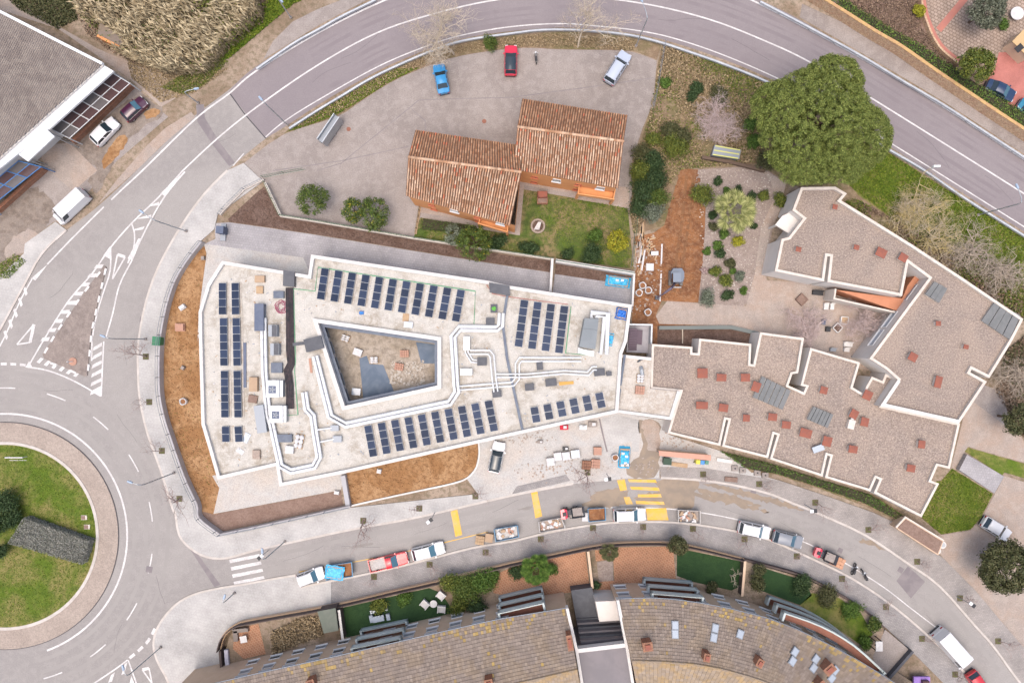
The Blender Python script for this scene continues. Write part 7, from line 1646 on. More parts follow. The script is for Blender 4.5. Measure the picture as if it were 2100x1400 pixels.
guardrail('galvanised guardrail on the outer edge of the highway, top left', [(525, 140), (600, 88), (654, 58), (700, 32), (770, -2)])
guardrail('galvanised guardrail on the outer edge of the highway, top right', [(1560, 2), (1640, 44), (1762, 110), (1850, 163), (1937, 214), (2020, 268), (2100, 320), (2200, 386)])
e = empty('road_sign', P(1899, 350), label='small white sign on the guardrail post below the pine', cat='sign'); MB().cyl((0, 0, 0), .05, 2.0, 6).build('post', M_steel, e); MB().box((0, 0, 2.0), (.9, .25, .5)).build('plate', M_whitemetal, e)

# stone boundary wall (north-east)
wp = PP(sm([(1640, -8), (1720, 42), (1780, 80), (1833, 111), (1900, 158), (2000, 225), (2100, 291), (2200, 358)], 4), 0)
e = empty('stone_wall', tuple(wp[8]), 0, 'long yellowish stone wall along the highway shoulder', 'wall')
wparent(MB().wall(wp, .35, 0, 1.9, side=1).build('stonework', M_stone, e), e); wparent(MB().wall(offset(wp, .0), .4, 1.9, 2.0, side=1).build('coping', mat('stone_coping', (.46, .30, .13), (.38, .23, .12), 1.5), e), e)
# site boundary wall and fence (west and south)
fw = PP(fence_w, 1.2); c = fw[20]
e = empty('boundary_wall', (c.x, c.y, 0), 0, 'curved pale retaining wall with a thin blue-grey railing round the orange bed', 'wall')
wparent(MB().wall(fw, .22, 0, 1.15).build('wall', mat('pale_concrete_wall', (.42, .40, .40), (.38, .36, .36), .6), e), e)
for z in (1.55, 2.1): wparent(MB().tube([Vector((p.x, p.y, z)) for p in fw], .035, 4).build('rail', M_frame, e), e)
pm_ = MB().box((0, 0, 1.15), (.07, .07, 1.0)).mesh('post', M_frame); acc = 9
for i in range(len(fw) - 1):
    d = fw[i + 1] - fw[i]; n = max(1, int(d.length / 2.2))
    for k in range(n):
        acc += d.length / n
        if acc > 2.1: acc = 0; q = fw[i].lerp(fw[i + 1], k / n); add('post', pm_, e, loc=(q.x - c.x, q.y - c.y, 0))
# wall north of the dark bed with green fence
def wallfence(label, pts, hw, t, m, hf=0, fm=None, sp=2.4, name='garden_wall', z0=0.0, cat='wall', zp=None):
    w = PP(pts, zp if zp is not None else hw); c = w[len(w) // 2]; e = empty(name, (c.x, c.y, z0), 0, label, cat)
    o = wparent(MB().wall(w, t, z0, z0 + hw).build('wall', m, e), e)
    if hf:
        for z in (hw + .1, hw + hf): wparent(MB().tube([Vector((p.x, p.y, z0 + z)) for p in w], .025, 4).build('rail', fm, e), e)
        mb = MB()
        for i in range(len(w) - 1):
            d = w[i + 1] - w[i]; n = max(1, int(d.length / .35))
            for k in range(n): q = w[i].lerp(w[i + 1], k / n); mb.box((q.x, q.y, z0 + hw), (.02, .02, hf))
        wparent(mb.build('mesh_wires', fm, e, kind='stuff'), e)
        for i in range(len(w) - 1):
            d = w[i + 1] - w[i]; n = max(1, int(d.length / sp))
            for k in range(n): q = w[i].lerp(w[i + 1], k / n); wparent(MB().box((q.x, q.y, z0 + hw), (.06, .06, hf + .05)).build('post', fm, e), e)
    return e
wallfence('white wall with green mesh fence between the car park and the dark bed', [(543, 374), (575, 442), (635, 451), (850, 488), (1050, 518), (1134, 531)], .9, .28, M_parc, .9, M_meshgreen)
wallfence('taller white wall with green mesh fence beside the service yard', [(1140, 534), (1301, 560)], 1.8, .4, M_par, .6, M_meshgreen)
wallfence('white cross wall between the ramp and the service yard', [(1133, 530), (1129, 597)], 1.6, .32, M_par)
wallfence('white end wall beside the blue tarpaulin', [(1301, 560), (1297, 628)], 1.4, .25, M_par)
wallfence('railing of grey tubes along the dark bed entrance', [(450, 440), (458, 430), (500, 388), (540, 368)], .45, .25, M_parc, .8, M_frame, name='railing', cat='railing')
wallfence('dark green gate railing on the left of the car park', [(540, 364), (625, 348)], .12, .12, M_kerb, 1.0, M_meshgreen, name='railing', cat='railing')
wallfence('thin wire fence between the car park and the scrub', [(1362, 90), (1352, 150), (1345, 190), (1338, 225)], .12, .12, M_conc, 1.2, M_frame, name='wire_fence', cat='fence')
wallfence('tall green mesh fence beside the lawn and timber pile', [(1304, 450), (1300, 500), (1294, 548)], .1, .1, M_conc, 1.5, M_meshgreen, name='wire_fence', cat='fence')
wallfence('timber slat fence beside the left orange house', [(862, 420), (852, 480)], .1, .3, M_wood, .9, mat('dark_slat', (.12, .10, .06)), sp=.8, name='slat_fence', cat='fence')
wallfence('pale curved kerb wall round the orange triangle bed', sm([(981, 905), (983, 930), (977, 958), (958, 980), (925, 992), (860, 1006), (790, 1021), (715, 1038)], 3), .25, .22, M_par)
wallfence('broad grey wall between the terrace and the orange triangle bed', [(703, 975), (713, 1036)], .9, .6, mat('grey_wall', (.36, .36, .38)))
# gate at ramp
e = empty('sliding_gate', P(450, 480), label='dark panel gate at the top of the service ramp', cat='gate')
wparent(MB().wall(PP([(449, 455), (447, 490)], 1.8), .7, .1, .3).build('frame', M_frame, e), e); wparent(MB().wall(PP([(450, 463), (449, 478)], 1.8), 1.0, .3, 1.7).build('panel', M_slateblue, e), e)
# street garden wall with dark screen
gw_w = PP(sm([(451, 1330), (460, 1302), (485, 1281), (525, 1271), (680, 1243), (800, 1215), (910, 1190), (1050, 1155), (1130, 1139), (1205, 1123), (1262, 1115), (1320, 1113), (1370, 1114), (1425, 1122), (1525, 1147)], 3), .9)
c = gw_w[20]; e = empty('garden_street_wall', (c.x, c.y, 0), 0, 'long tan garden wall with a dark screen facing the lower pavement', 'wall')
wparent(MB().wall(gw_w, .3, 0, 1.0).build('wall', M_tan, e), e); wparent(MB().wall(gw_w, .12, 1.0, 2.0).build('screen', M_darkfence, e), e); wparent(MB().wall(gw_w, .4, .92, 1.02).build('coping', mat('tan_coping', (.50, .34, .21)), e), e)
gs2 = PP(sm([(1525, 1147), (1590, 1164), (1650, 1182), (1712, 1213), (1770, 1248), (1812, 1285)], 3), .9); e = empty('garden_street_wall', tuple(gs2[5]), 0, 'low brown garden edging wall at the bend of the lower pavement', 'wall'); e.location.z = 0
wparent(MB().wall(gs2, .25, 0, 1.05).build('wall', M_darkfence, e), e)
gs3 = PP(sm([(455, 1330), (458, 1365), (466, 1402), (474, 1475)], 3), .9); e = empty('garden_street_wall', tuple(gs3[3]), 0, 'dark curved wall end at the corner garden', 'wall'); e.location.z = 0
wparent(MB().wall(gs3, .3, 0, 1.6).build('wall', M_darkfence, e), e); wparent(MB().wall(offset(gs3, -.7 if False else .7), .5, GZ, 1.3).build('inner_band', mat('lilac_band', (.42, .41, .46)), e), e)
# garden partition walls
for l, p, hh in (('white and dark partition wall between corner garden and turf', [(695, 1250), (703, 1310)], 1.6), ('dark partition between the two tiled patios', [(1206, 1130), (1215, 1205)], 1.4), ('dark partition between patio and artificial lawn', [(1528, 1150), (1522, 1222)], 1.4)):
    w = PP(p, GZ + hh); e = empty('garden_partition', (w[0].x, w[0].y, GZ), 0, l, 'wall'); o = wparent(MB().wall(w, .22, GZ, GZ + hh).build('wall', M_darkfence, e), e); o.location.z = -GZ; o = wparent(MB().wall(w, .32, GZ + hh, GZ + hh + .06).build('coping', M_par if 'white' in l else M_tan, e), e); o.location.z = -GZ
w = PP([(651, 1253), (688, 1246), (694, 1292), (664, 1298)], GZ + 2.1); c = w[0]; e = empty('garden_shed', (c.x, c.y, GZ), 0, 'flat green-grey garden shed roof in the corner garden', 'shed')
o = wparent(MB().prism([p.lerp(sum(w, Vector()) / 4, .05) for p in w], GZ, GZ + 2.0).build('wall', M_darkfence, e), e); o.location.z = -GZ; o = wparent(MB().prism(w, GZ + 2.0, GZ + 2.12).build('roof', mat('shed_felt', (.12, .135, .11), (.14, .15, .125), 1.0), e), e); o.location.z = -GZ
# ------------------------------------------------------------------ garden furniture
def lounger(label, px, py, rot):
    c = P(px, py, GZ); e = empty('garden_armchair', (c.x, c.y, GZ + .012), math.radians(-rot), label, 'garden seat')
    MB().box((0, 0, .25), (1.1, 1.0, .12)).build('seat', M_par, e); MB().box((0, .45, .37), (1.1, .14, .45)).build('backrest', M_par, e)
    for sx in (-.48, .48):
        MB().box((sx, 0, .37), (.12, 1.0, .25)).build('armrest', M_par, e)
        for sy in (-.42, .42): MB().box((sx, sy, 0), (.08, .08, .25)).build('leg', M_par, e)
lounger('white square garden seat left of the round white table', 872, 1236, 40); lounger('white square garden seat above the round white table', 905, 1218, 40); lounger('white square garden seat below the round white table', 906, 1246, 5)
e = empty('round_table', P(890, 1234, GZ), label='small round white garden table', cat='table'); MB().cyl((0, 0, .012), .08, .6, 8).build('leg', M_par, e); MB().cyl((0, 0, .6), .5, .06, 20).build('tabletop', M_par, e)
e = empty('garden_table', P(778, 1264, GZ), rz=math.radians(12), label='grey garden table with benches on the dark turf', cat='table'); MB().box((0, 0, .65), (1.5, .8, .06)).build('tabletop', M_sky, e)
for sx in (-.65, .65): MB().box((sx, 0, .012), (.1, .7, .64)).build('leg', M_frame, e)
for i, (x, y, w_, d_, l) in enumerate(((778, 1249, 2.4, .45, 'grey bench above the garden table'), (763, 1266, .5, 1.0, 'grey armchair left of the garden table'), (797, 1262, .5, .9, 'grey armchair right of the garden table'))):
    e = empty('garden_bench', P(x, y, GZ), rz=math.radians(12), label=l, cat='bench'); MB().box((0, 0, .012), (w_, d_, .4)).build('base', M_frame, e); MB().box((0, 0, .41), (w_ * .95, d_ * .9, .1)).build('cushion', M_sky, e)
e = empty('garden_table', P(503, 1306, GZ), rz=.2, label='white square table in the corner garden', cat='table'); MB().box((0, 0, .6), (.9, .9, .06)).build('tabletop', M_par, e); MB().box((0, 0, .012), (.2, .2, .6)).build('leg', M_frame, e)
e = empty('garden_sofa', P(500, 1300, GZ), rz=.1, label='brown corner sofa around the white table', cat='sofa'); MB().box((-.2, .75, .012), (2.0, .6, .4)).build('seat', M_fibre, e); MB().box((-1.0, 0, .012), (.6, 1.4, .4)).build('seat', M_fibre, e); MB().box((-.2, 1.0, .4), (2.0, .15, .35)).build('backrest', M_fibre, e)
e = empty('brick_barbecue', P(1112, 407), label='small brick barbecue on the house lawn', cat='barbecue'); MB().box((0, 0, 0), (1.4, 1.7, .7)).build('base', M_brick, e); MB().box((0, .35, .7), (1.3, .9, .5), top=.9).build('hood', M_capr, e); MB().box((0, -.45, .7), (1.2, .6, .06)).build('worktop', M_soilp, e)
e = empty('fire_pit', P(1103, 464), label='round stone fire pit with white logs on the lawn', cat='fire pit')
for i in range(14): a = i * 6.283 / 14; MB().box((0, 0, 0), (.42, .25, .3)).build('stone', M_path, e, loc=(.85 * math.cos(a), .85 * math.sin(a), 0), rz=a + 1.57)
MB().cyl((0, 0, 0), .7, .1, 16).build('ash_bed', M_soild, e)
for i in range(4): MB().tube([(-.5 + .2 * i, -.5, .16), (.1 + .1 * i, .55, .2)], .08, 6).build('log', M_par, e)
# ------------------------------------------------------------------ site clutter
def skip(label, q, h, m, load, lm, z0=0.0):
    w = PP(q, z0 + h); c = sum(w, Vector()) / 4; e = empty('skip', (c.x, c.y, z0), 0, label, 'skip'); v = [Vector((p.x - c.x, p.y - c.y, 0)) for p in w]
    inn = [p * .93 for p in v]; low = [p * .86 for p in v]
    mb = MB().loft([[Vector((p.x, p.y, .08)) for p in low], [Vector((p.x, p.y, h)) for p in v]], caps=False); mb.flat(low, .08); mb.loft([[Vector((p.x, p.y, h)) for p in v], [Vector((p.x, p.y, h)) for p in inn], [Vector((p.x * .92, p.y * .92, .12)) for p in inn]], caps=False); mb.build('body', m, e)
    if load == 'soil':
        mb = MB(); mb.flat([p * .95 for p in inn], h * .72); mb.build('load', lm, e)
        for k in range(30): pass
    elif load == 'debris':
        MB().flat([p * .95 for p in inn], h * .6).build('load', lm, e)
        for k in range(26):
            s, t = R.random(), R.random(); p = (inn[0].lerp(inn[1], s)).lerp(inn[3].lerp(inn[2], s), t) * .8
            MB().box((p.x, p.y, h * .6), (R.uniform(.2, .55), R.uniform(.15, .4), R.uniform(.1, .35)), R.uniform(0, 3)).build('debris_piece', R.choice([M_bag, M_pinkb, M_card, M_par]), e)
    for i in (0, 2): pass
    return e
M_sblue = mat('blue_skip_paint', (.10, .22, .34), (.13, .20, .27), 1.2, rough=.6)
skip('blue skip with a light blue tarpaulin behind the white estate car', [(666, 1161), (722, 1152), (724, 1182), (668, 1190)], 1.1, M_sblue, 'soil', M_soilr)
tarp('blue_tarpaulin', 'light blue tarpaulin draped over the skip behind the white estate', 686, 1174, 1.12, 2.5, 1.9, .16, 8, LBLUE)
skip('blue skip full of broken boards and sacks', [(1012, 1085), (1062, 1077), (1065, 1101), (1016, 1111)], 1.1, M_sblue, 'debris', M_siteconc)
skip('white skip with rubble and weeds', [(1104, 1070), (1152, 1061), (1160, 1083), (1106, 1092)], 1.0, M_siteconc, 'debris', M_path)
skip('blue-grey skip filled with brown soil', [(1205, 1043), (1242, 1041), (1243, 1067), (1207, 1070)], 1.1, M_sblue, 'soil', M_soilr)
skip('long white skip with a grey bench top beside the kerb', [(1390, 1045), (1437, 1047), (1437, 1074), (1391, 1071)], 1.1, M_siteconc, 'debris', M_conc)
stack('crate', 'grey gas box between the dumper and the soil skip', 'crate', (1194, 1051, 1206, 1068), 0, .8, M_bag, 2)
pallet('pallet', 'pallet of tan cones stacked left of the debris skip', 984, 1108, 0, 1.2, 1.2, 8, 'bricks', .5, M_wood); pallet('pallet', 'pallet of pale boards touching the debris skip', 1003, 1103, 0, 1.1, 1.2, 8, 'slab', .5, M_card)
pallet('pallet', 'orange brick pallet at the kerb beyond the red dumper', 1718, 1152, 0, 2.0, 1.4, 25, 'bricks', .6, mat('apricot_brick', (.46, .26, .17), (.42, .22, .13), 2.0))
SITE = .126
for (x, y, l, ld, m_, r, w_, d_) in ((1129, 947, 'leftmost white slab pallet of the row on the site yard', 'slab', M_bag, -8, 1.1, 1.1), (1144, 936, 'second white slab pallet of the site yard row', 'slab', M_bag, -8, 1.1, 1.1), (1161, 935, 'third white slab pallet of the site yard row', 'slab', M_bag, -8, 1.1, 1.1), (1180, 931, 'fourth and bluest slab pallet of the site yard row', 'slab', M_sky, -8, 1.2, 1.1),
                                 (1203, 954, 'left pallet of orange bricks on the site yard', 'bricks', M_brick, 3, 1.2, 1.2), (1222, 951, 'right pallet of orange bricks on the site yard', 'bricks', M_pinkb, 3, 1.2, 1.2), (1226, 925, 'white pallet bin holding orange sand', 'slab', M_pinkb, 0, 1.1, 1.1)):
    pallet('pallet', l, x, y, SITE, w_, d_, r, ld, .6 if ld == 'slab' else .5, m_)
tarp('blue_tarpaulin', 'bright light blue tarpaulin bundle weighted with bricks on the site yard', 1281, 938, SITE, 1.6, 3.0, .9, 3, LBLUE, bits=[(-.3, .6), (.2, .2), (.1, -.7), (-.3, -1.0), (.35, -.9)])
def bigbag(label, px, py, z0, r=.48, m=None):
    c = P(px, py, z0 + .6); e = empty('builder_bag', (c.x, c.y, z0), R.uniform(0, 3), label, 'builder bag'); n = 12; rings = []
    for z, k in ((0, .9), (.25, 1.08), (.6, 1.05), (.72, 1.0), (.7, .82), (.5, .78)):
        rings.append([(r * k * math.cos(6.283 * j / n) * (1 + .08 * math.sin(j * 2.1)), r * k * math.sin(6.283 * j / n) * (1 + .08 * math.cos(j * 1.7)), z) for j in range(n)])
    MB().loft(rings).build('bag', M_bag, e, smooth=True); MB().cyl((0, 0, .45), r * .74, .08, 12).build('sand', m or M_soilr, e)
for l, x, y, z in (('white builder bag of soil, upper one of three on the brown soil', 1318, 585, .014), ('white builder bag of soil, right one of three', 1330, 595, .014), ('white builder bag of soil, left one of three', 1311, 600, .014), ('white builder bag alone near the stair enclosure', 1329, 640, .014), ('white round builder bag beside the blue site tarpaulin', 1262, 938, SITE), ('white ring-like builder bag on the orange bed', 375, 823, .022)): bigbag(l, x, y, z)
for (x, y, w_, d_, r, l, m_) in ((373, 630, .9, .6, -35, 'small white box on the orange bed', M_bag), (368, 671, 1.3, 1.1, 0, 'pinkish block pile on the orange bed', M_pinkb), (415, 529, .5, .5, 0, 'small grey inspection box at the tip of the orange bed', M_conc), (374, 754, .5, .5, 30, 'small grey stump on the orange bed', M_conc), (777, 966, .6, .6, 10, 'small white box on the orange triangle bed', M_bag), (690, 1010, .7, .5, 10, 'small white box on the terrace corner bed', M_bag)):
    c = P(x, y, .4); e = empty('site_block', (c.x, c.y, .02), math.radians(-r), l, 'block'); MB().box((0, 0, 0), (w_, d_, .3)).build('lower_block', m_, e); MB().box((.05, .03, .3), (w_ * .8, d_ * .8, .22)).build('upper_block', m_, e)
tarp('blue_tarpaulin', 'light blue tarpaulin sheet in the service yard corner', 1268, 577, .03, 3.4, 1.5, .5, 8, LBLUE, bits=[(-.2, .1), (.5, .2)])
# pink shelter
e = empty('site_shelter', P(1405, 933), label='long pink flat-topped shelter on the works pavement', cat='shelter')
wparent(MB().prism(PP([(1351, 924), (1458, 933), (1458, 944), (1352, 934)], 2.2), 2.05, 2.2, bottom=True).build('roof', mat('salmon_sheet', (.50, .27, .20), (.46, .25, .185), .8), e), e)
for i in range(5):
    q = lerp2((1354, 929), (1455, 938), i / 4); wparent(MB().box((*P(*q, 2.2).xy, SITE), (.1, .1, 1.95)).build('post', M_frame, e), e)
wparent(MB().wall(PP([(1353, 926), (1457, 935)], 2.2), .06, SITE, 1.4).build('back_panel', M_tan, e), e)
def bin_(label, px, py, c_, z0=SITE, w=.75, d=.75, h=1.15, rot=5):
    p = P(px, py, z0 + h); e = empty('wheelie_bin', (p.x, p.y, z0), math.radians(-rot), label, 'bin'); m_ = mat('bin_%s' % label.split()[0], c_, rough=.5)
    MB().box((0, 0, .12), (w * .85, d * .85, h - .2), top=1.12).build('body', m_, e); MB().box((0, 0, h - .08), (w, d, .08)).build('lid', m_, e)
    for sx in (-.28, .28): MB().tube([(sx - .03, -d * .4, .1), (sx + .03, -d * .4, .1)], .1, 8).build('wheel', M_tyre, e)
bin_('dark green bin at the left end of the pink shelter', 1369, 946, (.02, .05, .03), w=1.1, d=.9); bin_('yellow bin under the pink shelter', 1432, 947, (.55, .48, .06), w=.55, d=.55); bin_('blue bin under the pink shelter', 1441, 948, (.06, .22, .48), w=.55, d=.55); bin_('teal bin at the right end of the pink shelter', 1450, 948, (.08, .2, .14), w=.45, d=.5); bin_('green bin on the west pavement beside the railing', 320, 699, (.04, .17, .09), .122, 1.1, 1.2, 1.3)
stack('timber_stack', 'pale timber planks on the pavement below the pink shelter', 'timber', (1378, 949, 1410, 957), .122, .12, M_wood, 3, 8)
# concrete planters and pipes on the works pavement
for i, (x, y) in enumerate(((1507, 960), (1523, 964), (1569, 974), (1553, 969))):
    e = empty('concrete_base', P(x, y, .3), 0, f'{ORD[i]} grey concrete base block with a hole along the planted strip', 'concrete base', 'grey concrete base blocks'); e.location.z = .128; MB().box((0, 0, 0), (.85, .75, .3)).build('block', M_conc, e); MB().cyl((0, 0, .3), .12, .02, 8).build('socket', M_trim, e)
stack('timber_stack', 'brown wooden beam lying on the works pavement', 'timber', (1487, 978, 1513, 987), .124, .2, M_soilp, 2, 6)
stack('concrete_slab', 'long pale kerb slab beside the pink shelter end', 'slab', (1470, 941, 1502, 948), .124, .25, M_par, 1, 8)
for i, (x, y, w_, m_, l) in enumerate(((1157, 876, 1.1, mat('red_tarp', (.45, .03, .05)), 'red and white machine against the south wall'), (1196, 876, 1.0, M_steel, 'grey octagonal site lamp base by the south wall'), (1216, 870, 1.2, M_conc, 'grey concrete ring beside the lamp base'), (1108, 906, .7, M_conc, 'small grey mixer part on the site yard'), (1160, 920, .8, M_trim, 'black crate behind the white slab pallets'))):
    e = empty('site_machine', P(x, y, .5), 0, l, 'machine'); e.location.z = SITE; MB().box((0, 0, 0), (w_, w_ * .6, .4)).build('body', m_, e); MB().box((.1, .05, .4), (w_ * .4, w_ * .35, .25)).build('top', M_bag, e)
rub = MB()
for k in range(260):
    x, y = R.choice([(1110, 965), (1200, 960), (1080, 900), (1330, 960), (1380, 905)]); p = P(x + R.gauss(0, 26), y + R.gauss(0, 9)); rub.box((p.x, p.y, SITE), (R.uniform(.05, .3), R.uniform(.05, .25), R.uniform(.02, .1)), R.uniform(0, 3))
rub.build('rubble', M_path, kind='stuff', label='scattered rubble over the site yard')
# loose timber and blocks on the brown soil
for i in range(11):
    x, y = 1312 + R.uniform(-6, 8), 462 + i * 9; p = P(x, y); e = empty('timber_plank', (p.x, p.y, .014), math.radians(80 + R.uniform(-14, 14)), f'{ORD[i]} loose grey plank from the top of the pile beside the mesh fence', 'plank', 'loose planks by the mesh fence'); MB().box((0, 0, .03 * (i % 3)), (R.uniform(2.0, 3.4), .22, .05)).build('board', R.choice([M_wood, M_path, M_bag]), e); MB().box((.2, .25, .0), (1.6, .14, .05)).build('batten', M_wood, e)
for i in range(7):
    x, y = 1336 + R.uniform(-8, 10), 490 + i * 6; p = P(x, y); e = empty('timber_offcut', (p.x, p.y, .014), R.uniform(0, 3), f'{ORD[i]} orange-brown timber offcut from the top, scattered right of the plank pile', 'timber', 'timber offcuts'); MB().box((0, 0, 0), (R.uniform(.8, 1.5), .2, .1)).build('piece', M_wood, e); MB().box((.1, .3, 0), (.5, .12, .08)).build('sliver', M_wood, e)
for (x, y, w_, d_, l) in ((1343, 519, 1.0, .55, 'white block beside the timber offcuts'), (1333, 547, 1.0, 1.0, 'grey-white square slab on the brown soil')):
    stack('concrete_slab', l, 'slab', (x - w_ * 7.5, y - d_ * 7.5, x + w_ * 7.5, y + d_ * 7.5), .014, .3, M_bag, 2)
stack('trench_board', 'thin white board line along the soil strip', 'board', (1356, 500, 1359, 545), .014, .1, M_bag, 1, 4); stack('trench_board', 'lower thin white board line along the soil strip', 'board', (1353, 555, 1356, 618), .014, .1, M_bag, 1, 4)
# retaining stair, sheds and frames north of the gravel garden
e = empty('cold_box', P(1490, 310), label='blue-grey framed garden box with yellow stripes below the pink bush', cat='cold frame'); wparent(MB().prism(PP([(1466, 297), (1520, 307), (1516, 326), (1460, 318)], 1.0), 0, 1.0).build('box', M_frame, e), e)
for i in range(3): q0, q1 = lerp2((1467, 299), (1462, 317), i / 2), lerp2((1518, 308), (1514, 325), i / 2); wparent(MB().wall(PP([q0, q1], 1.05), .14, 1.0, 1.06).build('yellow_bar', mat('yellow_bar', (.50, .50, .16)) if i == 0 else MATS['yellow_bar'], e), e)
wallfence('rusty timber retaining edge above the gravel garden', [(1440, 322), (1500, 332), (1570, 350)], .6, .4, M_barkd)
wallfence('grey trench shuttering along the garden path', [(1352, 672), (1500, 671), (1556, 684)], .35, .5, mat('grey_shutter', (.16, .175, .165)))
wallfence('pale timber props beside the trench', [(1400, 668), (1400, 704)], .25, .12, M_barkl)
# grey steps
e = empty('garden_steps', P(2008, 968), label='grey concrete steps descending through the grass', cat='steps')
a0, a1, b0_, b1_ = (1976, 930), (1960, 961), (2058, 976), (2038, 1011)
for i in range(14):
    q = [lerp2(a0, b0_, i / 14), lerp2(a0, b0_, (i + .94) / 14), lerp2(a1, b1_, (i + .94) / 14), lerp2(a1, b1_, i / 14)]; wparent(MB().prism(PP(q), 0, .75 - i * .045).build('step', M_ramp, e), e)
# meter house roof at the right
e = empty('utility_block', P(1885, 1100), label='low brown-roofed utility block beside the pavement bend', cat='building'); uz = 1.8
wparent(MB().prism(PP([(1857, 1062), (1935, 1109), (1924, 1138), (1838, 1082)], uz), 0, uz).build('wall', M_tan, e), e); wparent(MB().prism(PP([(1858, 1064), (1933, 1110), (1923, 1135), (1841, 1082)], uz + .06), uz, uz + .06).build('roof', M_soilp, e), e)
wparent(MB().wall(PP([(1838, 1081), (1857, 1060), (1936, 1108)], uz + .2), .2, uz, uz + .2).build('coping', M_parc, e), e)
for i, (x, y) in enumerate(((1940, 1120), (1929, 1132))): e = empty('gas_bottle', P(x, y, uz), 0, ['upper white round tank at the end of the utility block', 'lower white round tank at the end of the utility block'][i], 'tank'); e.location.z = .0; MB().cyl((0, 0, 0), .5, 1.1, 14).build('body', M_par, e); MB().cyl((0, 0, 1.1), .3, .12, 12).build('cap', M_steel, e)
# billboard frame in the car park, seen from above
e = empty('billboard', P(672, 262), label='galvanised double frame billboard seen edge-on at the car park corner', cat='billboard'); c0, c1 = P(655, 288, 2.6), P(690, 236, 2.6); d = (c1 - c0).normalized(); n = Vector((-d.y, d.x, 0))
for k in (-.42, .42):
    wparent(MB().wall([c0 + n * k, c1 + n * k], .12, .5, 2.6).build('panel', M_steel, e), e)
    for t in (.06, .5, .94): q = c0.lerp(c1, t) + n * k; wparent(MB().box((q.x, q.y, 0), (.12, .12, .5)).build('post', M_steel, e), e)
wparent(MB().wall([c0, c1], .7, 2.0, 2.05).build('walkway', M_frame, e), e)
# courtyard furniture of the gravel-roofed building
for i, (x, y, w_, d_, m_, l) in enumerate(((1645, 614, 1.2, 1.2, M_soilp, 'brown square planter in the paved courtyard'), (1732, 657, 1.0, 1.0, M_wood, 'white-rimmed square planter under the pink tree'), (1718, 672, 1.0, 1.0, M_soild, 'white-edged dark planter under the pink tree'), (1695, 628, .7, 1.0, M_par, 'white slatted chair pair by the terrace'), (1707, 628, .6, 1.0, M_par, 'second white slatted chair by the terrace'), (1678, 600, 1.6, .7, M_trim, 'dark grey bench below the wide parapet'), (1740, 706, 1.3, .7, M_par, 'white garden table near the light well'), (1737, 717, .8, .6, M_par, 'white garden chair near the light well'), (1699, 675, .7, .7, M_trim, 'black round stool in the paved courtyard'), (1690, 660, .6, .8, M_slateblue, 'dark blue chair in the paved courtyard'), (1709, 717, .9, .5, M_frame, 'blue-grey box against the gravel roof wall'))):
    p = P(x, y, .4); e = empty('courtyard_item', (p.x, p.y, .03), math.radians(-(45 if 'edged' in l or i == 0 else 5)), l, 'garden furniture'); MB().box((0, 0, .0), (w_ * .9, d_ * .9, .35)).build('base', m_, e)
    if 'planter' in l:
        for sx, sy, a_, b2 in ((0, .5, 1, .1), (0, -.5, 1, .1), (.5, 0, .1, .9), (-.5, 0, .1, .9)): MB().box((sx * w_ * .95, sy * d_ * .95, .0), (a_ * w_, b2 * d_ if b2 > .5 else .1, .45)).build('rim', M_par if i else M_soilp, e)
    else: MB().box((0, d_ * .4, .35), (w_ * .9, .1, .35)).build('backrest', m_, e); MB().box((0, 0, .35), (w_ * .85, d_ * .7, .05)).build('seat', m_, e)
# north-east garden
e = empty('curved_edging', P(1930, 90), label='curved pink-red paved edging of the flagstone terrace', cat='edging'); wparent(MB().wall(PP(sm([(1888, -10), (1898, 40), (1925, 95), (1965, 130)], 4)), .5, 0, .5).build('edging', mat('red_edging', (.40, .16, .12), (.36, .15, .12), 1.0), e), e); wparent(MB().wall(PP(sm([(1882, -10), (1892, 42), (1919, 99), (1962, 136)], 4)), .25, 0, .75).build('yellow_stone', M_stone, e), e)
wallfence('red paved strip dividing the flagstone terrace', [(1925, 62), (1985, -10)], .05, .9, MATS['red_edging'], name='paved_strip', cat='paving')
e = empty('garden_hut', P(2095, 85), label='ochre-roofed garden hut at the right edge beside the pink driveway', cat='hut'); wparent(MB().prism(PP([(2078, 85), (2100, 62), (2135, 95), (2112, 118)], 2.2), 0, 2.2).build('wall', M_tan, e), e); wparent(MB().prism(PP([(2076, 85), (2100, 60), (2137, 95), (2112, 121)], 2.3), 2.2, 2.3).build('roof', mat('ochre_roof', (.46, .32, .17)), e), e); wparent(MB().box((*P(2090, 99, 2.3).xy, 2.3), (1.1, .8, .06), .7).build('dark_hatch', M_trim, e), e)
e = empty('round_parasol', P(2078, 33), label='pale grey round garden table by the olive tree', cat='table'); MB().cyl((0, 0, .03), .1, .7, 8).build('leg', M_steel, e); MB().cyl((0, 0, .72), .9, .06, 18).build('tabletop', M_bag, e)
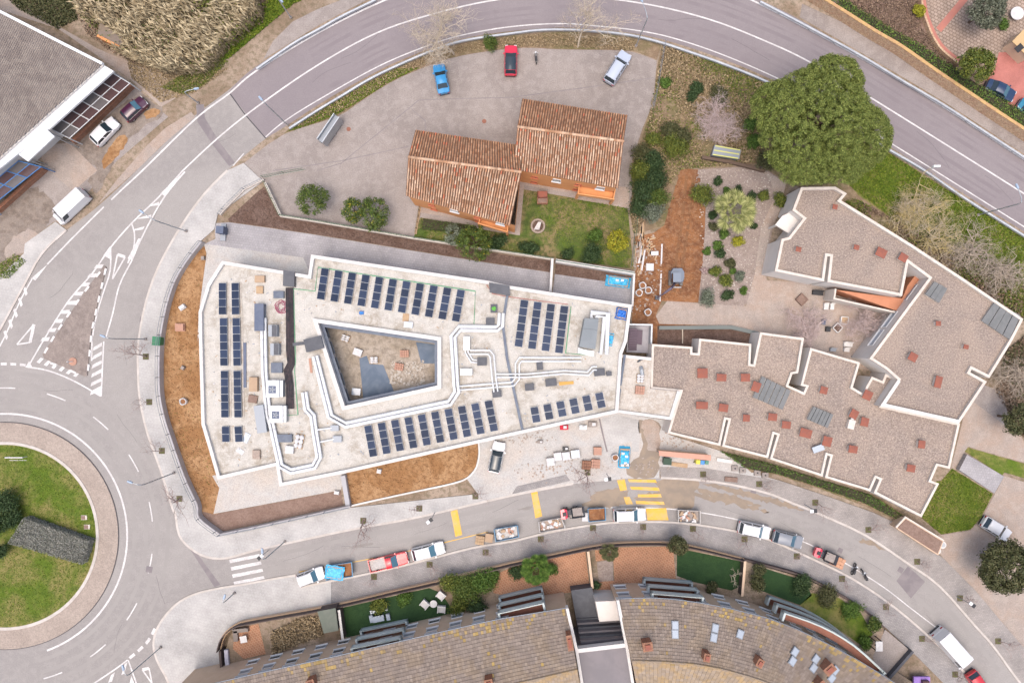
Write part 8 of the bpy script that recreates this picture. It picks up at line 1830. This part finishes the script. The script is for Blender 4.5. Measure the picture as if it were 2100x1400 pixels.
e = empty('roof_ruin', P(222, 85), label='small half-hidden tiled roof among the reeds', cat='hut'); wparent(MB().prism(PP([(204, 62), (247, 92), (243, 98), (198, 75)], 1.6), 0, 1.6).build('wall', M_orange, e), e); wparent(MB().prism(PP([(205, 45), (262, 85), (246, 94), (200, 70)], 1.75), 1.6, 1.75).build('roof', M_ctile, e), e)
e = empty('goal_frame', P(27, 940), label='white goal-like frame on the roundabout grass', cat='frame'); wparent(MB().tube([P(10, 938, 1.0) - Vector((0, 0, .9)), P(10, 938, 1.0), P(46, 938, 1.0), P(46, 938, 1.0) - Vector((0, 0, .9))], .06, 6).build('bar', M_par, e), e); wparent(MB().tube([P(10, 938, 1.0) - Vector((0, .5, .85)), P(46, 938, 1.0) - Vector((0, .5, .85))], .04, 5).build('base_bar', M_par, e), e)
for i, (x, y) in enumerate(((174, 1060), (180, 1079))): e = empty('inspection_cover', P(x, y), 0, ['upper brown inspection cover on the roundabout grass', 'lower brown inspection cover on the roundabout grass'][i], 'cover'); e.location.z = .13; MB().box((0, 0, 0), (.8, .6, .08)).build('frame', M_parc, e); MB().box((-.1, 0, .08), (.55, .5, .03)).build('plate', M_soilp, e)
e = empty('round_marker', P(151, 741), label='pink round marker base on the splitter island', cat='marker'); e.location.z = .12; MB().cyl((0, 0, 0), .55, .1, 16).build('base', M_pinkb, e); MB().cyl((0, 0, .1), .06, 1.2, 8).build('pole', M_whitemetal, e)
e = empty('play_tower', P(1880, 1392), label='purple play mat frame in the bottom right garden', cat='play frame'); e.location.z = GZ; MB().box((0, 0, 0), (2.2, 1.8, .3)).build('mat', mat('purple_mat', (.28, .17, .46), rough=.6), e); MB().box((.3, .2, .3), (.9, .7, .5)).build('frame', M_maroon, e)
wallfence('dark wall with tan top beside the access ramp', [(1873, 1335), (1822, 1393)], 1.6, .35, M_dkgrey)
e = empty('garden_pergola', P(1788, 1312, GZ), label='small maroon pergola with a white top at the garden end', cat='pergola'); e.location.z = GZ; MB().box((0, 0, 1.8), (.9, 1.3, .1)).build('top', M_bag, e)
for sx in (-.4, .4):
    for sy in (-.6, .6): MB().box((sx, sy, 0), (.1, .1, 1.8)).build('post', M_maroon, e)
